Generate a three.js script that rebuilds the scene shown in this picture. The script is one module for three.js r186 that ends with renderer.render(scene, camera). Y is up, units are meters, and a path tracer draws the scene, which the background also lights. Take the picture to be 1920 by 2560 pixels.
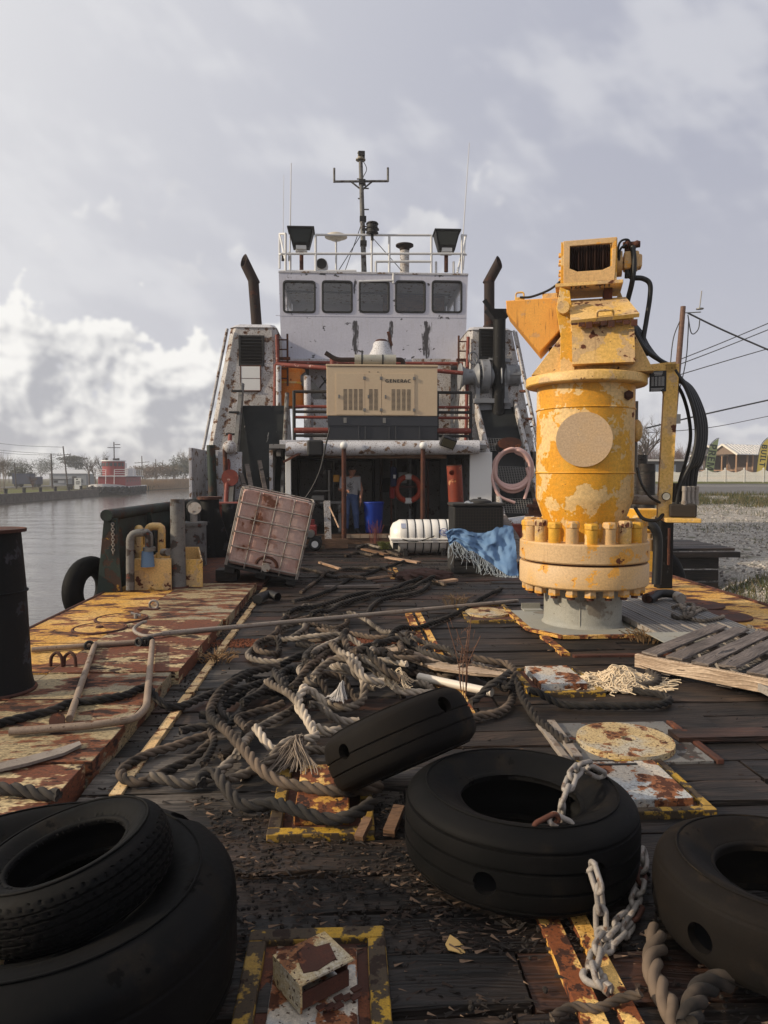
import * as THREE from 'three';
import { mergeGeometries, mergeVertices, toCreasedNormals } from 'three/addons/utils/BufferGeometryUtils.js';
import { RoundedBoxGeometry } from 'three/addons/geometries/RoundedBoxGeometry.js';
import { MarchingCubes } from 'three/addons/objects/MarchingCubes.js';
import { Brush, Evaluator, SUBTRACTION } from 'three-bvh-csg';

// ---------- camera, sky, sun, exposure ----------
const scene = new THREE.Scene();
const R = THREE.MathUtils.degToRad;
const camera = new THREE.PerspectiveCamera(71.6, 0.75, 0.05, 3000);
camera.position.set(0, 1.55, 0);
camera.rotation.order = 'YXZ';
camera.rotation.set(R(-2.911), R(-3.041), 0);
const renderer = new THREE.WebGLRenderer();
renderer.toneMapping = THREE.LinearToneMapping;
renderer.toneMappingExposure = 1.0;
renderer.shadowMap.enabled = true;

let seed = 7;
const rnd = () => { seed = (seed * 1664525 + 1013904223) >>> 0; return seed / 4294967296; };
const rr = (a, b) => a + (b - a) * rnd();
const clamp = (x, a = 0, b = 1) => Math.min(b, Math.max(a, x));
const sstep = (a, b, x) => { const t = clamp((x - a) / (b - a)); return t * t * (3 - 2 * t); };
const mix = (a, b, t) => a + (b - a) * t;
const mix3 = (a, b, t) => [mix(a[0], b[0], t), mix(a[1], b[1], t), mix(a[2], b[2], t)];

// gradient noise with a whole-number period, so that textures tile
const PERM = new Uint8Array(512);
{ const p = [...Array(256).keys()]; for (let i = 255; i > 0; i--) { const j = Math.floor(rnd() * (i + 1)); const t = p[i]; p[i] = p[j]; p[j] = t; } for (let i = 0; i < 512; i++) PERM[i] = p[i & 255]; }
const GX = new Float32Array(256), GY = new Float32Array(256);
for (let i = 0; i < 256; i++) { const a = rnd() * 6.2832; GX[i] = Math.cos(a); GY[i] = Math.sin(a); }
function noise(x, y, px, py, s = 0) {
  const xi = Math.floor(x), yi = Math.floor(y), fx = x - xi, fy = y - yi;
  let x0 = xi % px, y0 = yi % py; if (x0 < 0) x0 += px; if (y0 < 0) y0 += py;
  const x1 = x0 + 1 === px ? 0 : x0 + 1, y1 = y0 + 1 === py ? 0 : y0 + 1, s7 = s * 7;
  const pa = PERM[(x0 + s) & 255] + s7, pb = PERM[(x1 + s) & 255] + s7;
  const a = PERM[(pa + y0) & 255], b = PERM[(pb + y0) & 255], c = PERM[(pa + y1) & 255], d = PERM[(pb + y1) & 255];
  const u = fx * fx * (3 - 2 * fx), v = fy * fy * (3 - 2 * fy);
  const n0 = GX[a] * fx + GY[a] * fy, n1 = GX[c] * fx + GY[c] * (fy - 1);
  const m0 = n0 + u * (GX[b] * (fx - 1) + GY[b] * fy - n0), m1 = n1 + u * (GX[d] * (fx - 1) + GY[d] * (fy - 1) - n1);
  return (m0 + v * (m1 - m0)) * 1.5;
}
// fbm over the unit square: fu, fv = cells across
function fbm(u, v, fu, fv, oct, s = 0, gain = 0.5) {
  let a = 1, t = 0, m = 0;
  for (let o = 0; o < oct; o++) { t += a * noise(u * fu, v * fv, fu, fv, s + o * 13); m += a; a *= gain; fu *= 2; fv *= 2; }
  return t / m;
}

function billow(u, v, f, oct, s, gain = 0.5) { let a = 1, t = 0, m = 0; for (let o = 0; o < oct; o++) { t += a * (0.55 - 1.7 * Math.abs(noise(u * f, v * f, f, f, s + o * 13))); m += a; a *= gain; f *= 2; } return t / m; }
// sky: thin high overcast, brighter towards the sun on the left, with cumulus low over the river
const SUN = new THREE.Vector3(-0.88, 0.42, 0.06).normalize();
{
  const W = 2048, H = 1024, data = new Float32Array(W * H * 4);
  const dens = (az, el) => fbm((az / 6.2832 + 1) % 1, (el * 1.25 / 6.2832 + 1) % 1, 26, 26, 7, 3, 0.54);
  for (let j = 0; j < H; j++) for (let i = 0; i < W; i++) {
    const lat = ((j + 0.5) / H - 0.5) * Math.PI, lon = ((i + 0.5) / W - 0.5) * 2 * Math.PI;
    const dx = Math.cos(lat) * Math.cos(lon), dy = Math.sin(lat), dz = Math.cos(lat) * Math.sin(lon);
    const az = Math.atan2(dx, -dz), el = lat;              // az 0 = ahead, positive to the right
    const cs = dx * SUN.x + dy * SUN.y + dz * SUN.z;
    const glow = Math.pow(clamp(0.5 + 0.5 * cs), 3);
    let c = mix3([0.38, 0.40, 0.50], [0.95, 0.94, 0.925], clamp(glow * 1.5));
    c = mix3(c, [0.66, 0.66, 0.69], sstep(0.55, 0.0, el) * 0.55);
    // cirrus veil
    const wu = (az / 6.2832 + 1) % 1, e2 = clamp(el / 1.5707, 0, 1);
    const wis = fbm((wu + 0.11 * e2 + 1) % 1, e2 * 0.5, 14, 20, 6, 21, 0.58) + 0.7 * fbm((wu + 0.22 * e2) % 1, e2 * 0.5, 60, 24, 5, 40, 0.55);
    const wv = sstep(-0.05, 0.5, wis) * sstep(0.02, 0.2, el);
    c = mix3(c, [0.84, 0.84, 0.855], wv * 0.42);
    // cumulus bank
    if (el > -0.05 && el < 0.75) {
      const leftish = sstep(0.10, -0.22, az) * sstep(-1.6, -0.6, az), around = 0.5 + 0.5 * Math.sin(az * 3 + 1.0);
      const hump = 0.05 * Math.sin(az * 11 + 0.9) + 0.03 * Math.sin(az * 23 + 2);
      const top = 0.10 + (0.135 + hump) * leftish + 0.05 * around;
      const prof = (e) => 0.13 + 0.24 * leftish - 1.15 * sstep(top * 0.45, top * 1.35, e);
      const wx = 0.016 * fbm((az / 6.2832 + 1) % 1, (el / 6.2832 + 1) % 1, 50, 50, 3, 83), wy = 0.016 * fbm((az / 6.2832 + 1) % 1, (el / 6.2832 + 1) % 1, 50, 50, 3, 91);
      const D = (a0, e0, a = a0 + wx, e = e0 + wy) => dens(a, e) * 0.35 + 0.85 * billow((a / 6.2832 + 1) % 1, (e * 1.1 / 6.2832 + 1) % 1, 46, 6, 77, 0.6) + prof(e);
      const d0 = D(az, el), d1 = D(az - 0.03, el + 0.028), d2 = D(az - 0.009, el + 0.009);
      const cov = sstep(0.0, 0.05, d0) * sstep(-0.03, 0.015, el);
      const lit = clamp(0.70 + (d0 - d1) * 0.55 + (d0 - d2) * 3.0 - d0 * 0.95);
      const cc = mix3([0.47, 0.475, 0.51], [1.0, 0.985, 0.95], lit);
      c = mix3(c, cc, cov * (0.32 + 0.6 * leftish));
      const tw = Math.exp(-Math.pow((az - 0.085) / 0.075, 2) - Math.pow((el - 0.33) / 0.12, 2));
      const E = (a, e) => dens(a + 1.3, e) + 0.3 * fbm((a / 6.2832 + 1) % 1, (e / 6.2832 + 1) % 1, 90, 90, 5, 73, 0.6) + tw * 0.6 - 0.36;
      const t0 = E(az, el), t1 = E(az - 0.025, el + 0.025);
      c = mix3(c, mix3([0.45, 0.46, 0.53], [0.9, 0.89, 0.88], clamp(0.45 + (t0 - t1) * 1.6 - t0)), sstep(0, 0.1, t0) * 0.6);
    }
    if (el < 0) c = mix3(c, [0.34, 0.345, 0.36], sstep(0, -0.15, el));
    const k = (j * W + i) * 4; data[k] = c[0]; data[k + 1] = c[1]; data[k + 2] = c[2]; data[k + 3] = 1;
  }
  const sky = new THREE.DataTexture(data, W, H, THREE.RGBAFormat, THREE.FloatType);
  sky.mapping = THREE.EquirectangularReflectionMapping; sky.magFilter = THREE.LinearFilter; sky.minFilter = THREE.LinearFilter; sky.needsUpdate = true;
  scene.background = sky; scene.environment = sky;
}
const sun = new THREE.DirectionalLight(new THREE.Color(1.0, 0.84, 0.63), 4.3);
sun.name = 'sun'; sun.position.copy(SUN).multiplyScalar(120); sun.target.position.set(0, 0, -12);
sun.castShadow = true; sun.shadow.radius = 2.2; sun.shadow.mapSize.set(4096, 4096);
Object.assign(sun.shadow.camera, { left: -60, right: 60, top: 60, bottom: -60, near: 1, far: 300 });
scene.add(sun, sun.target);
scene.fog = new THREE.FogExp2(new THREE.Color(0.60, 0.61, 0.64), 0.0009);

// ---------- helpers ----------
const V = (x, y, z) => Array.isArray(x) ? new THREE.Vector3(x[0], x[1], x[2]) : x && x.isVector3 ? x.clone() : new THREE.Vector3(x, y, z);
const taken = new Map();
const numbered = (n) => { const k = taken.get(n) || 0; taken.set(n, k + 1); return k ? n + '_' + String(k).padStart(3, '0') : n; };
function boxUV(g, s = 1) {           // uv in metres, projected along each face's main axis
  if (g.userData.uv) return g;
  if (g.index) g = g.toNonIndexed();
  const p = g.attributes.position, n = p.count, uv = new Float32Array(n * 2), a = V(), b = V(), c = V(), e = V(), f = V();
  for (let i = 0; i < n; i += 3) {
    a.fromBufferAttribute(p, i); b.fromBufferAttribute(p, i + 1); c.fromBufferAttribute(p, i + 2);
    e.subVectors(b, a); f.subVectors(c, a); e.cross(f);
    const ax = Math.abs(e.x), ay = Math.abs(e.y), az = Math.abs(e.z);
    [a, b, c].forEach((q, k) => {
      const u = ax >= ay && ax >= az ? q.z : q.x, v = ay > ax && ay >= az ? q.z : q.y;
      uv[(i + k) * 2] = u * s; uv[(i + k) * 2 + 1] = v * s;
    });
  }
  g.setAttribute('uv', new THREE.BufferAttribute(uv, 2)); g.userData.uv = true;
  return g;
}
const keepUV = (g) => { g.userData.uv = true; return g; };
function M(name, g, mat, parent, label) {     // one named mesh under a parent (a part), or top-level when parent is scene
  if (Array.isArray(g)) g = join(g);
  g = boxUV(g);
  const o = new THREE.Mesh(g, mat);
  o.name = parent && parent !== scene ? name : numbered(name);
  o.castShadow = o.receiveShadow = true;
  if (label) o.userData.label = label;
  (parent || scene).add(o);
  return o;
}
function tag(o, label, category, group) { o.userData.label = label; o.userData.category = category; if (group) o.userData.group = group; return o; }
function thing(name, label, category, group, pos, ry) {
  const o = new THREE.Group(); o.name = numbered(name); scene.add(o);
  if (pos) o.position.set(...pos);
  if (ry) o.rotation.y = ry;
  return tag(o, label, category, group);
}
function struct(name, g, mat) { const o = M(name, g, mat, scene); o.userData.kind = 'structure'; return o; }
function structGroup(name) { const o = new THREE.Group(); o.name = numbered(name); o.userData.kind = 'structure'; scene.add(o); return o; }
function stuff(o) { o.userData.kind = 'stuff'; return o; }
function join(list) {
  const l = list.map((g) => { g = boxUV(g); for (const k of Object.keys(g.attributes)) if (!['position', 'normal', 'uv'].includes(k)) g.deleteAttribute(k); return g; });
  const m = mergeGeometries(l); m.userData.uv = true; return m;
}
const T = (g, x = 0, y = 0, z = 0) => g.translate(x, y, z);
const RX = (g, a) => g.rotateX(a), RY = (g, a) => g.rotateY(a), RZ = (g, a) => g.rotateZ(a);
// box with softened edges; centre at x,y,z
function bx(w, h, d, x = 0, y = 0, z = 0, r) {
  const m = Math.min(w, h, d);
  if (r === undefined) r = Math.min(0.008, m * 0.2);
  const g = r > 0 ? new RoundedBoxGeometry(w, h, d, 1, r) : new THREE.BoxGeometry(w, h, d);
  return T(g, x, y, z);
}
const bb = (x0, x1, y0, y1, z0, z1, r) => bx(Math.abs(x1 - x0), Math.abs(y1 - y0), Math.abs(z1 - z0), (x0 + x1) / 2, (y0 + y1) / 2, (z0 + z1) / 2, r);
const cy = (r0, r1, h, x = 0, y = 0, z = 0, n = 20, open = false) => T(new THREE.CylinderGeometry(r1, r0, h, n, 1, open), x, y + h / 2, z);   // stands on x,y,z
function rod(a, b, r, n = 10, r2 = r) {
  a = V(a); b = V(b); const d = V().subVectors(b, a), L = d.length();
  const g = new THREE.CylinderGeometry(r2, r, L, n, 1);
  g.applyQuaternion(new THREE.Quaternion().setFromUnitVectors(V(0, 1, 0), d.normalize()));
  return T(g, (a.x + b.x) / 2, (a.y + b.y) / 2, (a.z + b.z) / 2);
}
function bar(a, b, w, h) {           // square bar between two points
  a = V(a); b = V(b); const d = V().subVectors(b, a), L = d.length(); d.normalize();
  const g = new THREE.BoxGeometry(w, h, L), up = Math.abs(d.y) > 0.95 ? V(0, 0, 1) : V(0, 1, 0);
  g.applyMatrix4(new THREE.Matrix4().lookAt(V(), d, up));
  return T(g, (a.x + b.x) / 2, (a.y + b.y) / 2, (a.z + b.z) / 2);
}
function tube(pts, r, n = 8, seg, tension = 0.5) {
  const c = new THREE.CatmullRomCurve3(pts.map((p) => V(p)), false, 'catmullrom', tension);
  return new THREE.TubeGeometry(c, seg || Math.max(6, pts.length * 6), r, n, false);
}
function bent(pts, r, n = 10) {      // straight runs with tight rounded bends
  const path = new THREE.CurvePath(); let prev = V(pts[0]);
  for (let i = 1; i < pts.length - 1; i++) {
    const p = V(pts[i]), q = V(pts[i + 1]), k = Math.min(r * 3, prev.distanceTo(p) * 0.45, p.distanceTo(q) * 0.45);
    const a = p.clone().addScaledVector(V().subVectors(prev, p).normalize(), k), b = p.clone().addScaledVector(V().subVectors(q, p).normalize(), k);
    path.add(new THREE.LineCurve3(prev, a)); path.add(new THREE.QuadraticBezierCurve3(a, p, b)); prev = b;
  }
  path.add(new THREE.LineCurve3(prev, V(pts[pts.length - 1])));
  return new THREE.TubeGeometry(path, pts.length * 10, r, n, false);
}
const lathe = (pts, n = 32) => toCreasedNormals(new THREE.LatheGeometry(pts.map(([x, y]) => new THREE.Vector2(x, y)), n), 0.7);
const facet = (g) => toCreasedNormals(g, 0.3);
function shape(pts) { const s = new THREE.Shape(); pts.forEach(([x, y], i) => i ? s.lineTo(x, y) : s.moveTo(x, y)); s.closePath(); return s; }
function ext(s, depth, bevel = 0, n = 6) { return new THREE.ExtrudeGeometry(Array.isArray(s) ? shape(s) : s, { depth, bevelEnabled: bevel > 0, bevelSize: bevel, bevelThickness: bevel, bevelSegments: 1, curveSegments: n }); }
function rrect(s, x0, y0, x1, y1, r) {   // rounded rectangle path into Shape or Path s
  s.moveTo(x0 + r, y0); s.lineTo(x1 - r, y0); s.quadraticCurveTo(x1, y0, x1, y0 + r); s.lineTo(x1, y1 - r); s.quadraticCurveTo(x1, y1, x1 - r, y1);
  s.lineTo(x0 + r, y1); s.quadraticCurveTo(x0, y1, x0, y1 - r); s.lineTo(x0, y0 + r); s.quadraticCurveTo(x0, y0, x0 + r, y0); return s;
}
// slab with its outline on the ground ([x,z] list), from y0 up to y1
function slab(pts, y0, y1, bevel = 0) {
  const g = ext(pts.map(([x, z]) => [x, -z]), y1 - y0 - bevel * 2, bevel);
  return T(RX(g, -Math.PI / 2), 0, y0 + bevel, 0);
}
// prism between two outlines of equal length lying at different heights / depths (lists of [x,y,z])
function loft(a, b) {
  const n = a.length, pos = [];
  const q = (p) => pos.push(...p);
  for (let i = 0; i < n; i++) { const j = (i + 1) % n; q(a[i]); q(a[j]); q(b[j]); q(a[i]); q(b[j]); q(b[i]); }
  for (let i = 1; i < n - 1; i++) { q(a[0]); q(a[i + 1]); q(a[i]); q(b[0]); q(b[i]); q(b[i + 1]); }
  const g = new THREE.BufferGeometry(); g.setAttribute('position', new THREE.Float32BufferAttribute(pos, 3)); g.computeVertexNormals(); g.setAttribute('uv', new THREE.Float32BufferAttribute(new Float32Array(pos.length / 3 * 2), 2)); return g;
}
const evalr = new Evaluator(); evalr.attributes = ['position', 'normal', 'uv']; evalr.useGroups = false;
function cut(g, tools) {
  let a = new Brush(g); a.updateMatrixWorld();
  for (const t of tools) { const b = new Brush(t); b.updateMatrixWorld(); a = evalr.evaluate(a, b, SUBTRACTION); }
  const o = a.geometry; o.userData.uv = g.userData.uv; return o;
}
// cylinder-wrapped uv in metres about an upright axis through x,z
function cylUV(g, x, z, r) {
  if (g.index) g = g.toNonIndexed();
  const p = g.attributes.position, uv = new Float32Array(p.count * 2);
  for (let i = 0; i < p.count; i += 3) {
    const a = [0, 1, 2].map((k) => Math.atan2(p.getX(i + k) - x, p.getZ(i + k) - z));
    for (let k = 0; k < 3; k++) { let t = a[k]; if (t - a[0] > 3) t -= 6.2832; if (t - a[0] < -3) t += 6.2832; uv[(i + k) * 2] = t * r; uv[(i + k) * 2 + 1] = p.getY(i + k); }
  }
  g.setAttribute('uv', new THREE.BufferAttribute(uv, 2)); g.userData.uv = true; return g;
}

// ---------- materials ----------
const srgb = (c) => [c[0] / 255, c[1] / 255, c[2] / 255];
function makeTex(n, metres, fn, bump = 0.003, opt = {}) {
  const col = new Uint8Array(n * n * 4), hgt = new Uint8Array(n * n * 4);
  for (let j = 0; j < n; j++) for (let i = 0; i < n; i++) {
    const [c, h, r] = fn((i + 0.5) / n, (j + 0.5) / n), k = (j * n + i) * 4;
    for (let q = 0; q < 3; q++) col[k + q] = clamp(c[q]) * 255;
    hgt[k] = clamp(h) * 255; hgt[k + 1] = clamp(r) * 255; col[k + 3] = hgt[k + 3] = 255;
  }
  const tx = (d, cs) => { const t = new THREE.DataTexture(d, n, n); t.wrapS = t.wrapT = THREE.RepeatWrapping; t.magFilter = THREE.LinearFilter; t.minFilter = THREE.LinearFilter; if (cs) t.colorSpace = THREE.SRGBColorSpace; t.repeat.set(1 / (opt.mu || metres), 1 / metres); t.needsUpdate = true; return t; };
  const m = new THREE.MeshPhysicalMaterial({ map: tx(col, true), roughness: 1, metalness: opt.metal || 0, specularIntensity: opt.spec === undefined ? 0.7 : opt.spec });
  if (!bump) { m.roughness = opt.flatRough || 0.6; return m; }
  const t2 = tx(hgt); m.bumpMap = t2; m.bumpScale = bump;       // red = height, green = roughness
  if (opt.flatRough) m.roughness = opt.flatRough; else m.roughnessMap = t2;
  return m;
}
const plain = (c, rough = 0.7, metal = 0) => new THREE.MeshStandardMaterial({ color: new THREE.Color().setRGB(...srgb(c), THREE.SRGBColorSpace), roughness: rough, metalness: metal });
function tinted(m, c) { const k = m.clone(); k.color = new THREE.Color().setRGB(...srgb(c), THREE.SRGBColorSpace); return k; }
// paint that has come off in flakes: top coat over under coats, with specks and stains
function paint(n, metres, o) {
  const { top, under, rust, cover = 0.1, edge = 0.05, f = 5, fv = f, speck = 0.55, mott = 0.06, bump = 0.002, rustAt = 0.35, rough = 0.55, streak = 0 } = o;
  const A = srgb(top), B = srgb(under), C = srgb(rust), D = o.top2 ? srgb(o.top2) : A;
  return makeTex(n, metres, (u, v) => {
    const big = fbm(u, v, f, fv, 6, o.s || 1, 0.56), fine = fbm(u, v, f * 12, fv * 12, 3, (o.s || 1) + 50), b2 = fbm(u, v, 3, 3, 4, (o.s || 1) + 90);
    let c = mix3(A, D, sstep(-0.15, 0.25, b2 + fine * 0.2));
    const off = sstep(cover, cover + edge, big + fine * 0.12);          // under coat shows
    c = mix3(c, B, off);
    const ru = sstep(rustAt, rustAt + 0.08, big * 0.75 + fbm(u, v, f * 3, fv * 3, 5, (o.s || 1) + 120, 0.6) * 0.65);
    c = mix3(c, C, ru);
    const sp = sstep(speck, speck + 0.1, fbm(u, v, f * 9, fv * 9, 3, (o.s || 1) + 150, 0.6));
    c = mix3(c, mix3(C, [0.1, 0.07, 0.06], 0.4), sp);
    if (streak) { const st = sstep(0.18, 0.6, fbm(u, v, 40, 3, 4, (o.s || 1) + 170, 0.6)) * streak; c = mix3(c, mix3(C, [0.2, 0.15, 0.12], 0.3), st); }
    const m = 1 + mott * (fine * 1.5 + fbm(u, v, f * 40, fv * 40, 2, 7) * 1.2 + b2);
    return [[c[0] * m, c[1] * m, c[2] * m], 0.75 - off * 0.35 - ru * 0.25 + fine * 0.15, rough + ru * 0.3 + off * 0.1 + fine * 0.1];
  }, bump, o.opt);
}
const woodTex = (n, metres, dark, light, s, o = {}) => makeTex(n, metres, (u, v) => {
  const w = fbm(u, v, 2, 6, 3, s) * 0.05;
  const g1 = fbm(u, (v + w + 1) % 1, 3, 34, 5, s + 3, 0.62), g2 = fbm(u, (v + w + 1) % 1, 5, 160, 3, s + 9, 0.6), p = fbm(u, v, 3, 6, 5, s + 20, 0.55);
  const crack = sstep(0.30, 0.42, g1 + 0.25 * p), t = clamp(0.45 + g1 * 0.5 + g2 * 0.45 + p * (o.patch || 0.5));
  let c = mix3(srgb(dark), srgb(light), t);
  c = mix3(c, srgb(o.crack || [16, 12, 10]), crack * 0.85);
  const mo = fbm(u, v, 60, 60, 2, s + 30) * 0.12;
  return [[c[0] * (1 + mo), c[1] * (1 + mo), c[2] * (1 + mo)], clamp(0.6 + g1 * 0.5 + g2 * 0.35 - crack * 0.5), 0.66 - t * 0.14];
}, o.bump || 0.012, { spec: 0.75, ...(o.opt || {}) });
const W = {
  deck: [woodTex(640, 1.6, [9, 7, 6], [78, 60, 47], 11, { patch: 0.7 }), woodTex(512, 1.6, [8, 6, 5], [56, 43, 35], 31, { patch: 0.7 }), woodTex(640, 1.6, [22, 18, 15], [116, 107, 98], 51, { patch: 0.9 }), woodTex(512, 1.6, [18, 10, 7], [84, 53, 37], 71, { patch: 0.7 })],
  grey: woodTex(512, 1.2, [62, 54, 49], [138, 126, 118], 91, { crack: [28, 23, 20] }),
  bleach: woodTex(512, 1.2, [134, 112, 92], [222, 200, 174], 161, { crack: [84, 66, 52] }),
  pale: woodTex(512, 1.2, [120, 92, 70], [206, 174, 146], 111, { crack: [60, 44, 34] }),
  tan: woodTex(512, 1.2, [80, 60, 46], [150, 114, 84], 131, { crack: [46, 30, 20] }),
};
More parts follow.
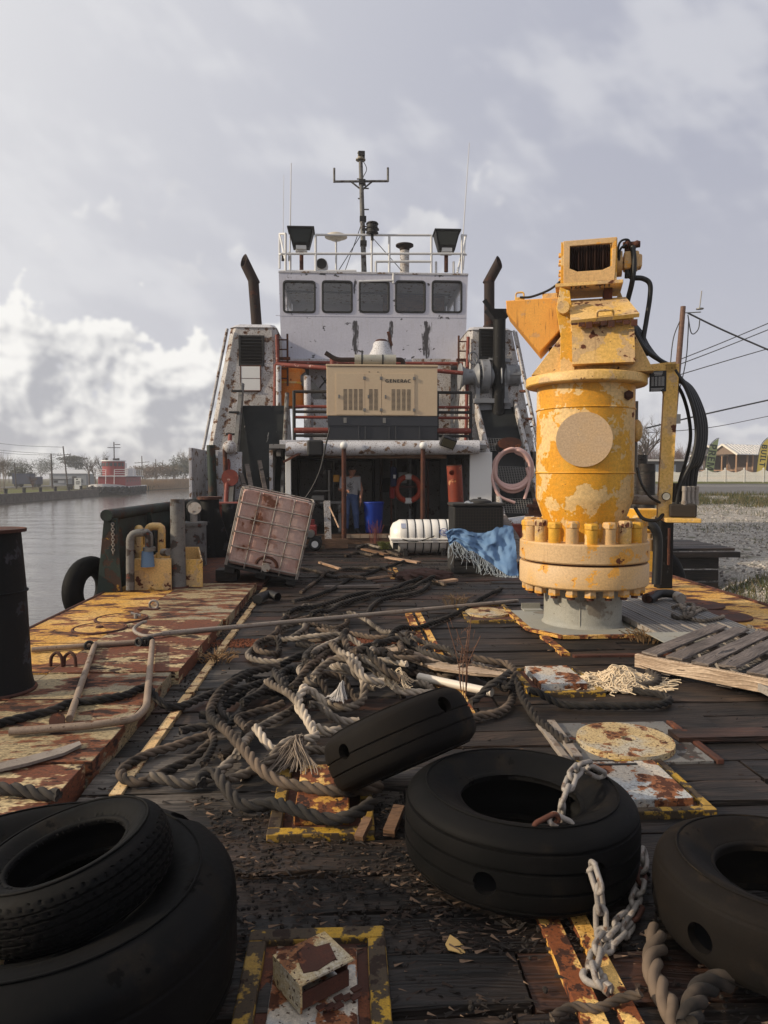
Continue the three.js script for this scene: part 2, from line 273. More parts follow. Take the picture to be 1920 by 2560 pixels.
const P = {
  walkCream: paint(512, 2.4, { top: [154, 136, 102], top2: [124, 114, 94], under: [102, 60, 38], rust: [48, 30, 24], cover: -0.06, edge: 0.12, f: 6, fv: 13, speck: 0.36, rustAt: 0.16, rough: 0.75, bump: 0.004, mott: 0.3, s: 5 }),
  walkRust: paint(512, 2.4, { top: [106, 60, 38], top2: [88, 50, 34], under: [164, 146, 112], rust: [46, 30, 24], cover: 0.04, edge: 0.10, f: 6, fv: 13, speck: 0.36, rustAt: 0.20, rough: 0.8, bump: 0.004, mott: 0.3, s: 25 }),
  walkYellow: paint(512, 2.4, { top: [198, 148, 64], top2: [178, 142, 82], under: [116, 70, 38], rust: [58, 34, 24], cover: 0.03, edge: 0.10, f: 6, fv: 12, speck: 0.34, rustAt: 0.18, rough: 0.75, bump: 0.004, mott: 0.28, s: 45 }),
  stripYellow: paint(512, 0.9, { top: [196, 146, 66], top2: [202, 164, 98], under: [112, 62, 34], rust: [54, 32, 24], cover: -0.04, edge: 0.07, f: 6, speck: 0.34, rustAt: 0.14, rough: 0.75, bump: 0.003, mott: 0.16, s: 65 }),
  hatchYellow: paint(512, 0.9, { top: [172, 134, 40], top2: [146, 116, 52], under: [66, 54, 40], rust: [44, 32, 26], cover: -0.10, edge: 0.07, f: 6, speck: 0.38, rustAt: 0.20, rough: 0.7, bump: 0.002, mott: 0.14, s: 75 }),
  hatchWhite: paint(512, 0.8, { top: [166, 168, 168], top2: [172, 162, 148], under: [132, 82, 50], rust: [74, 42, 28], cover: 0.02, edge: 0.10, f: 5, speck: 0.32, rustAt: 0.13, rough: 0.6, bump: 0.003, mott: 0.14, s: 85 }),
  hatchCream: paint(512, 0.8, { top: [184, 160, 116], top2: [156, 148, 132], under: [124, 80, 48], rust: [76, 44, 28], cover: 0.10, edge: 0.08, f: 6, speck: 0.28, rustAt: 0.22, rough: 0.65, bump: 0.002, mott: 0.2, s: 95 }),
  crane: paint(768, 2.6, { top: [212, 160, 56], top2: [202, 142, 38], under: [208, 176, 122], rust: [104, 58, 34], cover: 0.06, edge: 0.02, f: 7, speck: 0.56, rustAt: 0.40, rough: 0.5, bump: 0.004, mott: 0.09, streak: 0.10, s: 105 }),
  craneHead: paint(640, 2.2, { top: [210, 168, 88], top2: [204, 168, 108], under: [184, 154, 112], rust: [84, 48, 32], cover: 0.08, edge: 0.03, f: 8, speck: 0.48, rustAt: 0.30, rough: 0.5, bump: 0.003, mott: 0.10, streak: 0.2, s: 115 }),
  craneBeige: paint(512, 1.6, { top: [198, 166, 124], top2: [192, 156, 106], under: [208, 150, 64], rust: [98, 54, 34], cover: 0.19, edge: 0.03, f: 7, speck: 0.56, rustAt: 0.42, rough: 0.55, bump: 0.002, mott: 0.08, streak: 0.12, s: 125 }),
  plateBeige: paint(512, 1.0, { top: [186, 158, 124], top2: [176, 152, 124], under: [190, 160, 116], rust: [96, 60, 40], cover: 0.3, edge: 0.1, f: 5, speck: 0.62, rustAt: 0.6, rough: 0.7, bump: 0.0015, mott: 0.10, s: 135 }),
  whitePeel: paint(640, 2.2, { top: [188, 188, 192], top2: [172, 171, 174], under: [118, 96, 78], rust: [58, 40, 34], cover: 0.24, edge: 0.04, f: 11, speck: 0.30, rustAt: 0.36, rough: 0.6, bump: 0.002, mott: 0.08, streak: 0.14, s: 145 }),
  whiteBad: paint(640, 2.0, { top: [182, 180, 180], top2: [160, 156, 152], under: [116, 92, 74], rust: [62, 36, 30], cover: 0.16, edge: 0.05, f: 11, speck: 0.22, rustAt: 0.27, rough: 0.65, bump: 0.003, mott: 0.10, streak: 0.2, s: 155 }),
  wheelhouse: paint(512, 3.2, { top: [214, 214, 222], top2: [206, 206, 216], under: [150, 148, 150], rust: [92, 80, 74], cover: 0.40, edge: 0.05, f: 5, speck: 0.62, rustAt: 0.55, rough: 0.45, bump: 0.001, mott: 0.03, s: 165 }),
  blackSteel: paint(512, 1.8, { top: [23, 25, 26], top2: [30, 32, 32], under: [22, 22, 23], rust: [128, 124, 118], cover: 0.25, edge: 0.12, f: 7, fv: 3, speck: 9, rustAt: 0.40, rough: 0.65, bump: 0.002, mott: 0.14, s: 175, opt: { spec: 0.4 } }),
  darkGreen: paint(512, 1.4, { top: [38, 50, 44], top2: [28, 32, 30], under: [58, 40, 30], rust: [160, 120, 50], cover: 0.16, edge: 0.05, f: 5, speck: 0.45, rustAt: 0.46, rough: 0.6, bump: 0.003, mott: 0.12, s: 185 }),
  rust: paint(512, 1.0, { top: [80, 46, 34], top2: [62, 37, 29], under: [102, 60, 40], rust: [48, 28, 22], cover: 0.10, edge: 0.12, f: 5, speck: 0.40, rustAt: 0.26, rough: 0.85, bump: 0.003, mott: 0.16, s: 195 }),
  soot: paint(512, 1.2, { top: [44, 30, 26], top2: [34, 26, 24], under: [66, 40, 30], rust: [24, 20, 19], cover: 0.2, edge: 0.15, f: 4, speck: 0.5, rustAt: 0.35, rough: 0.8, bump: 0.002, mott: 0.12, s: 205 }),
  greyPaint: paint(512, 1.6, { top: [150, 148, 138], top2: [138, 138, 132], under: [120, 112, 100], rust: [100, 76, 56], cover: 0.30, edge: 0.10, f: 4, speck: 0.5, rustAt: 0.5, rough: 0.6, bump: 0.001, mott: 0.06, s: 215 }),
  winch: paint(512, 1.2, { top: [124, 126, 130], top2: [112, 114, 118], under: [96, 96, 98], rust: [92, 66, 50], cover: 0.3, edge: 0.10, f: 4, speck: 0.55, rustAt: 0.5, rough: 0.45, bump: 0.001, mott: 0.05, s: 225 }),
  postGrey: paint(512, 0.9, { top: [112, 110, 106], top2: [92, 92, 92], under: [62, 56, 52], rust: [104, 54, 40], cover: 0.10, edge: 0.08, f: 5, speck: 0.40, rustAt: 0.34, rough: 0.7, bump: 0.003, mott: 0.12, s: 235 }),
  postBlack: paint(512, 1.0, { top: [17, 16, 16], top2: [13, 13, 14], under: [50, 50, 54], rust: [44, 32, 27], cover: 0.22, edge: 0.08, f: 5, speck: 0.44, rustAt: 0.34, rough: 0.65, bump: 0.003, mott: 0.16, s: 245, opt: { spec: 0.45 } }),
  redPipe: paint(256, 0.8, { top: [122, 56, 44], top2: [102, 46, 38], under: [176, 150, 140], rust: [70, 34, 28], cover: 0.30, edge: 0.08, f: 5, speck: 0.44, rustAt: 0.34, rough: 0.6, bump: 0.002, mott: 0.1, s: 255 }),
  pipeGrey: paint(256, 0.8, { top: [140, 130, 120], top2: [124, 114, 104], under: [104, 90, 78], rust: [92, 64, 48], cover: 0.2, edge: 0.1, f: 5, speck: 0.44, rustAt: 0.38, rough: 0.6, bump: 0.001, mott: 0.1, s: 265 }),
  rubber: paint(512, 1.0, { top: [10, 10, 10], top2: [14, 13, 13], under: [24, 21, 18], rust: [8, 8, 8], cover: 0.16, edge: 0.25, f: 4, speck: 9, rustAt: 0.4, rough: 0.7, bump: 0.0012, mott: 0.2, s: 275, opt: { spec: 0.22 } }),
  rubberDust: paint(512, 1.0, { top: [23, 19, 16], top2: [17, 15, 14], under: [36, 30, 24], rust: [12, 11, 11], cover: 0.12, edge: 0.25, f: 4, speck: 9, rustAt: 0.4, rough: 0.75, bump: 0.0012, mott: 0.2, s: 285, opt: { spec: 0.22 } }),
  galv: paint(256, 0.5, { top: [150, 142, 134], top2: [132, 126, 120], under: [112, 100, 90], rust: [112, 72, 50], cover: 0.16, edge: 0.15, f: 5, speck: 0.42, rustAt: 0.34, rough: 0.6, bump: 0.001, mott: 0.12, s: 295 }),
  tankPlastic: paint(512, 1.3, { top: [188, 160, 150], top2: [172, 138, 128], under: [150, 112, 98], rust: [116, 72, 50], cover: 0.10, edge: 0.25, f: 3, speck: 9, rustAt: 0.30, rough: 0.45, bump: 0, opt: { flatRough: 0.4 }, mott: 0.06, streak: 0.2, s: 305 }),
  beigeBox: paint(256, 2.0, { top: [190, 170, 142], top2: [186, 165, 138], under: [176, 156, 130], rust: [140, 118, 96], cover: 0.5, edge: 0.1, f: 3, speck: 9, rustAt: 0.9, rough: 0.45, bump: 0, opt: { flatRough: 0.45 }, mott: 0.02, s: 315 }),
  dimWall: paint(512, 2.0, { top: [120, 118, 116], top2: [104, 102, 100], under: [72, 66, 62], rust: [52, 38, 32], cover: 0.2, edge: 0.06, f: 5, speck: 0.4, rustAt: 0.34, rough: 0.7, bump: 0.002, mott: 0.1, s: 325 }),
  concrete: paint(512, 3.0, { top: [112, 104, 96], top2: [92, 86, 80], under: [74, 66, 60], rust: [52, 46, 42], cover: 0.1, edge: 0.3, f: 4, speck: 0.5, rustAt: 0.34, rough: 0.9, bump: 0.004, mott: 0.15, s: 335 }),
};
const C = {
  black: plain([16, 16, 17], 0.65), hose: plain([12, 12, 13], 0.55), grime: plain([40, 32, 24], 0.8), dark: plain([36, 34, 33], 0.8), steel: plain([120, 118, 114], 0.45, 0.6), white: plain([210, 210, 208], 0.55), whiteGloss: plain([226, 222, 214], 0.35),
  rail: plain([196, 196, 196], 0.6), bluePlastic: plain([24, 56, 150], 0.45), tarp: plain([92, 124, 160], 0.75), pinkHose: plain([196, 160, 152], 0.6), brick: plain([134, 58, 36], 0.75), slate: plain([52, 56, 62], 0.5), gasket: plain([18, 18, 19], 0.6),
};
C.tarp.side = THREE.DoubleSide;
C.glass = new THREE.MeshPhysicalMaterial({ color: 0xffffff, transmission: 1, roughness: 0.03, thickness: 0, ior: 1.5 });

// ---------- water, banks, road ----------
const WL = -1.65;
const vfbm = (x, y, oct = 4, s = 0) => fbm(((x / 64) % 1 + 1) % 1, ((y / 64) % 1 + 1) % 1, 64, 64, oct, s);   // noise with cells of 1 unit
{
  const wmat = makeTex(640, 7, (u, v) => {
    const h = 0.5 + 0.34 * fbm(u, v, 10, 26, 5, 2, 0.55) + 0.14 * fbm(u, v, 40, 90, 3, 8);
    const m = fbm(u, v, 3, 3, 3, 9) * 0.06;
    return [[0.30 + m, 0.275 + m, 0.25 + m], h, 0.12];
  }, 0.022, { flatRough: 0.1 });
  wmat.specularIntensity = 1; wmat.ior = 1.33;
  const nx = 220, nz = 420, pos = [], idx = [];
  for (let j = 0; j <= nz; j++) for (let i = 0; i <= nx; i++) {
    const x = mix(-75, -2.0, i / nx), d = -14 + 230 * Math.pow(j / nz, 1.7), z = -d;
    const a = 0.03 * vfbm(x * 0.9, z * 1.9, 4, 5) + 0.012 * Math.sin(z * 1.7 + 2 * vfbm(x * 0.3, z * 0.3, 2, 3));
    pos.push(x, WL + a * clamp(1.2 - d / 200, 0.3, 1), z);
    if (i < nx && j < nz) { const k = j * (nx + 1) + i; idx.push(k, k + 1, k + nx + 1, k + 1, k + nx + 2, k + nx + 1); }
  }
  const g = new THREE.BufferGeometry(); g.setAttribute('position', new THREE.Float32BufferAttribute(pos, 3)); g.setIndex(idx); g.computeVertexNormals();
  const uv = new Float32Array(pos.length / 3 * 2); for (let i = 0; i < pos.length / 3; i++) { uv[2 * i] = pos[3 * i]; uv[2 * i + 1] = pos[3 * i + 2]; }
  g.setAttribute('uv', new THREE.BufferAttribute(uv, 2));
  struct('river_water', keepUV(g), wmat);
  struct('river_bed', new THREE.PlaneGeometry(2400, 2400).rotateX(-Math.PI / 2).translate(0, WL - 0.22, -400), wmat);
}
const grassMat = makeTex(512, 3, (u, v) => { const a = fbm(u, v, 6, 6, 5, 4, 0.6), b = fbm(u, v, 80, 80, 2, 14); const c = mix3([0.38, 0.37, 0.12], [0.28, 0.31, 0.10], clamp(0.5 + a)); return [[c[0] * (1 + b * .5), c[1] * (1 + b * .5), c[2] * (1 + b * .5)], 0.5 + b * 0.5, 0.95]; }, 0.03);
const gravelMat = makeTex(640, 3.2, (u, v) => {
  const a = fbm(u, v, 90, 90, 2, 4, 0.7), b = fbm(u, v, 5, 5, 5, 14, 0.6), c2 = fbm(u, v, 180, 180, 1, 24);
  let c = mix3([0.46, 0.44, 0.42], [0.72, 0.70, 0.665], clamp(0.5 + a * 0.9 + c2 * 0.5));
  c = mix3(c, [0.24, 0.24, 0.16], sstep(0.12, 0.4, b) * 0.6); c = mix3(c, [0.33, 0.31, 0.29], sstep(0.05, 0.35, fbm(u, v, 9, 9, 5, 44, 0.6)) * 0.5);
  return [c, 0.5 + a * 0.5 + c2 * 0.2, 0.95];
}, 0.012, { spec: 0.2 });
const asphaltMat = makeTex(512, 4, (u, v) => { const a = fbm(u, v, 120, 120, 2, 4), b = fbm(u, v, 4, 4, 4, 14); const k = 0.36 + a * 0.09 + b * 0.06; return [[k, k * 0.98, k * 0.97], 0.5 + a * 0.4, 0.9]; }, 0.006);
const prof = [[-30, -0.95], [12, -0.8], [20, -0.55], [30, -0.25], [50, 0.2], [66, 0.75], [75, 0.9], [400, 1.2]];
function groundY(x, z) {
  const d = -z; let y = prof[0][1];
  for (let i = 0; i < prof.length - 1; i++) if (d >= prof[i][0]) y = mix(prof[i][1], prof[i + 1][1], clamp((d - prof[i][0]) / (prof[i + 1][0] - prof[i][0])));
  const t = sstep(5.0, 9.5, x + 0.6 * vfbm(x * 0.3, z * 0.3, 3, 6)); y = mix(-2.3, y, t);
  if (d < 48) y += 0.06 * vfbm(x * 0.5, z * 0.5, 4, 8);
  return y;
}
{
  const zs = [25, 15, 8]; for (let d = 0; d < 50; d += 0.9) zs.push(-d); zs.push(-50, -58, -66, -75, -110, -200, -400);
  const xs = []; for (let x = 4.9; x < 14; x += 0.35) xs.push(x); for (let x = 14; x < 60; x += 2) xs.push(x); xs.push(90, 160, 400);
  const pos = [], idx = [], uv = [], nx = xs.length;
  zs.forEach((z, j) => xs.forEach((x, i) => { pos.push(x, groundY(x, z), z); uv.push(x, z); if (i < nx - 1 && j < zs.length - 1) { const k = j * nx + i; idx.push(k, k + 1, k + nx, k + 1, k + nx + 1, k + nx); } }));
  const g = new THREE.BufferGeometry(); g.setAttribute('position', new THREE.Float32BufferAttribute(pos, 3)); g.setAttribute('uv', new THREE.Float32BufferAttribute(uv, 2)); g.setIndex(idx); g.computeVertexNormals();
  struct('gravel_bank', keepUV(g), gravelMat);
  const strip = (d0, y0, d1, y1, x0, x1) => { const q = new THREE.BufferGeometry(); q.setAttribute('position', new THREE.Float32BufferAttribute([x0, y0, -d0, x1, y0, -d0, x1, y1, -d1, x0, y0, -d0, x1, y1, -d1, x0, y1, -d1], 3)); q.setAttribute('uv', new THREE.Float32BufferAttribute([x0, d0, x1, d0, x1, d1, x0, d0, x1, d1, x0, d1], 2)); q.computeVertexNormals(); return keepUV(q); };
  struct('road', strip(50, 0.24, 66, 0.79, 9, 300), asphaltMat);
  struct('road_line', strip(61.6, 0.649, 61.9, 0.66, 9, 300), plain([196, 192, 184], 0.8));
  struct('grass_verge', strip(66.2, 0.80, 76, 0.97, 9, 300), grassMat);
}
const ORD = ['first', 'second', 'third', 'fourth', 'fifth', 'sixth', 'seventh', 'eighth', 'ninth', 'tenth', 'eleventh', 'twelfth', 'thirteenth', 'fourteenth', 'fifteenth', 'sixteenth', 'seventeenth', 'eighteenth', 'nineteenth', 'twentieth'];
// left bank: sheet-pile wall, lawn and the street behind it
const LB = -0.65;
struct('lawn', slab([[-40, 60], [-40, -117], [-62, -117], [-62, 60]], -2.4, LB), grassMat);
struct('far_ground', slab([[-47, -117], [-44, -160], [-42, -190], [-42, -520], [-700, -520], [-700, 60], [-62, 60], [-62, -117]], -2.4, LB - 0.02), tinted(grassMat, [210, 190, 165]));
struct('far_street', slab([[-62.2, 40], [-62.2, -200], [-69, -200], [-69, 40]], LB - 0.1, LB + 0.05), asphaltMat);
{
  const w = structGroup('seawall');
  for (let z = 40; z > -116; z -= 2.4) M('wall_panel', bx(0.35, 1.9, 2.36, -39.82 + 0.04 * ((z / 2.4) % 2 ? 1 : 0), LB - 0.93, z - 1.2, 0.02), P.concrete, w);
  M('cap', bx(0.6, 0.12, 156, -39.85, LB + 0.05, -38, 0.02), P.concrete, w);
  for (let k = 0; k < 8; k++) tag(M('mooring_post', [cy(0.2, 0.2, 0.55, -40.0, LB + 0.1, -81 - k * 4.75, 10), cy(0.25, 0.25, 0.08, -40.0, LB + 0.62, -81 - k * 4.75, 10)], C.dark, scene), ORD[k] + ' short dark mooring post from the left along the far seawall', 'mooring post', 'mooring posts on the seawall');
}
// ---------- trees ----------
const barkMat = plain([86, 76, 68], 0.9), barkPale = plain([128, 116, 104], 0.9), barkRed = plain([96, 74, 66], 0.9);
function branches(h, o = {}) {          // bare branching as slim tapered prisms; returns [trunkGeos, twigGeos]
  const trunk = [], twig = [], { spread = 0.55, levels = 4, kids = 4, r0 = h * 0.022, up = 0.25, stem = 0.35, multi = 1 } = o;
  const grow = (p, d, len, r, lv) => {
    const q = p.clone().addScaledVector(d, len);
    (lv === 0 ? trunk : twig).push(rod(p, q, r, lv < 2 ? 5 : 3, r * 0.62));
    if (lv >= levels) return;
    const n = lv === 0 ? kids + 2 : kids;
    for (let i = 0; i < n; i++) {
      const a = rnd() * 6.283, t = lv === 0 ? rr(0.55, 1) : rr(0.4, 1), s = spread * rr(0.6, 1.3);
      const e = V(Math.cos(a) * s, 0, Math.sin(a) * s).add(d.clone().multiplyScalar(1)).add(V(0, up * rr(-0.2, 1), 0)).normalize();
      grow(p.clone().lerp(q, t), e, len * rr(0.5, 0.78), r * 0.5 * rr(0.8, 1.1), lv + 1);
    }
  };
  for (let m = 0; m < multi; m++) grow(V(rr(-.1, .1) * multi, 0, rr(-.1, .1) * multi), V(rr(-1, 1) * 0.35 * (multi > 1), 1, rr(-1, 1) * 0.35 * (multi > 1)).normalize(), h * stem, r0 / Math.sqrt(multi), 0);
  return [trunk, twig];
}
function bareTree(name, label, group, pos, h, o, mat = barkMat) {
  const t = thing(name, label, 'tree', group, pos), [a, b] = branches(h, o);
  M('trunk', a, mat, t); M('crown', b, mat, t); return t;
}
const leafMats = [[62, 66, 44], [78, 78, 54], [58, 64, 48], [96, 84, 62], [104, 82, 60]].map((c) => { const m = new THREE.MeshPhysicalMaterial({ color: new THREE.Color().setRGB(...srgb(c), THREE.SRGBColorSpace), roughness: 0.9, transmission: 0.25, thickness: 0, side: THREE.DoubleSide }); return m; });
function leafCrown(n, rx, ry, rz, size, flat = 1, clumps = 14) {
  const cs = []; for (let i = 0; i < clumps; i++) { const a = rnd() * 6.283, e = Math.acos(rr(-0.7, 1)), k = rr(0.35, 0.85); cs.push(V(Math.cos(a) * Math.sin(e) * rx * k, Math.cos(e) * ry * k, Math.sin(a) * Math.sin(e) * rz * k)); }
  const pos = [];
  for (let i = 0; i < n; i++) {
    const c = cs[i % clumps], a = rnd() * 6.283, e = Math.acos(rr(-1, 1)), k = Math.cbrt(rnd()) * 0.42;
    const p = V(c.x + Math.cos(a) * Math.sin(e) * rx * k, c.y + Math.cos(e) * ry * k * flat, c.z + Math.sin(a) * Math.sin(e) * rz * k);
    for (let q = 0; q < 3; q++) pos.push(p.x + rr(-1, 1) * size, p.y + rr(-1, 1) * size * 0.7, p.z + rr(-1, 1) * size);
  }
  const g = new THREE.BufferGeometry(); g.setAttribute('position', new THREE.Float32BufferAttribute(pos, 3)); g.setAttribute('uv', new THREE.Float32BufferAttribute(new Float32Array(pos.length / 3 * 2), 2)); g.computeVertexNormals(); return keepUV(g);
}
function leafyTree(name, label, group, pos, h, rx, mat, o = {}) {
  const t = thing(name, label, o.cat || 'tree', group, pos), [a, b] = branches(h * 0.8, { levels: 2, spread: 0.7, ...(o.br || {}) });
  M('trunk', a.concat(b), barkMat, t);
  M('crown', T(leafCrown(o.n || 2400, rx, h * (o.ry || 0.42), rx, o.size || 0.16 + h * 0.014, o.flat || 1, o.clumps || 16), 0, h * (o.cyy || 0.56), 0), mat, t);
  return t;
}
const lp = (px, d) => [(px - 748) / 1534 * d, LB, -d];
bareTree('bare_tree', 'spreading bare tree on the lawn nearest the left edge', null, lp(20, 100), 5.6, { multi: 7, spread: 0.32, up: 0.5, stem: 0.45, levels: 3, kids: 4 }, barkPale);
bareTree('bare_tree', 'low wide bare shrub tree on the lawn beside the utility pole', null, lp(92, 112), 2.6, { multi: 3, spread: 0.6, up: 0.1, stem: 0.4, levels: 4, kids: 4 }, barkRed);
leafyTree('cypress_tree', 'tall flat-topped evergreen rising behind the grey metal shed', null, lp(172, 215), 9.5, 4.2, leafMats[2], { n: 3600, flat: 0.35, cyy: 0.62, ry: 0.34, clumps: 22, size: 0.3 });
bareTree('bare_tree', 'tall bare tree between the shed and the tugboat', null, lp(206, 160), 8.5, { levels: 4, kids: 4, spread: 0.5 });
bareTree('bare_tree', 'bare tree standing right behind the tugboat wheelhouse', null, lp(232, 175), 10.2, { levels: 4, kids: 4, spread: 0.5 });
bareTree('bare_tree', 'leaning bare tree close beside the bow of the tugboat', null, lp(218, 140), 6.5, { levels: 4, kids: 4, spread: 0.6 });
bareTree('bare_tree', 'pale bare tree standing out above the dark woods on the far bank', null, lp(407, 205), 11, { levels: 4, kids: 5, spread: 0.42, up: 0.35, stem: 0.4 }, barkPale);
bareTree('bare_tree', 'forked bare tree at the left end of the dark far woods', null, lp(382, 210), 9, { levels: 4, kids: 4, spread: 0.5 });
[[68, 150, 4.6, 2.6, 0], [40, 230, 8, 5, 2], [5, 240, 9, 6, 2], [105, 250, 8.5, 6, 2], [130, 320, 13, 8, 2], [62, 300, 10, 7, 2], [345, 180, 5.5, 4, 4], [322, 190, 5, 4, 3], [366, 185, 6, 4.2, 3], [385, 190, 7.5, 4.6, 0], [402, 196, 7, 4.4, 2], [422, 200, 7.8, 4.6, 0], [440, 210, 8, 5, 2], [455, 230, 8.5, 5, 2], [470, 240, 8, 5, 0], [300, 200, 5.5, 4, 4], [420, 280, 11, 7, 2], [250, 230, 7, 5, 4]].sort((a, b) => a[0] - b[0]).forEach(([px, d, h, rx, m], i) =>
  leafyTree('woodland_tree', ORD[i] + ' hazy bushy tree from the left in the far left woods', 'trees in the far left woods', lp(px, d), h, rx, leafMats[m], { n: 2000, size: 0.26 }));
{ // reeds along the far bank
  const g = new THREE.ConeGeometry(0.05, 2.2, 3).translate(0, 1.1, 0), mt = plain([158, 128, 92], 0.95), n = 5200, im = new THREE.InstancedMesh(g, mt, n), m4 = new THREE.Matrix4();
  for (let i = 0; i < n; i++) { const d = rr(146, 225), s = rr(0.6, 1.25); m4.compose(V(mix(-44.4, -41.6, sstep(150, 190, d)) - rr(0, 1) * rr(0, 7), LB - 0.9, -d), new THREE.Quaternion().setFromEuler(new THREE.Euler(rr(-.25, .25), 0, rr(-.25, .25))), V(s * 2, s, s * 2)); im.setMatrixAt(i, m4); }
  im.name = 'reed_bed'; im.castShadow = true; stuff(im); im.userData.label = 'tan reeds at the water edge of the far left bank'; im.userData.category = 'reeds'; scene.add(im);
}
// utility poles and wires on the left bank
const poleMat = plain([74, 66, 60], 0.9), wireMat = plain([44, 44, 46], 0.6);
function pole(label, a, b, r, arm, group) {
  const t = thing('utility_pole', label, 'pole', group); M('shaft', rod(a, b, r, 8, r * 0.75), poleMat, t);
  if (arm) { const [f, hw] = arm, c = V(a).lerp(V(b), f); M('crossarm', bar([c.x - hw, c.y - hw * 0.06, c.z], [c.x + hw, c.y + hw * 0.12, c.z], 0.14, 0.14), poleMat, t); for (const s of [-1, -0.55, 0.55, 1]) M('insulator', cy(0.05, 0.05, 0.2, c.x + s * hw * 0.95, c.y + s * hw * 0.09 + 0.06, c.z, 6), C.steel, t); }
  return t;
}
const wire = (label, pts, r, grp) => tag(M('overhead_wire', tube(pts, r, 4, 14), wireMat, scene), label, 'wire', grp);
pole('short dark pole without crossarm on the lawn', [-47.642,-0.476,-118], [-47.732,5.143,-118], 0.16);
pole('tall leaning utility pole with crossarm in front of the grey shed', [-57.468,-0.551,-150], [-58.219,7.642,-150], 0.17, [0.78, 1.35]);
pole('thin pole behind the bare tree at far left', [-49.739,-0.404,-110], [-49.911,3.5,-110], 0.1);
pole('crossarm pole just right of the tugboat stern', [-53.475,0.091,-190], [-53.601,6.768,-190], 0.16, [0.74, 1.9]);
pole('second crossarm pole from the tugboat stern', [-61.846,-0.557,-235], [-61.874,6.96,-235], 0.17, [0.72, 1.5]);
pole('small crossarm pole farthest along the left bank', [-76.11,-1.142,-300], [-76.164,7.501,-300], 0.18, [0.7, 2.4]);
pole('bare pole beside the forked tree on the far bank', [-52.748,-0.143,-220], [-52.643,6.902,-220], 0.13);
for (const [a, m, b, k] of [[[-76.331,8.922,-150], [-67.134,7.811,-150], [-58.224,7.452,-150], 'topmost'], [[-76.374,7.413,-150], [-67.168,6.486,-150], [-59.002,6.025,-150], 'second'], [[-76.388,6.941,-150], [-67.18,6.012,-150], [-58.26,5.836,-150], 'third'], [[-76.474,3.917,-150], [-67.235,3.83,-150], [-58.016,4.219,-150], 'lowest']])
  wire(k + ' overhead wire running left from the tall leaning pole', [a, m, b], 0.035);
// shed, sign and bin on the left bank
{
  const t = thing('metal_shed', 'long grey metal shed with a pale sheet roof on the left bank', 'shed', null, [-64.664, LB, -172]);
  const m = plain([132, 136, 140], 0.7), rf = plain([176, 178, 180], 0.5);
  M('wall', bb(-4.2, 4.2, 0, 2.7, -3, 3, 0.01), m, t); M('roof', loft([[-4.4, 2.72, 3.2], [4.4, 2.72, 3.2], [4.4, 3.6, 0], [-4.4, 3.6, 0]], [[-4.4, 2.8, 3.2], [4.4, 2.8, 3.2], [4.4, 3.7, 0], [-4.4, 3.7, 0]]), rf, t);
  M('awning', bb(-4.1, 0.6, 1.55, 1.68, 3.0, 3.9), rf, t);
  M('sign_board', bb(-2.2, -0.8, 0.55, 1.15, 3.02, 3.08), C.white, t); M('sign_board', bb(-3.2, -2.35, 0.6, 1.1, 3.02, 3.08), C.dark, t); M('window', bb(2.6, 3.4, 0.6, 1.4, 3.01, 3.05), C.slate, t); M('door', bb(1.0, 2.0, 0, 2.1, 3.01, 3.05), C.dark, t);
  const s = thing('roadside_sign', 'white panel sign with dark lettering on the left lawn', 'sign', null, [-42.482, LB, -115]);
  M('panel', bb(-0.52, 0.52, 0.1, 1.85, -0.05, 0.05), C.white, s); for (const q of [-0.46, 0.46]) M('post', bb(q - 0.04, q + 0.04, 0, 0.2, -0.04, 0.04), C.dark, s);
  for (const [x, y, w, h] of [[-0.1, 1.65, 0.3, 0.2], [0.05, 1.3, 0.6, 0.1], [0.05, 1.1, 0.7, 0.1], [0, 0.92, 0.55, 0.1]]) M('lettering', bx(w, h, 0.01, x, y, 0.056, 0), C.dark, s);
  tag(M('litter_bin', [bx(0.75, 0.8, 0.6, -44.117, LB + 0.4, -116), bx(0.8, 0.08, 0.65, -44.117, LB + 0.84, -116)], C.dark, scene), 'dark square litter bin on the left lawn', 'bin');
  const b = thing('box_truck', 'dark blue box truck parked across the far street', 'truck', null, [-61.507, LB + 0.05, -140]);
  const bl = plain([44, 52, 74], 0.7); M('cargo_box', bb(-2, 1.3, 0.6, 2.6, -1.2, 1.2, 0.04), bl, b); M('cab', bb(1.35, 2.8, 0.5, 2.0, -1.1, 1.1, 0.12), bl, b); M('windshield', bb(2.0, 2.6, 1.3, 1.85, 1.09, 1.13), C.slate, b);
  for (const x of [-1.3, 2]) for (const z of [-1, 1]) M('wheel', T(RX(new THREE.CylinderGeometry(0.42, 0.42, 0.3, 14), Math.PI / 2), x, 0.42, z), C.black, b);
}
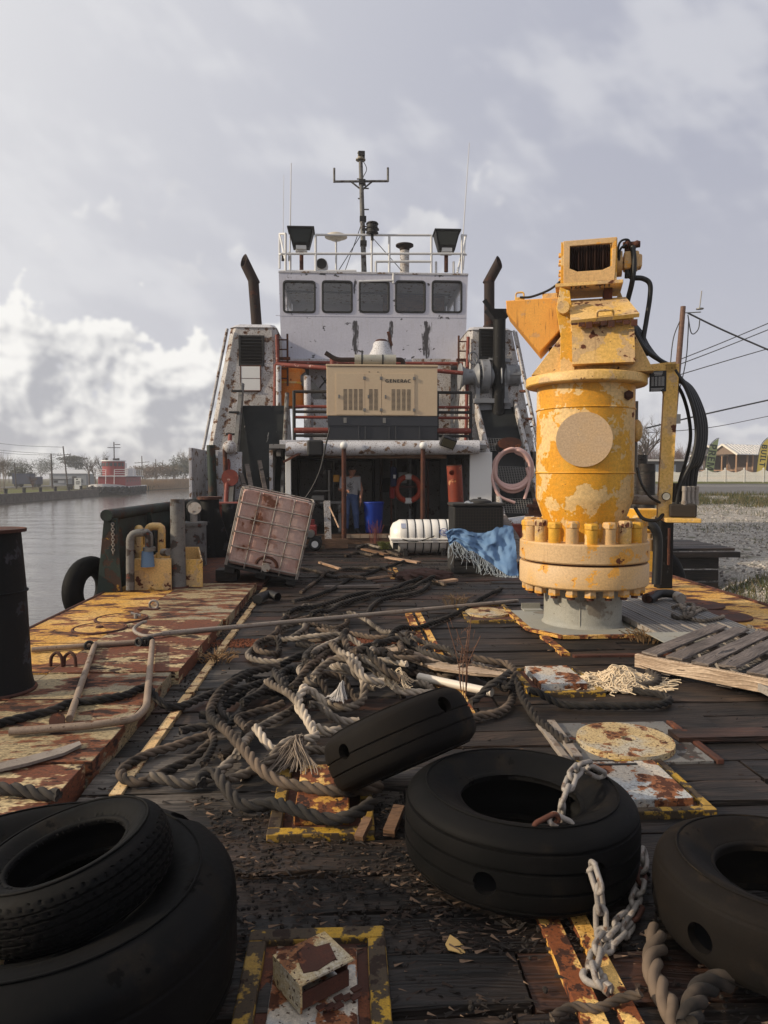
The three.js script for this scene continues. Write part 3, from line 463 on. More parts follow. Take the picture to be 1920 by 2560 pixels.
// ---------- tugboat on the left ----------
{
  const t = thing('tugboat', 'red tugboat with black tyre-fendered bow moored at the left bank', 'tugboat', null, [-41.4, WL, -132.5], 0.085);
  const red = plain([134, 44, 46], 0.6), wht = plain([200, 198, 198], 0.6), blk = plain([30, 29, 30], 0.8);
  const ring = (y, k, bow) => { const o = []; for (let i = 0; i <= 10; i++) { const a = -Math.PI / 2 + Math.PI * i / 10; o.push([Math.sin(a) * 3.1 * k, y + bow * Math.max(0, Math.cos(a)), 8.5 + Math.cos(a) * 4 * k]); } o.push([3.0 * k, y, -9], [2.2 * k, y, -12.5], [-2.2 * k, y, -12.5], [-3.0 * k, y, -9]); return o; };
  M('hull', loft(ring(-0.4, 0.93, 0), ring(1.05, 1.0, 0.35)), blk, t); M('bulwark', loft(ring(1.05, 1.0, 0.35), ring(1.38, 1.02, 0.5)), wht, t);
  for (let i = 0; i < 5; i++) { const a = 0.15 + i * 0.3; M('fender_tyre', T(RY(new THREE.TorusGeometry(0.42, 0.2, 8, 14), a), Math.sin(a) * 3.3, 0.85, 8.5 + Math.cos(a) * 4.2), blk, t); M('fender_tyre', T(RY(new THREE.TorusGeometry(0.42, 0.2, 8, 14), -a), -Math.sin(a) * 3.3, 0.85, 8.5 + Math.cos(a) * 4.2), blk, t); }
  for (let i = 0; i < 7; i++) M('fender_tyre', T(RY(new THREE.TorusGeometry(0.42, 0.2, 8, 14), Math.PI / 2), 3.25, 0.75, 6.6 - i * 2.2), blk, t);
  M('deckhouse', bb(-2.3, 2.3, 1.3, 3.1, -7.5, 6.2, 0.15), red, t); M('boat_deck', bb(-2.7, 2.7, 3.1, 3.26, -8, 7.2, 0.03), wht, t);
  const ph = M('pilothouse', T(new THREE.CylinderGeometry(1.9, 1.85, 2.5, 24), 0, 4.5, 4.6), red, t);
  for (let i = -3; i <= 3; i++) { const a = i * 0.38; M('window', T(RY(bx(0.5, 0.6, 0.06), a), Math.sin(a) * 1.9, 5.2, 4.6 + Math.cos(a) * 1.9), C.slate, ph); }
  M('roof', T(new THREE.CylinderGeometry(2.05, 2.15, 0.18, 24), 0, 5.84, 4.6), wht, t);
  M('stack', cy(0.8, 0.7, 2.4, 0, 3.2, -2.5, 14), wht, t); M('stack_house', bb(-1.6, 1.6, 3.2, 4.6, -6, 0.5, 0.08), wht, t);
  M('mast', [rod([0, 5.9, 4], [0, 9.2, 4], 0.09), rod([-1.1, 8.2, 4], [1.1, 8.2, 4], 0.06), bx(0.9, 0.12, 0.12, 0.6, 8.75, 4)], C.dark, t); for (const x of [-1, 1]) M('searchlight', cy(0.2, 0.2, 0.35, x, 5.95, 5.4, 10), C.dark, t); M('roof_box', bx(1, 0.4, 0.5, 0.3, 6.1, 4), C.dark, t);
  for (const s of [-1, 1]) { const rl = []; for (const y of [3.6, 3.95, 4.3]) rl.push(rod([s * 0.7, y, 7.1], [s * 2.6, y, 7.1], 0.04, 6), rod([s * 2.6, y, 7.1], [s * 2.6, y, -7.8], 0.04, 6)); for (let z = 7.1; z > -8; z -= 2.1) rl.push(rod([s * 2.6, 3.2, z], [s * 2.6, 4.3, z], 0.04, 6)); rl.push(rod([s * 0.7, 1.4, 7.6], [s * 0.7, 4.3, 7.1], 0.05, 6)); M('railing', rl, wht, t); }
  const st = []; for (let i = 0; i < 6; i++) st.push(bx(1.2, 0.05, 0.25, 0, 1.5 + i * 0.3, 7.5 - i * 0.1)); M('stairs', st, red, t);
  for (let i = 0; i < 5; i++) M('porthole', T(RZ(new THREE.CylinderGeometry(0.2, 0.2, 0.05, 12), Math.PI / 2), 2.32, 2.3, 4.5 - i * 2.3), C.slate, t);
}
// ---------- right bank: fence, cabins, flags, pole, trees ----------
const rp = (px, d) => { const x = (px - 748) / 1534 * d; return [x, groundY(x, -d), -d]; };
{
  const wh = plain([206, 204, 198], 0.65), g0 = [];
  const f = thing('picket_fence', 'long white scalloped picket fence across the road', 'fence', null, [42, 0.86, -72], -0.3);
  const pg = bx(0.088, 1, 0.03, 0, 0.5, 0, 0.004), cap = RY(new THREE.ConeGeometry(0.12, 0.16, 4), Math.PI / 4);
  for (let x = -17, n = 0; x < 14; x += 1.83, n++) {
    M('post', bx(0.13, 1.42, 0.13, x, 0.71, 0), wh, f); M('post_cap', T(cap.clone(), x, 1.5, 0), wh, f); M('rail', [bx(1.7, 0.09, 0.04, x + 0.915, 0.22, -0.035), bx(1.7, 0.09, 0.04, x + 0.915, 0.86, -0.035)], wh, f);
    const vis = x > -1 || (x > -13 && x < -9);
    if (vis) for (let k = 0; k < 15; k++) { const s = (k - 7) / 7.5, o = M('picket', pg, wh, f); o.position.set(x + 0.915 + s * 0.82, 0.08, 0); o.scale.y = 0.98 + 0.3 * s * s; }
    else for (let k = 0; k < 15; k++) { const s = (k - 7) / 7.5; g0.push(T(pg.clone().scale(1, 0.98 + 0.3 * s * s, 1), x + 0.915 + s * 0.82, 0.08, 0)); }
  }
  stuff(M('picket_row', g0, wh, f));
}
function cabin(label, pos, ry, wall, trim, gable) {
  const t = thing('small_cabin', label, 'cabin', null, pos, ry), roof = plain([188, 186, 184], 0.4, 0.3), wd = plain(trim, 0.7), wl = plain(wall, 0.8), w2 = plain([206, 200, 188], 0.6);
  const L = 5.6, D = 1.7, eh = 3.1, rh = 4.2;
  M('floor', bb(-L - 1.4, L * 0.5, 0.3, 0.5, -D, D), wd, t); M('wall', bb(-L + 1.6, L * 0.5, 0.5, eh, -D + 0.1, D - 0.1), wl, t);
  M('gable', ext([[-D, eh], [D, eh], [0, rh - 0.1]], 0.08).rotateY(-Math.PI / 2).translate(-L - 1.3, 0, 0), plain(gable, 0.7), t);
  const rf = M('roof', [loft([[-L - 1.6, eh - 0.1, D + 0.25], [L * 0.5 + 0.2, eh - 0.1, D + 0.25], [L * 0.5 + 0.2, rh, 0], [-L - 1.6, rh, 0]], [[-L - 1.6, eh - 0.02, D + 0.25], [L * 0.5 + 0.2, eh - 0.02, D + 0.25], [L * 0.5 + 0.2, rh + 0.08, 0], [-L - 1.6, rh + 0.08, 0]]), loft([[-L - 1.6, eh - 0.1, -D - 0.25], [L * 0.5 + 0.2, eh - 0.1, -D - 0.25], [L * 0.5 + 0.2, rh, 0], [-L - 1.6, rh, 0]], [[-L - 1.6, eh - 0.02, -D - 0.25], [L * 0.5 + 0.2, eh - 0.02, -D - 0.25], [L * 0.5 + 0.2, rh + 0.08, 0], [-L - 1.6, rh + 0.08, 0]])], roof, t);
  for (let x = -L - 1.4; x < L * 0.5; x += 0.6) M('seam', bar([x, eh + 0.0, D + 0.26], [x, rh + 0.1, 0.02], 0.06, 0.06), roof, rf);
  M('fascia', [bar([-L - 1.62, eh - 0.08, D + 0.26], [-L - 1.62, rh + 0.02, 0], 0.06, 0.2), bar([-L - 1.62, eh - 0.08, -D - 0.26], [-L - 1.62, rh + 0.02, 0], 0.06, 0.2)], w2, t);
  for (const [x, z] of [[-L - 1.25, D - 0.1], [-L - 1.25, -D + 0.1], [-L + 0.6, D - 0.1], [-L + 1.5, D - 0.05]]) M('porch_post', bb(x - 0.07, x + 0.07, 0.5, eh, z - 0.07, z + 0.07), wd, t);
  M('porch_rail', [bb(-L - 1.2, -L + 1.5, 1.25, 1.33, D - 0.14, D - 0.06), bb(-L - 1.3, -L - 1.2, 1.25, 1.33, -D, D), ...Array.from({ length: 16 }, (_, i) => bb(-L - 1.1 + i * 0.16, -L - 1.06 + i * 0.16, 0.5, 1.25, D - 0.12, D - 0.08, 0))], wd, t);
  for (const [x, y0, y1, w] of [[-2.3, 1.2, 2.5, 0.75], [0.2, 0.5, 2.6, 0.95]]) { const a = M(y0 < 1 ? 'door' : 'window', bb(x - w / 2, x + w / 2, y0, y1, D - 0.11, D - 0.04), w2, t); for (const sx of [-1, 1]) for (const k of [0, 1, 2]) M('pane', bb(x + sx * w * 0.2 - w * 0.14, x + sx * w * 0.2 + w * 0.14, y0 + 0.12 + k * (y1 - y0 - 0.2) / 3, y0 + (k + 1) * (y1 - y0 - 0.2) / 3, D - 0.05, D - 0.03), C.slate, a); }
}
cabin('grey-roofed cabin with white gable trim behind the left flag', rp(1592, 88), 0.75, [84, 76, 70], [150, 118, 90], [64, 66, 72]);
cabin('brown cabin with open tan porch between the two flags', rp(1672, 82), 0.42, [92, 76, 66], [150, 116, 88], [112, 94, 80]);
{
  const t = thing('low_house', 'low dark house with a flat pale roof behind the crane', 'house', null, rp(1420, 86));
  M('wall', bb(-3.2, 3.2, 0, 2.4, -2, 2), plain([66, 66, 70], 0.8), t); M('roof', bb(-3.7, 3.5, 2.4, 2.62, -2.3, 2.5, 0.02), plain([188, 186, 182], 0.6), t);
  for (const x of [-2.2, -0.4, 1.6]) M('window', bb(x - 0.5, x + 0.5, 0.9, 2.0, 2.0, 2.04), plain([150, 160, 168], 0.3), t);
}
import { FontLoader } from 'three/addons/loaders/FontLoader.js';
import { TextGeometry } from 'three/addons/geometries/TextGeometry.js';
const font = await new FontLoader().loadAsync('fonts/droid/droid_sans_bold.typeface.json');
const textGeo = (s, size, depth = 0.004) => { const g = new TextGeometry(s, { font, size, depth, curveSegments: 3, bevelEnabled: false }); g.computeBoundingBox(); const b = g.boundingBox; return T(g, -(b.min.x + b.max.x) / 2, -(b.min.y + b.max.y) / 2, 0); };
function flag(label, pos, tilt, col, txt, sz) {
  const t = thing('feather_flag', label, 'flag', null, pos); t.rotation.z = tilt;
  M('pole', tube([[-0.5, 0, 0], [-0.5, 2.6, 0], [-0.3, 4.0, 0], [0.25, 4.75, 0], [0.6, 4.9, 0]], 0.035, 6), C.dark, t);
  const s = new THREE.Shape(); s.moveTo(-0.46, 0.7); s.lineTo(0.5, 0.7); s.lineTo(0.55, 4.85); s.quadraticCurveTo(-0.15, 4.5, -0.35, 3.6); s.lineTo(-0.46, 2.4); s.closePath();
  M('banner', T(ext(s, 0.02), 0, 0, -0.01), plain(col, 0.7), t);
  M('lettering', T(RZ(textGeo(txt, sz, 0.012), -Math.PI / 2), 0.05, 4.15 - txt.length * sz * 0.42, 0.012), plain([34, 40, 34], 0.7), t);
}
flag('green feather flag with large dark lettering before the cabins', rp(1547, 76), -0.13, [128, 140, 98], 'PREMI', 0.8);
flag('yellow feather flag with dark lettering at the right edge', rp(1666, 74), -0.1, [206, 182, 82], 'BUILT', 0.62);
{
  const b = [17.517,0.36,-38], c = [18.225,10.7,-38];
  const t = pole('tall leaning brown wooden utility pole behind the crane hoses', [b[0], -0.2, b[2]], c, 0.19);
  t.children[0].material = woodTex(256, 1.2, [70, 46, 34], [128, 92, 70], 151);
  M('antenna', [rod([18.232,10.354,-38], [19.207,10.415,-38], 0.03, 6), cy(0.2, 0.2, 0.05, ...[19.152,10.563,-38], 10), rod([19.126,10.563,-38], [19.232,11.552,-38], 0.03, 5)], C.steel, t);
  M('service_cable', tube([[18.491,10.258,-38], [18.719,9.27,-38], [19.074,9.472,-38], [19.165,10.018,-38]], 0.03, 5), wireMat, t);
  M('service_cable', tube([[18.086,10.006,-38], [17.722,9.011,-38], [17.574,7.52,-38], [17.502,6.023,-38]], 0.03, 5), wireMat, t); M('service_cable', tube([[18.548,10.011,-38], [18.484,8.274,-38], [18.351,7.277,-38], [18.069,6.026,-38]], 0.03, 5), wireMat, t);
  M('meter_box', bx(0.4, 0.5, 0.3, ...[17.802,4.624,-37.7]), C.steel, t);
  for (const [a, m, e, r, k] of [[[18.489,10.357,-38], [20.415,9.486,-38], [23.302,8.318,-38], 0.05, 'thick black cable dropping right from the leaning pole top'], [[28.63,11.533,-60], [32.262,12.981,-60], [36.717,14.838,-60], 0.04, 'upper thin wire rising right behind the leaning pole'], [[28.236,10.98,-60], [32.273,12.51,-60], [36.733,14.287,-60], 0.04, 'lower thin wire rising right behind the leaning pole'], [[28.254,10.114,-60], [32.303,11.328,-60], [36.781,12.631,-60], 0.04, 'wire crossing behind the leaning pole at hose height'], [[19.278,4.618,-45], [23.386,5.585,-45], [27.681,6.531,-45], 0.05, 'thick wire rising right above the cabins'], [[34.282,6.476,-80], [41.615,7.082,-80], [49.264,8.547,-80], 0.04, 'thin wire just above the bare trees on the right']]) wire(k, [a, m, e], r);
}
bareTree('bare_tree', 'large spreading bare tree between crane column and hose frame', null, rp(1408, 66), 9.5, { levels: 5, kids: 4, spread: 0.7, up: 0.1, stem: 0.3 }, barkMat);
bareTree('bare_tree', 'bare tree showing just left of the yellow crane column', null, rp(1150, 58), 8.2, { levels: 4, kids: 5, spread: 0.6 }, barkMat);
{ let k = 0; for (let px = 1362; px < 1700; px += 19) { const d = 98 + 16 * rnd(), [x, y, z] = rp(px + rr(-6, 6), d); bareTree('bare_thicket_tree', ORD[k] + ' twiggy bare tree from the left in the thicket behind the cabins', 'bare thicket on the right', [x, y, z], rr(5.2, 8.2), { multi: 3, levels: 4, kids: 4, spread: 0.55, up: 0.35, stem: 0.36, r0: 0.14 }, k++ % 2 ? barkRed : barkMat); } }
{ // grass on the gravel verge and on the slope below the hull
  const g = new THREE.ConeGeometry(0.012, 0.34, 3).translate(0, 0.17, 0), mats = [plain([92, 90, 50], 0.95), plain([66, 78, 40], 0.95), plain([126, 112, 78], 0.95)];
  mats.forEach((mt, q) => {
    const n = 14000, im = new THREE.InstancedMesh(g, mt, n), m4 = new THREE.Matrix4();
    for (let i = 0; i < n; i++) {
      let x, z, s; const r = rnd();
      if (r < 0.36) { z = -rr(8, 15); x = 5.6 + Math.pow(rnd(), 1.3) * 5.5 + vfbm(z, 3, 2, 4); s = rr(0.3, 0.8); } else if (r < 0.85) { z = -rr(36, 49.5); x = rr(16, 42); s = rr(0.6, 1.3); if (vfbm(x * 0.2, z * 0.25, 3, 9) < -0.02) s *= 0.3; } else { z = -rr(17, 36); x = 9 + rnd() * 20; s = rr(0.3, 0.7); if (vfbm(x * 0.25, z * 0.25, 3, 9) < 0.12) s *= 0.1; }
      m4.compose(V(x, groundY(x, z) - 0.02, z), new THREE.Quaternion().setFromEuler(new THREE.Euler(rr(-.6, .6), rnd() * 6, rr(-.6, .6))), V(s * 1.6, s, s * 1.6)); im.setMatrixAt(i, m4);
    }
    im.name = numbered('bank_grass'); im.castShadow = true; stuff(im); im.userData.label = ['olive', 'green', 'straw'][q] + ' grass growing on the right bank'; im.userData.category = 'grass'; scene.add(im);
  });
}
{ // small dock by the hull, pilings, riprap
  const t = thing('timber_dock', 'dark timber dock reaching from the gravel to the hull', 'dock', null, [0, 0, 0]);
  for (let i = 0; i < 7; i++) M('plank', bx(3.2, 0.06, 0.28, 6.9, -0.06 + 0.004 * (i % 2), -15.2 - i * 0.3), W.deck[i % 2], t);
  M('beam', bx(3.3, 0.12, 0.16, 6.9, -0.16, -15.0), W.deck[1], t); M('beam', bx(3.3, 0.12, 0.16, 6.9, -0.16, -17.1), W.deck[1], t);
  for (let k = 0; k < 4; k++) M('crib_board', bx(2.9, 0.24, 0.06, 6.7, -0.36 - k * 0.27, -15.1), W.deck[1], t);
  tag(M('timber_piling', T(cy(0.2, 0.18, 4.2, 0, -2.2, 0, 10), 6.283, 0, -15), W.deck[1], scene), 'left one of two dark timber pilings behind the crane', 'piling');
  tag(M('timber_piling', T(cy(0.2, 0.18, 4.0, 0, -2.2, 0, 10), 6.197, 0, -14.4), W.deck[1], scene), 'right one of two dark timber pilings behind the crane', 'piling');
  for (const [px, py, d, s, k] of [[1625, 1290, 9.2, 0.24, 'nearest the deck edge'], [1570, 1215, 12.5, 0.2, 'below the dock end'], [1650, 1240, 11.5, 0.26, 'at the right edge']]) { const g = new THREE.IcosahedronGeometry(s, 1), p = g.attributes.position; for (let i = 0; i < p.count; i++) { const k2 = 1 + 0.3 * noise(p.getX(i) * 6 + 9, p.getY(i) * 6 + p.getZ(i) * 4 + 9, 256, 256, 3); p.setXYZ(i, p.getX(i) * k2, p.getY(i) * k2 * 0.7, p.getZ(i) * k2); } g.computeVertexNormals(); const x = (px - 748) / 1534 * d; tag(M('rubble_stone', T(g, x, groundY(x, -d) + s * 0.3, -d), P.concrete, scene), 'grey rubble stone on the right bank ' + k, 'stone'); }
}
{ // loose stones on the gravel
  const g = new THREE.DodecahedronGeometry(0.5, 0).scale(1, 0.6, 0.85), cs = [[150, 142, 134], [190, 182, 172], [108, 102, 98]];
  cs.forEach((c, q) => { const n = 3600, im = new THREE.InstancedMesh(g, plain(c, 0.95), n), m4 = new THREE.Matrix4(); for (let i = 0; i < n; i++) { const z = -(12 + 30 * Math.pow(rnd(), 1.4)), x = 8 + rnd() * (-z * 0.75 - 2), s = rr(0.03, 0.1); m4.compose(V(x, groundY(x, z) + s * 0.1, z), new THREE.Quaternion().setFromEuler(new THREE.Euler(rnd() * 6, rnd() * 6, 0)), V(s, s, s)); im.setMatrixAt(i, m4); } im.name = numbered('gravel_stones'); im.castShadow = true; stuff(im); im.userData.label = ['grey', 'pale', 'dark'][q] + ' loose stones lying on the gravel bank'; im.userData.category = 'gravel'; scene.add(im); });
}
// ---------- deck: hull, planks, plates, hatches ----------
const HX0 = -3.03, HX1 = 4.93;
struct('hull', [bb(HX0 + 0.02, HX1 - 0.02, -2.6, -0.075, -30, 3.2, 0.02)], P.postBlack);
{
  const deck = structGroup('wooden_deck');
  const variants = []; for (let k = 0; k < 10; k++) {
    const n = 7, g = new THREE.BoxGeometry(1, 0.06, 0.232, n, 1, 1), p = g.attributes.position, wob = Array.from({ length: n + 1 }, () => [rr(-0.006, 0.006), rr(-0.007, 0.007), rr(-0.006, 0.006), rr(-0.006, 0.006)]);
    for (let i = 0; i < p.count; i++) {
      const q = Math.round((p.getX(i) + 0.5) * n), top = p.getY(i) > 0, far = p.getZ(i) < 0, w = wob[q];
      if (top) p.setY(i, p.getY(i) - 0.03 + (far ? w[0] : w[1])); else p.setY(i, -0.06);
      p.setZ(i, p.getZ(i) * (top ? 0.965 : 1) + (far ? w[2] : w[3]));
      if (q === 0 || q === n) p.setY(i, p.getY(i) - (top ? 0.004 : 0));
    }
    g.computeVertexNormals(); variants.push(g);
  }
  const plank = (x0, x1, z, i) => {
    const k = Math.floor(rnd() * 10), L = x1 - x0 - 0.012; let g = variants[k].clone(); g.scale(L, 1, 1); g = boxUV(g.translate(i * 0.77, 0, i * 1.31));
    g.translate(-i * 0.77, 0, -i * 1.31);
    const pale = z < -2.9 && z > -5.6 && x0 < 0 && rnd() < 0.55, o = M('plank', g, W.deck[pale ? 2 : [0, 1, 0, 0, 1, 3, 0, 1][Math.floor(rnd() * 8)]], deck); o.position.set((x0 + x1) / 2, rr(-0.016, 0.004), z); o.rotation.set(rr(-0.03, 0.03), rr(-0.006, 0.006), rr(-0.002, 0.002));
  };
  let i = 0;
  for (let z = 2.6; z > -16.3; z -= 0.247) {
    let x = -1.3; const cuts = [rr(0.2, 1.2), rr(2.0, 3.4)];
    for (const c of [...cuts, HX1 - 0.05]) { plank(x, c, z, i++); x = c; }
  }
  // flat steel strips let into the planking
  const stripCream = paint(256, 0.9, { top: [206, 178, 134], top2: [190, 158, 112], under: [120, 82, 54], rust: [58, 38, 28], cover: 0.12, edge: 0.06, f: 6, speck: 0.36, rustAt: 0.28, rough: 0.75, bump: 0.003, mott: 0.14, s: 355 });
  const strip = (x0, x1, z0, z1, m = P.stripYellow) => M('steel_strip', bb(x0, x1, -0.03, 0.014, z0, z1, 0.003), m, deck);
  for (const [a, b] of [[-1.5, -2.9], [-4.4, -6.1], [-6.15, -7.9], [-10.5, -11.8]]) { strip(0.66, 0.735, a, b); strip(0.775, 0.835, a, b - 0.01); }
  for (const [a, b] of [[-1.2, -3.4], [-3.42, -5.0], [-5.05, -6.2], [-6.25, -8.2], [-8.25, -9.8]]) strip(-1.15, -1.09, a, b, stripCream);
  M('strip_edge', bb(1.86, 1.94, -0.03, 0.014, -6.0, -6.7, 0.003), P.stripYellow, deck); M('strip_edge', bb(1.95, 2.85, -0.03, 0.012, -5.92, -5.98, 0.003), P.rust, deck);
}
{ // raised steel side deck on the left: separate plates with joints
  const d = structGroup('steel_side_deck');
  const seg = [[-0.6, -2.2], [-2.21, -3.62], [-3.635, -5.28], [-5.30, -7.2], [-7.205, -9.65]];
  seg.forEach(([a, b], i) => {
    const h = 0.1 - (i < 4 ? 0.006 * (3 - i) : 0), xi = [-1.36, -1.33, -1.30, -1.25, -1.22][i];
    M('plate', bb(-2.2, xi, -0.05, h, a, b, 0.006), [P.walkRust, P.walkRust, P.walkCream, P.walkRust, P.walkCream][i], d);
    M('plate', bb(HX0, -2.205, -0.05, h - 0.003, a, b, 0.006), [P.walkCream, P.walkCream, P.walkCream, P.walkYellow, P.walkYellow][i], d);
  });
  M('plate', bb(HX0, -1.15, -0.05, 0.06, -9.66, -16.5, 0.006), P.rust, d);
  for (const z of [-3.0, -4.6, -6.3, -8.4]) M('weld_seam', rod([-2.9, 0.097, z + rr(-.2, .2)], [-1.4, 0.097, z + rr(-.2, .2)], 0.006, 5), P.rust, d);
  // right-hand margin
  M('plate', bb(3.86, HX1, -0.05, 0.03, -4.6, -7.6, 0.006), P.walkYellow, d); M('plate', bb(3.86, HX1, -0.05, 0.03, -7.61, -10.4, 0.006), P.walkYellow, d); M('plate', bb(3.86, HX1, -0.05, 0.03, -10.41, -16.5, 0.006), P.walkRust, d);
  M('edge_bar', rod([HX1, 0.02, -4.5], [HX1, 0.02, -14], 0.035, 8), P.rust, d); M('edge_bar', rod([HX0, 0.08, 0], [HX0, 0.08, -9.6], 0.03, 8), P.rust, d);
  tag(M('deck_disc', cy(0.33, 0.33, 0.02, ...[4.078,0.03,-8.067], 30), P.rust, scene), 'round rusty cover plate on the right yellow deck, farther one', 'cover plate');
  tag(M('deck_disc', cy(0.3, 0.3, 0.02, ...[4.043,0.03,-7.383], 30), P.rust, scene), 'round rusty cover plate on the right yellow deck, nearer one', 'cover plate');
  const mh = (label, px, py, r) => { const t = thing('deck_manhole', label, 'manhole', null, [-3.99,0.1,-8.348]); const [x, , z] = [px, 0, py]; t.position.set(x, 0.098, z); M('ring', T(RX(new THREE.TorusGeometry(r, 0.014, 6, 36), Math.PI / 2), 0, 0.004, 0), P.rust, t); M('lid', cy(r * 0.94, r * 0.93, 0.012, 0, 0, 0, 32), P.walkYellow, t); return t; };
  const a = mh('round manhole lid on the yellow side deck nearest the hook pole', -2.345,-6.818, 0.24); M('boss', cy(0.04, 0.03, 0.02, 0, 0.01, 0, 10), P.rust, a);
  const b = mh('round manhole lid with a bolt on the yellow side deck', -2.284,-7.275, 0.25); M('bolt', [cy(0.02, 0.02, 0.06, 0.15, 0, 0.02, 8), RZ(cy(0.014, 0.014, 0.1, 0, -0.05, 0, 8), 1.3).translate(0.15, 0.05, 0.02)], P.galv, b);
  const c = thing('pad_eye', 'rusty pad eye on the yellow side deck by the trough', 'pad eye', null, [-2.148,0.1,-7.794]); M('plate', bx(0.22, 0.012, 0.1, 0, 0.006, 0), P.rust, c); M('eye', T(new THREE.TorusGeometry(0.045, 0.013, 8, 16), 0.05, 0.05, 0), P.galv, c);
  const e = thing('mooring_staple', 'bent rusty double staple on the deck beside the black post', 'staple', null, [-2.161,0.1,-5.488]); for (const x of [-0.05, 0.05]) M('hoop', tube([[x - 0.05, 0, 0], [x - 0.04, 0.07, 0], [x, 0.1, 0], [x + 0.04, 0.07, 0.02], [x + 0.05, 0, 0.03]], 0.013, 6), P.rust, e);
}
function hatch(label, x0, x1, z0, z1, o = {}) {
  const t = thing('deck_hatch', label, 'hatch', null, [(x0 + x1) / 2, 0.006, (z0 + z1) / 2], o.ry), w = Math.abs(x1 - x0) / 2, d = Math.abs(z1 - z0) / 2, f = o.f || 0.05, fm = o.fm || P.hatchYellow;
  M('frame_bar', bx(2 * w, 0.05, f, 0, 0, -d + f / 2), fm, t); M('frame_bar', bx(2 * w, 0.05, f, 0, 0, d - f / 2), fm, t); M('frame_bar', bx(f, 0.05, 2 * d - 2 * f, -w + f / 2, 0, 0), fm, t); M('frame_bar', bx(f, 0.05, 2 * d - 2 * f, w - f / 2, 0, 0), fm, t);
  M('well', bx(2 * w - f, 0.02, 2 * d - f, 0, -0.008, 0, 0), P.rust, t);
  const g = o.gap || 0.03, lh = o.lh || 0.02;
  if (o.round) M('lid', [cy(o.round, o.round * 0.99, lh, o.rx || 0, 0, 0, 40)], o.lm || P.hatchCream, t); else M('lid', bx(2 * w - 2 * f - 2 * g, lh, 2 * d - 2 * f - 2 * g, 0, lh / 2 + 0.002, 0, 0.006), o.lm || P.hatchWhite, t);
  return t;
}
const hA = hatch('yellow-framed hatch with chipped grey lid at the bottom edge', -0.325, 0.125, -1.5, -2.33, { f: 0.06, gap: 0.035, lh: 0.012 });
const hB = hatch('yellow-framed hatch half under the ropes beside the leaning tyre', -0.345, 0.12, -2.96, -3.73, { f: 0.06, lm: P.stripYellow, lh: 0.05, gap: 0.05 });
const hC = hatch('small yellow-framed hatch with rusty white lid beside the frayed rope', 1.29, 1.83, -4.85, -5.53, { f: 0.05, lh: 0.055, gap: 0.05 });
const hE = hatch('yellow-framed hatch with slotted rusty white lid behind the right tyre', 1.16, 1.69, -3.08, -3.67, { f: 0.045, lh: 0.045, gap: 0.03 }); M('lifting_slot', bx(0.2, 0.004, 0.018, -0.02, 0.049, -0.17, 0), C.black, hE);
const hF = hatch('yellow-edged square recess with round lid left of the crane base', 1.28, 1.87, -7.35, -8.3, { f: 0.045, round: 0.25, lm: P.hatchCream, lh: 0.025 }); M('boss', cy(0.03, 0.03, 0.012, 0, 0.025, 0, 10), P.rust, hF);
{
  const t = thing('round_manhole', 'round cream manhole cover with centre bolt set among the planks', 'manhole', null, [1.59,0.006,-3.916]);
  M('well_plate', bx(0.78, 0.02, 0.62, 0, 0, -0.05), P.postGrey, t); M('edge_angle', bx(0.04, 0.03, 0.66, -0.4, 0.005, -0.04), P.pipeGrey, t); M('edge_angle', bx(0.04, 0.03, 0.62, 0.42, 0.005, -0.04), P.rust, t);
  M('cover', cut(cy(0.27, 0.268, 0.035, 0, 0.008, 0, 44), [cy(0.04, 0.04, 0.06, 0.02, 0.02, 0, 18)]), P.hatchCream, t); M('bolt', cy(0.022, 0.02, 0.022, 0.02, 0.018, 0, 8), P.rust, t);
}
{ // broken steel box on the near hatch
  const t = thing('steel_bracket_box', 'chipped cream steel box lying on the nearest hatch lid', 'steel box', null, [-0.103,0.03,-2.056], 0.6);
  M('top_plate', bx(0.185, 0.008, 0.16, 0, 0.084, 0, 0.002), P.hatchCream, t); M('side_plate', bx(0.008, 0.079, 0.16, -0.088, 0.04, 0, 0.002), P.hatchCream, t); M('side_plate', bx(0.008, 0.079, 0.13, 0.086, 0.04, -0.012, 0.002), P.rust, t); M('side_plate', bx(0.166, 0.079, 0.008, 0, 0.04, -0.074, 0.002), P.rust, t); M('side_plate', bx(0.166, 0.05, 0.008, 0, 0.026, 0.066, 0.002), P.rust, t);
  M('rust_patch', slab([[-0.06, 0.045], [-0.02, 0.06], [0.05, 0.05], [0.07, -0.02], [0.03, -0.03], [0.02, -0.06], [-0.03, -0.045], [-0.045, -0.01]], 0.0882, 0.0905), P.rust, t); M('rust_flakes', Array.from({ length: 7 }, (_, q) => bx(0.03, 0.006, 0.02, -0.03 + q * 0.02, 0.004, 0.095 + 0.012 * (q % 3))), P.rust, t);
}
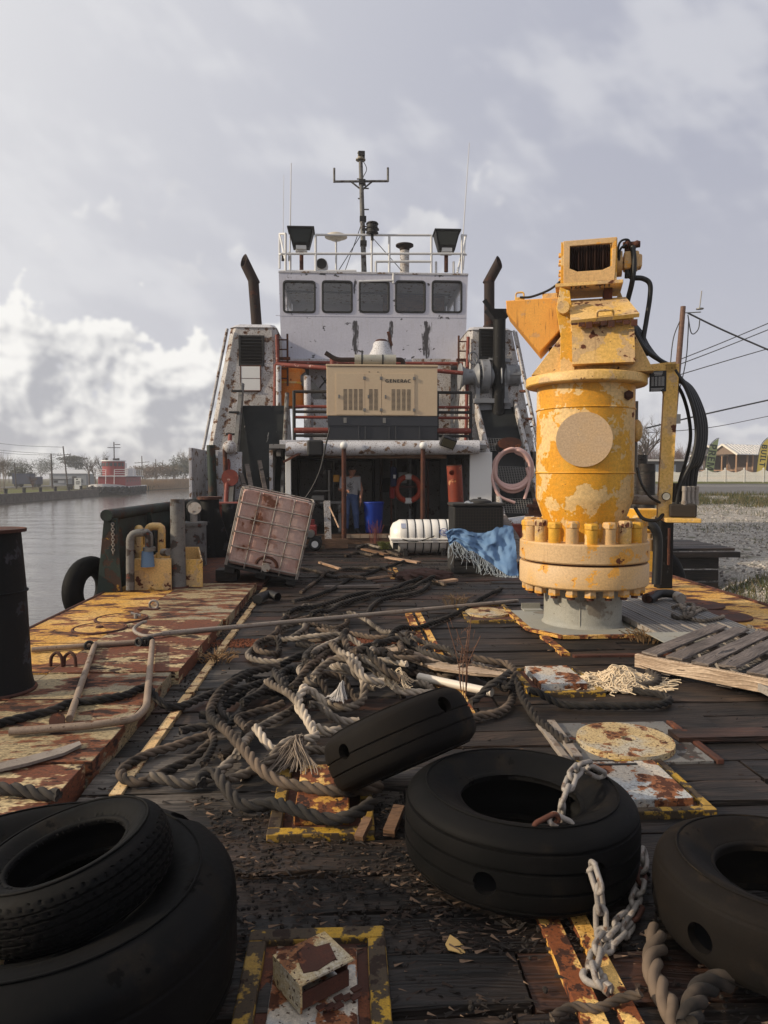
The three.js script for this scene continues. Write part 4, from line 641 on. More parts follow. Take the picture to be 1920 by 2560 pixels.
{ // rotten splinters and dirt on the planks
  const g = new THREE.TetrahedronGeometry(0.5).scale(1, 0.16, 0.22), g2 = new THREE.IcosahedronGeometry(0.5, 0);
  [[g, plain([46, 33, 25], 0.95), 3400, 0], [g, plain([28, 22, 18], 0.95), 3400, 0], [g, plain([112, 90, 72], 0.95), 900, 0], [g2, plain([30, 24, 20], 0.98), 2600, 1], [g2, plain([104, 58, 36], 0.98), 3000, 2]].forEach(([gg, mt, n, k], q) => {
    const im = new THREE.InstancedMesh(gg, mt, n), m4 = new THREE.Matrix4();
    for (let i = 0; i < n; i++) {
      let x, z; const r = rnd();
      if (r < 0.42) { x = rr(-0.75, 1.2); z = -rr(1.55, 3.4); } else if (r < 0.62) { z = -rr(1.5, 9.5); x = -1.24 + Math.abs(rr(-0.16, 0.16)); } else if (r < 0.8) { x = rr(-0.9, 1.8); z = -rr(8.5, 14.5); } else { x = rr(-1.1, 3.4); z = -rr(2, 15); }
      if (vfbm(x * 2.2, z * 3.2, 3, 12) < 0.02 && rnd() < 0.75) { x += rr(-.3, .3); z = -rr(2.2, 3.3); x = rr(-0.6, 0.95); }
      if (k === 2) { const a = rnd() * 6.28, q = Math.sqrt(rnd()), [cx, cz] = i % 3 ? [0.113,-6.583] : [-0.98,-6.568]; x = cx + Math.cos(a) * q * 0.42; z = cz + Math.sin(a) * q * 0.17; }
      const s = k ? rr(0.006, 0.02) : Math.pow(rnd(), 2.2) * 0.07 + 0.012;
      m4.compose(V(x, k ? 0.002 : rr(0.002, 0.012), z), new THREE.Quaternion().setFromEuler(new THREE.Euler(rr(-.25, .25), rr(-.9, .9), rr(-.25, .25))), V(s, s, s)); im.setMatrixAt(i, m4);
    }
    im.name = numbered('wood_debris'); im.castShadow = true; stuff(im); im.userData.label = ['brown splinters', 'dark splinters', 'pale splinters', 'dark crumbs', 'rust-brown grit'][q] + ' scattered over the rotten planks'; im.userData.category = 'debris'; scene.add(im);
  });
}
// ---------- superstructure ----------
const SX = 0.73;                       // the vessel's centre line
{ // wheelhouse
  const t = thing('wheelhouse', 'white wheelhouse with five dark windows on top of the vessel', 'wheelhouse', null, [-2.1, 4.9, -21]);
  const S0 = (p) => p.map(([x, y]) => [x + 2.1, y - 4.9]);
  const outline = S0([[-1.935,7.421],[3.584,7.477],[3.517,4.961],[-1.874,4.915]]);
  const wallMat = makeTex(768, 6, (u, v) => {
    const x = u * 6, y = v * 6, big = fbm(u, v, 9, 9, 6, 3, 0.55), fine = fbm(u, v, 120, 120, 2, 9), st = fbm(u, v, 160, 14, 4, 33, 0.6);
    let c = mix3([0.745, 0.745, 0.785], [0.71, 0.71, 0.755], clamp(0.5 + big)), k = 0;
    const scr = (cx, w, y0, y1, o) => { const dx = Math.abs(x - cx + 0.05 * fbm(u, v, 6, 20, 3, o)) / w, dy = y > y1 ? (y - y1) / 0.08 : y < y0 ? (y0 - y) / 0.3 : 0; return sstep(0.25, 0.5, 0.95 - dx - dy + st * 1.1); };
    k = Math.max(scr(2.38, 0.11, 0.35, 1.15, 40), scr(3.42, 0.09, 0.45, 1.15, 50), scr(4.46, 0.15, 0.25, 1.15, 60), scr(0.12, 0.06, 0.3, 0.9, 66), scr(2.38, 0.05, 2.0, 2.3, 80));
    const pe = fbm(u, v, 18, 26, 5, 70, 0.6), topBand = sstep(2.28, 2.5, y);
    k = Math.max(k, sstep(0.12, 0.2, pe - 0.35 + topBand * (0.45 * Math.exp(-Math.pow((x - 1.25) / 0.75, 2)) + 0.35 * Math.exp(-Math.pow((x - 4.9) / 0.5, 2)))));
    k = Math.max(k, sstep(0.36, 0.42, pe - 0.1 * topBand));
    c = mix3(c, [0.25, 0.245, 0.26], k);
    c = mix3(c, [0.62, 0.60, 0.58], sstep(0.1, 0.5, st) * 0.22);
    const m = 1 + fine * 0.04; return [[c[0] * m, c[1] * m, c[2] * m], 0.7 - k * 0.3 + fine * 0.1, 0.5 + k * 0.2];
  }, 0.0015);
  const wins = [[-1.797,6.299],[-0.896,7.186],[-0.672,6.313],[0.178,7.201],[0.406,6.326],[1.258,7.216],[1.462,6.339],[2.316,7.231],[2.537,6.352],[3.394,7.247]].map(([x, y]) => [x + 2.1, y - 4.9]);
  const front = shape(outline);
  for (let i = 0; i < 5; i++) { const [a, b] = [wins[2 * i], wins[2 * i + 1]]; front.holes.push(rrect(new THREE.Path(), a[0], a[1], b[0], b[1], 0.1)); }
  const fw = M('front_wall', T(ext(front, 0.07), 0, 0, -0.07), wallMat, t);
  for (let i = 0; i < 5; i++) {
    const [a, b] = [wins[2 * i], wins[2 * i + 1]], g = rrect(new THREE.Shape(), a[0] - 0.02, a[1] - 0.02, b[0] + 0.02, b[1] + 0.02, 0.12); g.holes.push(rrect(new THREE.Path(), a[0] + 0.025, a[1] + 0.025, b[0] - 0.025, b[1] - 0.025, 0.08));
    const w = M('window', T(ext(g, 0.05, 0.006), 0, 0, -0.035), C.gasket, t); M('pane', bb(a[0], b[0], a[1], b[1], -0.045, -0.04, 0), C.glass, w);
  }
  M('wall_seam', bb(0.07, 5.62, 1.29, 1.305, -0.002, 0.008, 0), wallMat, t);
  const x0 = outline[0][0] + 0.02, x1 = outline[1][0] - 0.02, ht = outline[0][1];
  const side = (x, o) => { const s = shape([[0, 0], [3.6, 0], [3.6, ht], [0, ht]]); for (const k of [0.5, 2.0]) s.holes.push(rrect(new THREE.Path(), k, 1.42, k + 1.1, 2.3, 0.1)); M('side_wall', T(RY(ext(s, 0.06), Math.PI / 2), x, 0, -0.075), P.wheelhouse, t); for (const k of [0.5, 2.0]) M('pane', bb(x + 0.03, x + 0.035, 1.42, 2.3, -0.1 - k, -1.2 - k, 0), C.glass, t); };
  side(x0 + 0.02); side(x1 - 0.09);
  const back = shape([[x0 + 0.09, 0], [x1 - 0.1, 0], [x1 - 0.1, ht], [x0 + 0.09, ht]]); for (let i = 0; i < 4; i++) back.holes.push(rrect(new THREE.Path(), 0.45 + i * 1.3, 1.42, 1.35 + i * 1.3, 2.2, 0.1));
  M('back_wall', T(ext(back, 0.06), 0, 0, -3.72), P.wheelhouse, t); M('floor', bb(x0 + 0.1, x1 - 0.1, 0.02, 0.1, -0.1, -3.6, 0), C.dark, t);
  M('roof', bb(x0 - 0.03, x1 + 0.03, ht, ht + 0.06, 0.02, -3.75, 0.01), P.whitePeel, t);
  M('panelling', bb(3.3, 5.3, 0.15, ht - 0.02, -2.2, -2.26, 0), W.tan, t); M('console', bb(0.6, 3.0, 0.12, 1.35, -2.6, -3.1, 0.03), C.dark, t); M('chair', [bb(2.2, 2.75, 1.0, 1.75, -1.8, -1.9, 0.04), bb(2.2, 2.75, 0.7, 0.85, -1.2, -1.85, 0.04)], C.dark, t); M('ceiling_pipe', rod([0.3, 2.25, -1], [5.3, 2.2, -1], 0.03, 6), C.dark, t);
}
// roof railing and fittings
const RF = 7.6;
{
  const rail = (name, label, list, r = 0.035) => { const t = thing(name, label, 'railing'); for (const [n, a, b] of list) M(n, rod(a, b, r, 8), C.rail, t); return t; };
  const d = 21.05;
  rail('roof_railing', 'white pipe railing across the front of the wheelhouse roof', [
    ['top_rail', [-0.864,8.535,-21.05], [2.508,8.581,-21.05]], ['mid_rail', [-1.882,7.977,-21.05], [3.521,8.065,-21.05]], ['post', [-0.864,8.535,-21.05], [-0.87,7.438,-21.05]], ['post', [0.761,8.498,-21.05], [0.76,7.329,-21.05]], ['post', [1.274,8.533,-21.05], [1.274,7.47,-21.05]], ['post', [2.508,8.581,-21.05], [2.512,7.488,-21.05]], ['low_rail', [-1.891,7.49,-21.1], [0.315,7.536,-21.1]], ['low_rail', [0.882,7.797,-21.05], [2.511,7.822,-21.05]], ['post', [0.882,7.797,-21.05], [0.881,7.251,-21.05]], ['low_rail', [0.38,7.204,-21], [1.393,7.245,-21]], ['post', [1.393,7.458,-21], [1.393,7.165,-21]]]);
  rail('roof_railing', 'left end railing of the wheelhouse roof running aft', [['post', [-1.732,8.546,-21.05], [-1.74,7.425,-21.05]], ['top_rail', [-2.199,9.623,-24.3], [-1.732,8.546,-21.05]], ['mid_rail', [-2.204,8.954,-24.3], [-1.736,7.966,-21.05]], ['post', [-2.199,9.623,-24.3], [-2.207,8.482,-24.3]], ['brace', [-2.199,9.623,-24.3], [-1.75,7.821,-21.05]], ['post', [-1.629,8.102,-21.4], [-1.633,7.525,-21.4]]]);
  rail('roof_railing', 'right end railing of the wheelhouse roof running aft', [['post', [3.408,8.597,-21.05], [3.414,7.475,-21.05]], ['top_rail', [3.408,8.597,-21.05], [4.076,9.688,-24.3]], ['mid_rail', [3.411,8.037,-21.05], [4.08,9.041,-24.3]], ['post', [4.045,9.687,-24.3], [3.972,8.545,-24.3]], ['brace', [4.076,9.688,-24.3], [3.277,7.5,-21.05]], ['post', [2.678,7.899,-21.3], [2.68,7.534,-21.3]], ['post', [3.204,7.907,-21.3], [3.205,7.542,-21.3]]]);
  const flood = (label, px) => {
    const c = px; const t = thing('floodlight', label, 'floodlight', null, [c, RF, -21.3]);
    M('post', cy(0.06, 0.06, 0.55, 0, 0, 0, 10), P.rust, t); M('bracket', [bx(0.3, 0.22, 0.12, 0, 0.66, 0.12), bx(0.34, 0.05, 0.2, 0, 0.53, 0)], C.rail, t);
    M('housing', loft([[-0.36, 1.1, 0.34], [0.36, 1.1, 0.34], [0.36, 1.1, -0.25], [-0.36, 1.1, -0.25]], [[-0.24, 0.6, 0.16], [0.24, 0.6, 0.16], [0.24, 0.6, -0.12], [-0.24, 0.6, -0.12]]), C.black, t); M('glass_plate', loft([[-0.3, 1.07, 0.345], [0.3, 1.07, 0.345], [0.22, 0.72, 0.235], [-0.22, 0.72, 0.235]], [[-0.3, 1.07, 0.335], [0.3, 1.07, 0.335], [0.22, 0.72, 0.225], [-0.22, 0.72, 0.225]]), plain([46, 52, 52], 0.15), t); M('visor', bx(0.78, 0.05, 0.64, 0, 1.12, 0.05), C.black, t);
  };
  flood('black floodlight at the left corner of the wheelhouse roof', -1.295); flood('black floodlight at the right corner of the wheelhouse roof', 2.98);
  const m = thing('mast', 'tall signal mast with yardarm and climbing rungs on the wheelhouse', 'mast');
  M('pole', rod([0.568,7.448,-22], [0.461,11.101,-22], 0.085, 12, 0.06), P.postGrey, m); M('yardarm', [rod([-0.338,10.441,-22], [1.303,10.49,-22], 0.035), rod([-0.337,10.837,-22], [-0.338,10.413,-22], 0.035), rod([1.288,10.887,-22], [1.288,10.476,-22], 0.035), rod([0.165,10.451,-22], [0.487,10.211,-22], 0.025), rod([0.81,10.465,-22], [0.501,10.212,-22], 0.025)], P.postGrey, m);
  M('top_lamp', [cy(0.15, 0.15, 0.03, ...[0.461,11.088,-22], 14), cy(0.09, 0.08, 0.18, ...[0.461,11.129,-22], 12), cy(0.1, 0.09, 0.04, ...[0.461,11.293,-22], 12)], plain([120, 112, 96], 0.5), m);
  for (const [x, y] of [[772, 428], [797, 447], [774, 468], [797, 490], [797, 525]]) M('rung', rod([0.515,9.799,-22].map((v, i) => i === 1 ? 1.55 + (1046 - y) / 1534 * 22.3 : i === 0 ? (784 - 748) / 1534 * 22.2 : v), [(x - 748) / 1534 * 22.2, 1.55 + (1046 - y) / 1534 * 22.3, -22], 0.02, 6), P.postGrey, m);
  for (const y of [378, 435, 510, 560]) M('fitting', bx(0.2, 0.14, 0.2, (782 - 748 + (y - 378) * 0.02) / 1534 * 22.1, 1.55 + (1046 - y) / 1534 * 22.3, -22), C.dark, m);
  M('stay', rod([0.528,8.972,-22], [-0.213,7.557,-21.2], 0.012, 5), C.dark, m); M('stay', rod([0.528,9.11,-22], [1.652,7.585,-21.2], 0.012, 5), C.dark, m); M('stay', rod([0.5,9.248,-22], [-0.026,8.197,-23.5], 0.012, 5), C.dark, m);
  M('cable', tube([[0.514,11.059,-21.9], [0.64,10.79,-21.9], [0.527,10.514,-21.9], [0.611,10.311,-21.9], [0.527,10.036,-21.9], [0.581,8.94,-21.9]], 0.012, 5), C.black, m);
  const l = thing('deck_camera', 'black caged lamp on the roof railing beside the mast', 'lamp', null, [0.774,8.59,-21.05]); M('cage', T(new THREE.CylinderGeometry(0.16, 0.16, 0.34, 12, 1), 0, 0.15, 0), C.black, l); M('bracket', bx(0.08, 0.2, 0.08, 0, -0.1, 0), C.black, l); M('side_arm', bx(0.5, 0.06, 0.06, -0.05, 0.14, -0.05), C.black, l); for (const y of [0.02, 0.15, 0.28]) M('ring', T(RX(new THREE.TorusGeometry(0.17, 0.015, 6, 16), Math.PI / 2), 0, y, 0), C.dark, l);
  const n = thing('mushroom_antenna', 'pale mushroom antenna on a thin post on the wheelhouse roof', 'antenna', null, [-0.287, RF, -21.8]); M('post', cy(0.03, 0.03, 1.05, 0, 0, 0, 8), C.rail, n); M('dome', T(lathe([[0, 0.14], [0.2, 0.12], [0.33, 0.06], [0.34, 0.02], [0.2, 0], [0.16, -0.06], [0, -0.07]], 28), 0, 1.1, 0), plain([186, 178, 160], 0.5), n);
  const v = thing('roof_vent', 'rusty flared vent pipe on the wheelhouse roof', 'vent', null, [1.783, RF, -21.8]); M('pipe', cy(0.14, 0.14, 0.75, 0, 0, 0, 16), P.whiteBad, v); M('flare', T(lathe([[0.14, 0], [0.16, 0.08], [0.27, 0.14], [0.27, 0.18], [0, 0.18]], 20), 0, 0.75, 0), P.soot, v);
  const h = thing('searchlight', 'round black and white searchlight at roof level', 'searchlight', null, [-0.703,7.739,-21.3]); M('drum', RX(new THREE.CylinderGeometry(0.17, 0.19, 0.3, 18), Math.PI / 2), C.rail, h); M('lens', T(RX(new THREE.CylinderGeometry(0.15, 0.15, 0.02, 18), Math.PI / 2), 0, 0, 0.165), C.black, h); M('foot', bx(0.1, 0.3, 0.1, 0, -0.2, 0), C.rail, h);
  const whip = (label, a, b, r) => { const w = thing('whip_antenna', label, 'antenna'); M('whip', rod(a, b, r, 6, r * 0.5), C.rail, w); const p = V(a); M('base_mount', cy(0.05, 0.04, 0.25, p.x, p.y - 0.05, p.z, 8), C.dark, w); };
  whip('thick white whip antenna at the left roof corner', [-1.651,7.957,-21.5], [-1.592,10.744,-21.5], 0.025); whip('thin outer whip antenna at the left roof corner', [-2.072,8.699,-24], [-2.022,11.422,-24], 0.014); whip('long slanted whip antenna at the right roof corner', [3.455,8.009,-21.4], [3.671,11.411,-21.4], 0.018);
}
// engine casings either side, with louvres and exhausts
for (const s of [-1, 1]) {
  const t = thing('engine_casing', s < 0 ? 'left tapering white engine casing with black louvre and white panel' : 'right tapering white engine casing behind the grey winch', 'casing'), X = (x) => SX + s * (SX - x);
  const q = (x, y, z) => [s < 0 ? x : X(x), y, z];
  const o = (a, b, y, z0, z1) => { const l = [q(a, y, z0 - 0.15), q(a + 0.16, y, z0), q(b - 0.12, y, z0), q(b, y, z0 - 0.12), q(b, y, z1), q(a, y, z1)]; return s < 0 ? l : l.reverse(); };
  const body = loft(o(-3.68, -1.72, 2.2, -19.0, -23), o(-3.08, -1.86, 5.5, -19.3, -22.6));
  M('body', body, P.whiteBad, t); M('top_cap', loft(o(-3.1, -1.84, 5.5, -19.27, -22.6), o(-2.98, -1.92, 5.6, -19.4, -22.5)), P.whitePeel, t);
  const fz = (y) => -19.0 - 0.3 * (y - 2.2) / 3.3 + 0.015;
  const lx = s < 0 ? -2.505 : 3.931, ly = s < 0 ? 4.875 : 5.12;
  const lv = M('louvre', [bx(0.66, 0.06, 0.06, lx, ly + 0.38, fz(ly + 0.38)), bx(0.66, 0.06, 0.06, lx, ly - 0.38, fz(ly - 0.38)), bx(0.06, 0.8, 0.06, lx - 0.31, ly, fz(ly)), bx(0.06, 0.8, 0.06, lx + 0.31, ly, fz(ly)), bx(0.6, 0.74, 0.03, lx, ly, fz(ly) - 0.02)], C.black, t);
  for (let i = 0; i < 9; i++) { const y = ly - 0.33 + i * 0.083; M('slat', RX(bx(0.56, 0.09, 0.012), 0.6).translate(lx, y, fz(y) + 0.02), C.dark, lv); }
  if (s < 0) { const px = -2.524, py = 4.132; M('white_panel', bx(0.5, 0.63, 0.03, px, py, fz(py) + 0.01), C.white, t); M('panel_frame', [bx(0.54, 0.03, 0.04, px, py + 0.33, fz(py + 0.33) + 0.01), bx(0.54, 0.03, 0.04, px, py - 0.33, fz(py - 0.33) + 0.01), bx(0.03, 0.66, 0.04, px - 0.26, py, fz(py) + 0.01), bx(0.03, 0.66, 0.04, px + 0.26, py, fz(py) + 0.01), bx(0.5, 0.015, 0.034, px, py, fz(py) + 0.012)], P.rust, t); }
  const rung = []; for (let i = 0; i < 9; i++) { const y = 2.6 + i * 0.3, xx = -3.62 + 0.18 * i * 0.31; rung.push(tube([q(xx, y, -19.5), q(xx - 0.07, y, -19.45), q(xx - 0.07, y, -19.25), q(xx, y, -19.2)], 0.018, 5, 8)); } if (s > 0) M('rungs', rung.filter((_, i) => i % 2), P.rust, t);
  M('edge_pipe', rod(q(-3.76, 2.2, -18.95), q(-3.14, 5.45, -19.25), 0.04, 8), P.whiteBad, t); M('red_edge', [rod(q(-1.74, 2.3, -18.95), q(-1.84, 5.3, -19.25), 0.045, 8)], P.redPipe, t);
  const e = thing('exhaust_pipe', s < 0 ? 'left sooty exhaust stack with an outward-cut tip' : 'right sooty exhaust stack with an outward-cut tip', 'exhaust pipe');
  const eb = s < 0 ? [-2.439,5.564,-19.9] : [4.005,5.711,-19.9], em = s < 0 ? [-2.528,6.904,-19.9] : [3.995,6.985,-19.9], et = s < 0 ? [-2.799,7.46,-19.9] : [4.329,7.599,-19.9];
  const up = V(em).sub(V(eb)).normalize(), dr = V(et).sub(V(em)).normalize();
  const stack = cut(rod(eb, V(em).addScaledVector(up, 0.1), 0.145, 24), [RZ(bx(2, 1, 2, 0, 0.5, 0, 0), s * -0.24).translate(em[0], em[1], em[2])]);
  M('stack', stack, P.soot, e);
  const nrm = V(s * 0.72, 0.35, 0.6).normalize(), tc = V(em).addScaledVector(dr, 0.58), kb = bx(2, 2, 2, 0, 0, 1, 0).applyQuaternion(new THREE.Quaternion().setFromUnitVectors(V(0, 0, 1), nrm)).translate(tc.x, tc.y, tc.z);
  const tip = cut(rod(V(em).addScaledVector(dr, -0.12), V(em).addScaledVector(dr, 1.0), 0.142, 24), [rod(V(em).addScaledVector(dr, 0.02), V(em).addScaledVector(dr, 1.3), 0.126, 24), kb]);
  M('tip', tip, P.soot, e); M('collar', T(new THREE.CylinderGeometry(0.17, 0.17, 0.06, 20), ...eb), P.soot, e);
}
// platform deck over the working deck
{
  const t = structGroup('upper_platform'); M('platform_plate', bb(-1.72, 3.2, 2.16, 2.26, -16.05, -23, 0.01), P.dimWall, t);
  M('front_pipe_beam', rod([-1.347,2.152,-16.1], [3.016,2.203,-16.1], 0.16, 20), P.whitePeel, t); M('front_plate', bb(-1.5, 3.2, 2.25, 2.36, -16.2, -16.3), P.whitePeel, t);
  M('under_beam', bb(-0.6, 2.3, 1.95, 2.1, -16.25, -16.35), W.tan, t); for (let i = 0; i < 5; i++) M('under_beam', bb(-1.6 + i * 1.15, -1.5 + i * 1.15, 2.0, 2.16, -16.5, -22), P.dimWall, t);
}
{
  const t = structGroup('deckhouse'); 
  M('threshold', bb(-1.7, 3.3, -0.05, 0.2, -16.45, -16.55, 0.01), W.tan, t); M('floor', bb(-1.7, 3.3, -0.04, 0.185, -16.56, -21, 0), C.dark, t);
  for (let i = 0; i < 9; i++) M('sill_block', bx(0.2, 0.085, 0.02, 0.396 - 0.4 + i * 0.215, 0.15 - (i % 2) * 0.0, -16.43, 0.004), plain([150, 132, 112], 0.8), t);
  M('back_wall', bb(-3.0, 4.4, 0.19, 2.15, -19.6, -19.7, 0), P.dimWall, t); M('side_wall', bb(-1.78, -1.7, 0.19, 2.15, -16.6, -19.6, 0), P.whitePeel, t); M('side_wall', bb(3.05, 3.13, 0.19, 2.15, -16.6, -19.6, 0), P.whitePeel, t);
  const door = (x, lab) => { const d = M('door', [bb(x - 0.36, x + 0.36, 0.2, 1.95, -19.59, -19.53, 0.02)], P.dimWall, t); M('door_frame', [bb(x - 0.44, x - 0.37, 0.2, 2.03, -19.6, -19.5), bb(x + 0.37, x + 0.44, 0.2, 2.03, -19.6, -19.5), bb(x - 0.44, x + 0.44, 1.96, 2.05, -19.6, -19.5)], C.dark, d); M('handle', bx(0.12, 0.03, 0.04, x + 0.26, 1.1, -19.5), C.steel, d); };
  door(-0.9); door(0.35); door(2.3);
  for (const [x, c] of [[-0.35, C.steel], [0.95, P.rust], [1.35, C.steel], [1.75, P.whitePeel], [2.75, P.rust]]) M('wall_pipe', rod([x, 0.2, -19.42], [x, 2.1, -19.42], 0.04, 8), c, t);
  M('junction_box', bx(0.3, 0.4, 0.15, 1.15, 1.3, -19.5), C.dark, t); M('junction_box', bx(0.22, 0.3, 0.12, 1.55, 1.5, -19.5), C.white, t); M('spotted_post', bb(2.233, 2.411, 0.2, 2.15, -16.8, -16.95), P.blackSteel, t);
  M('shell_plate', bb(2.86, 3.381, 0.85, 2.1, -16.35, -16.42, 0.01), C.white, t); M('shell_plate', bb(2.86, 3.522, 0.0, 0.84, -16.35, -16.42, 0.01), P.blackSteel, t); M('shell_plate', bb(-1.385, -1.258, 0.9, 2.1, -16.3, -16.38, 0.01), C.white, t); M('shell_plate', bb(-1.428, -1.237, 0.0, 0.89, -16.3, -16.38, 0.01), P.blackSteel, t);
  M('outer_shell', bb(-3.62, -3.55, -0.1, 2.2, -16.6, -23), P.whitePeel, t); M('outer_shell', bb(-3.62, -1.8, -0.1, 2.2, -18.2, -18.3), P.whitePeel, t); M('outer_shell', bb(5.0, 5.07, -0.1, 2.2, -16.6, -23), P.whitePeel, t); M('outer_shell', bb(3.2, 5.0, -0.1, 2.2, -18.9, -19), P.blackSteel, t);
  const corner = -3.014; M('corner_post', rod([corner, -0.2, -16.4], [corner - 0.06, 2.25, -16.4], 0.1, 12), P.darkGreen, t); M('corner_brace', rod([corner + 0.3, 0, -16.35], [corner + 0.26, 2.15, -16.35], 0.05, 8), P.rust, t); M('corner_cap', T(new THREE.SphereGeometry(0.16, 12, 8), corner + 0.36, 2.2, -16.4), P.whiteBad, t);
  M('corner_panel', bb(corner + 0.08, corner + 0.62, 0.0, 2.1, -16.5, -16.56), P.whitePeel, t); M('red_light', T(RX(new THREE.CylinderGeometry(0.19, 0.19, 0.06, 20), Math.PI / 2), -2.616, 1.508, -16.2), P.redPipe, t);
  // level behind the generator
  M('bulkhead', bb(1.9, 3.0, 2.27, 4.9, -20.4, -20.5), P.whiteBad, t); M('bulkhead', bb(-1.1, 1.9, 2.27, 4.85, -21.4, -21.5), P.whitePeel, t); M('deck_edge', bb(-2.0, 3.55, 4.75, 4.92, -20.7, -21.2), P.whitePeel, t);
  M('support_post', rod([-0.991,4.119,-18.5], [-0.999,2.541,-18.5], 0.09, 12), P.whitePeel, t); M('support_post', rod([-1.732,4.388,-18.6], [-1.74,3.32,-18.6], 0.07, 10), P.whitePeel, t); M('slanted_beam', bar([-1.25,4.326,-20], [-0.51,3.46,-20], 0.2, 0.3), P.postGrey, t); M('locker', bb(-0.851, -0.389, 2.3, 3.55, -18.8, -19.3), P.whitePeel, t);
  M('brace_bar', [bar([-0.769,4.095,-20.8], [-0.473,4.443,-20.8], 0.07, 0.04), bar([-0.714,4.441,-20.8], [-0.474,4.097,-20.8], 0.07, 0.04)], C.black, t);
  const ot = thing('orange_tank', 'orange flaking tank seen through the gap beside the generator', 'tank', null, [-1.592,3.474,-20.2]); M('shell', T(cylUV(cy(0.45, 0.45, 1.05, 0, 0, 0, 22), 0, 0, 0.45), 0, 0, 0), tinted(P.crane, [255, 190, 130]), ot); M('rim', cy(0.47, 0.47, 0.05, 0, 0.62, 0, 22), P.crane, ot);
  // red piping
  const pr = thing('red_pipe_run', 'red fire main running under the wheelhouse front', 'pipe'); M('pipe', rod([-1.841,4.484,-19], [0.149,4.237,-18.2], 0.06, 10), P.redPipe, pr); M('pipe', rod([-1.841,4.484,-19], [-1.874,3.357,-19], 0.06, 10), P.redPipe, pr); M('pipe', rod([-1.887,4.69,-20], [3.415,4.696,-20], 0.05, 10), P.redPipe, pr); M('pipe', rod([2.373,4.275,-18.5], [3.039,4.22,-18.5], 0.055, 10), P.redPipe, pr); M('valve', cy(0.09, 0.09, 0.2, ...[-0.316,4.307,-18], 10), P.redPipe, pr);
  const rl = (label, px0, px1, ys) => { const q = thing('pipe_railing', label, 'railing'); ys.forEach(([y, m], i) => M('rail', rod([px0, y, -16.9], [px1, y, -16.9], i === ys.length - 2 ? 0.07 : 0.035, 8), m, q)); for (const x of [px0, px1]) M('post', rod([x, 2.2, -16.9], [x, 3.55, -16.9], 0.04, 8), C.black, q); };
  rl('red and black pipe railing left of the tan generator', -1.223, -0.393, [[3.53, C.dark], [3.18, P.redPipe], [3.06, C.dark], [2.93, P.redPipe], [2.62, P.redPipe], [2.5, C.dark]]);
  rl('red and black pipe railing right of the tan generator', 2.166, 2.969, [[3.53, C.dark], [3.18, P.redPipe], [3.06, C.dark], [2.93, P.redPipe], [2.62, P.redPipe], [2.5, C.dark]]);
  for (const s of [0, 1]) { const x = s ? 3.219 : -1.705; const q = thing('side_ladder', s ? 'small rusty rail ladder between wheelhouse and right casing' : 'small rusty rail ladder between wheelhouse and left casing', 'ladder'); M('rail', rod([x - 0.12, 4.0, -19.6], [x - 0.12, 5.4, -19.6], 0.03, 6), P.rust, q); M('rail', rod([x + 0.12, 4.0, -19.6], [x + 0.12, 5.4, -19.6], 0.03, 6), P.rust, q); for (let i = 0; i < 5; i++) M('rung', rod([x - 0.12, 4.2 + i * 0.26, -19.6], [x + 0.12, 4.2 + i * 0.26, -19.6], 0.02, 6), P.rust, q); M('bracket', bx(0.4, 0.08, 0.08, x, 4.72, -19.5), P.rust, q); }
}
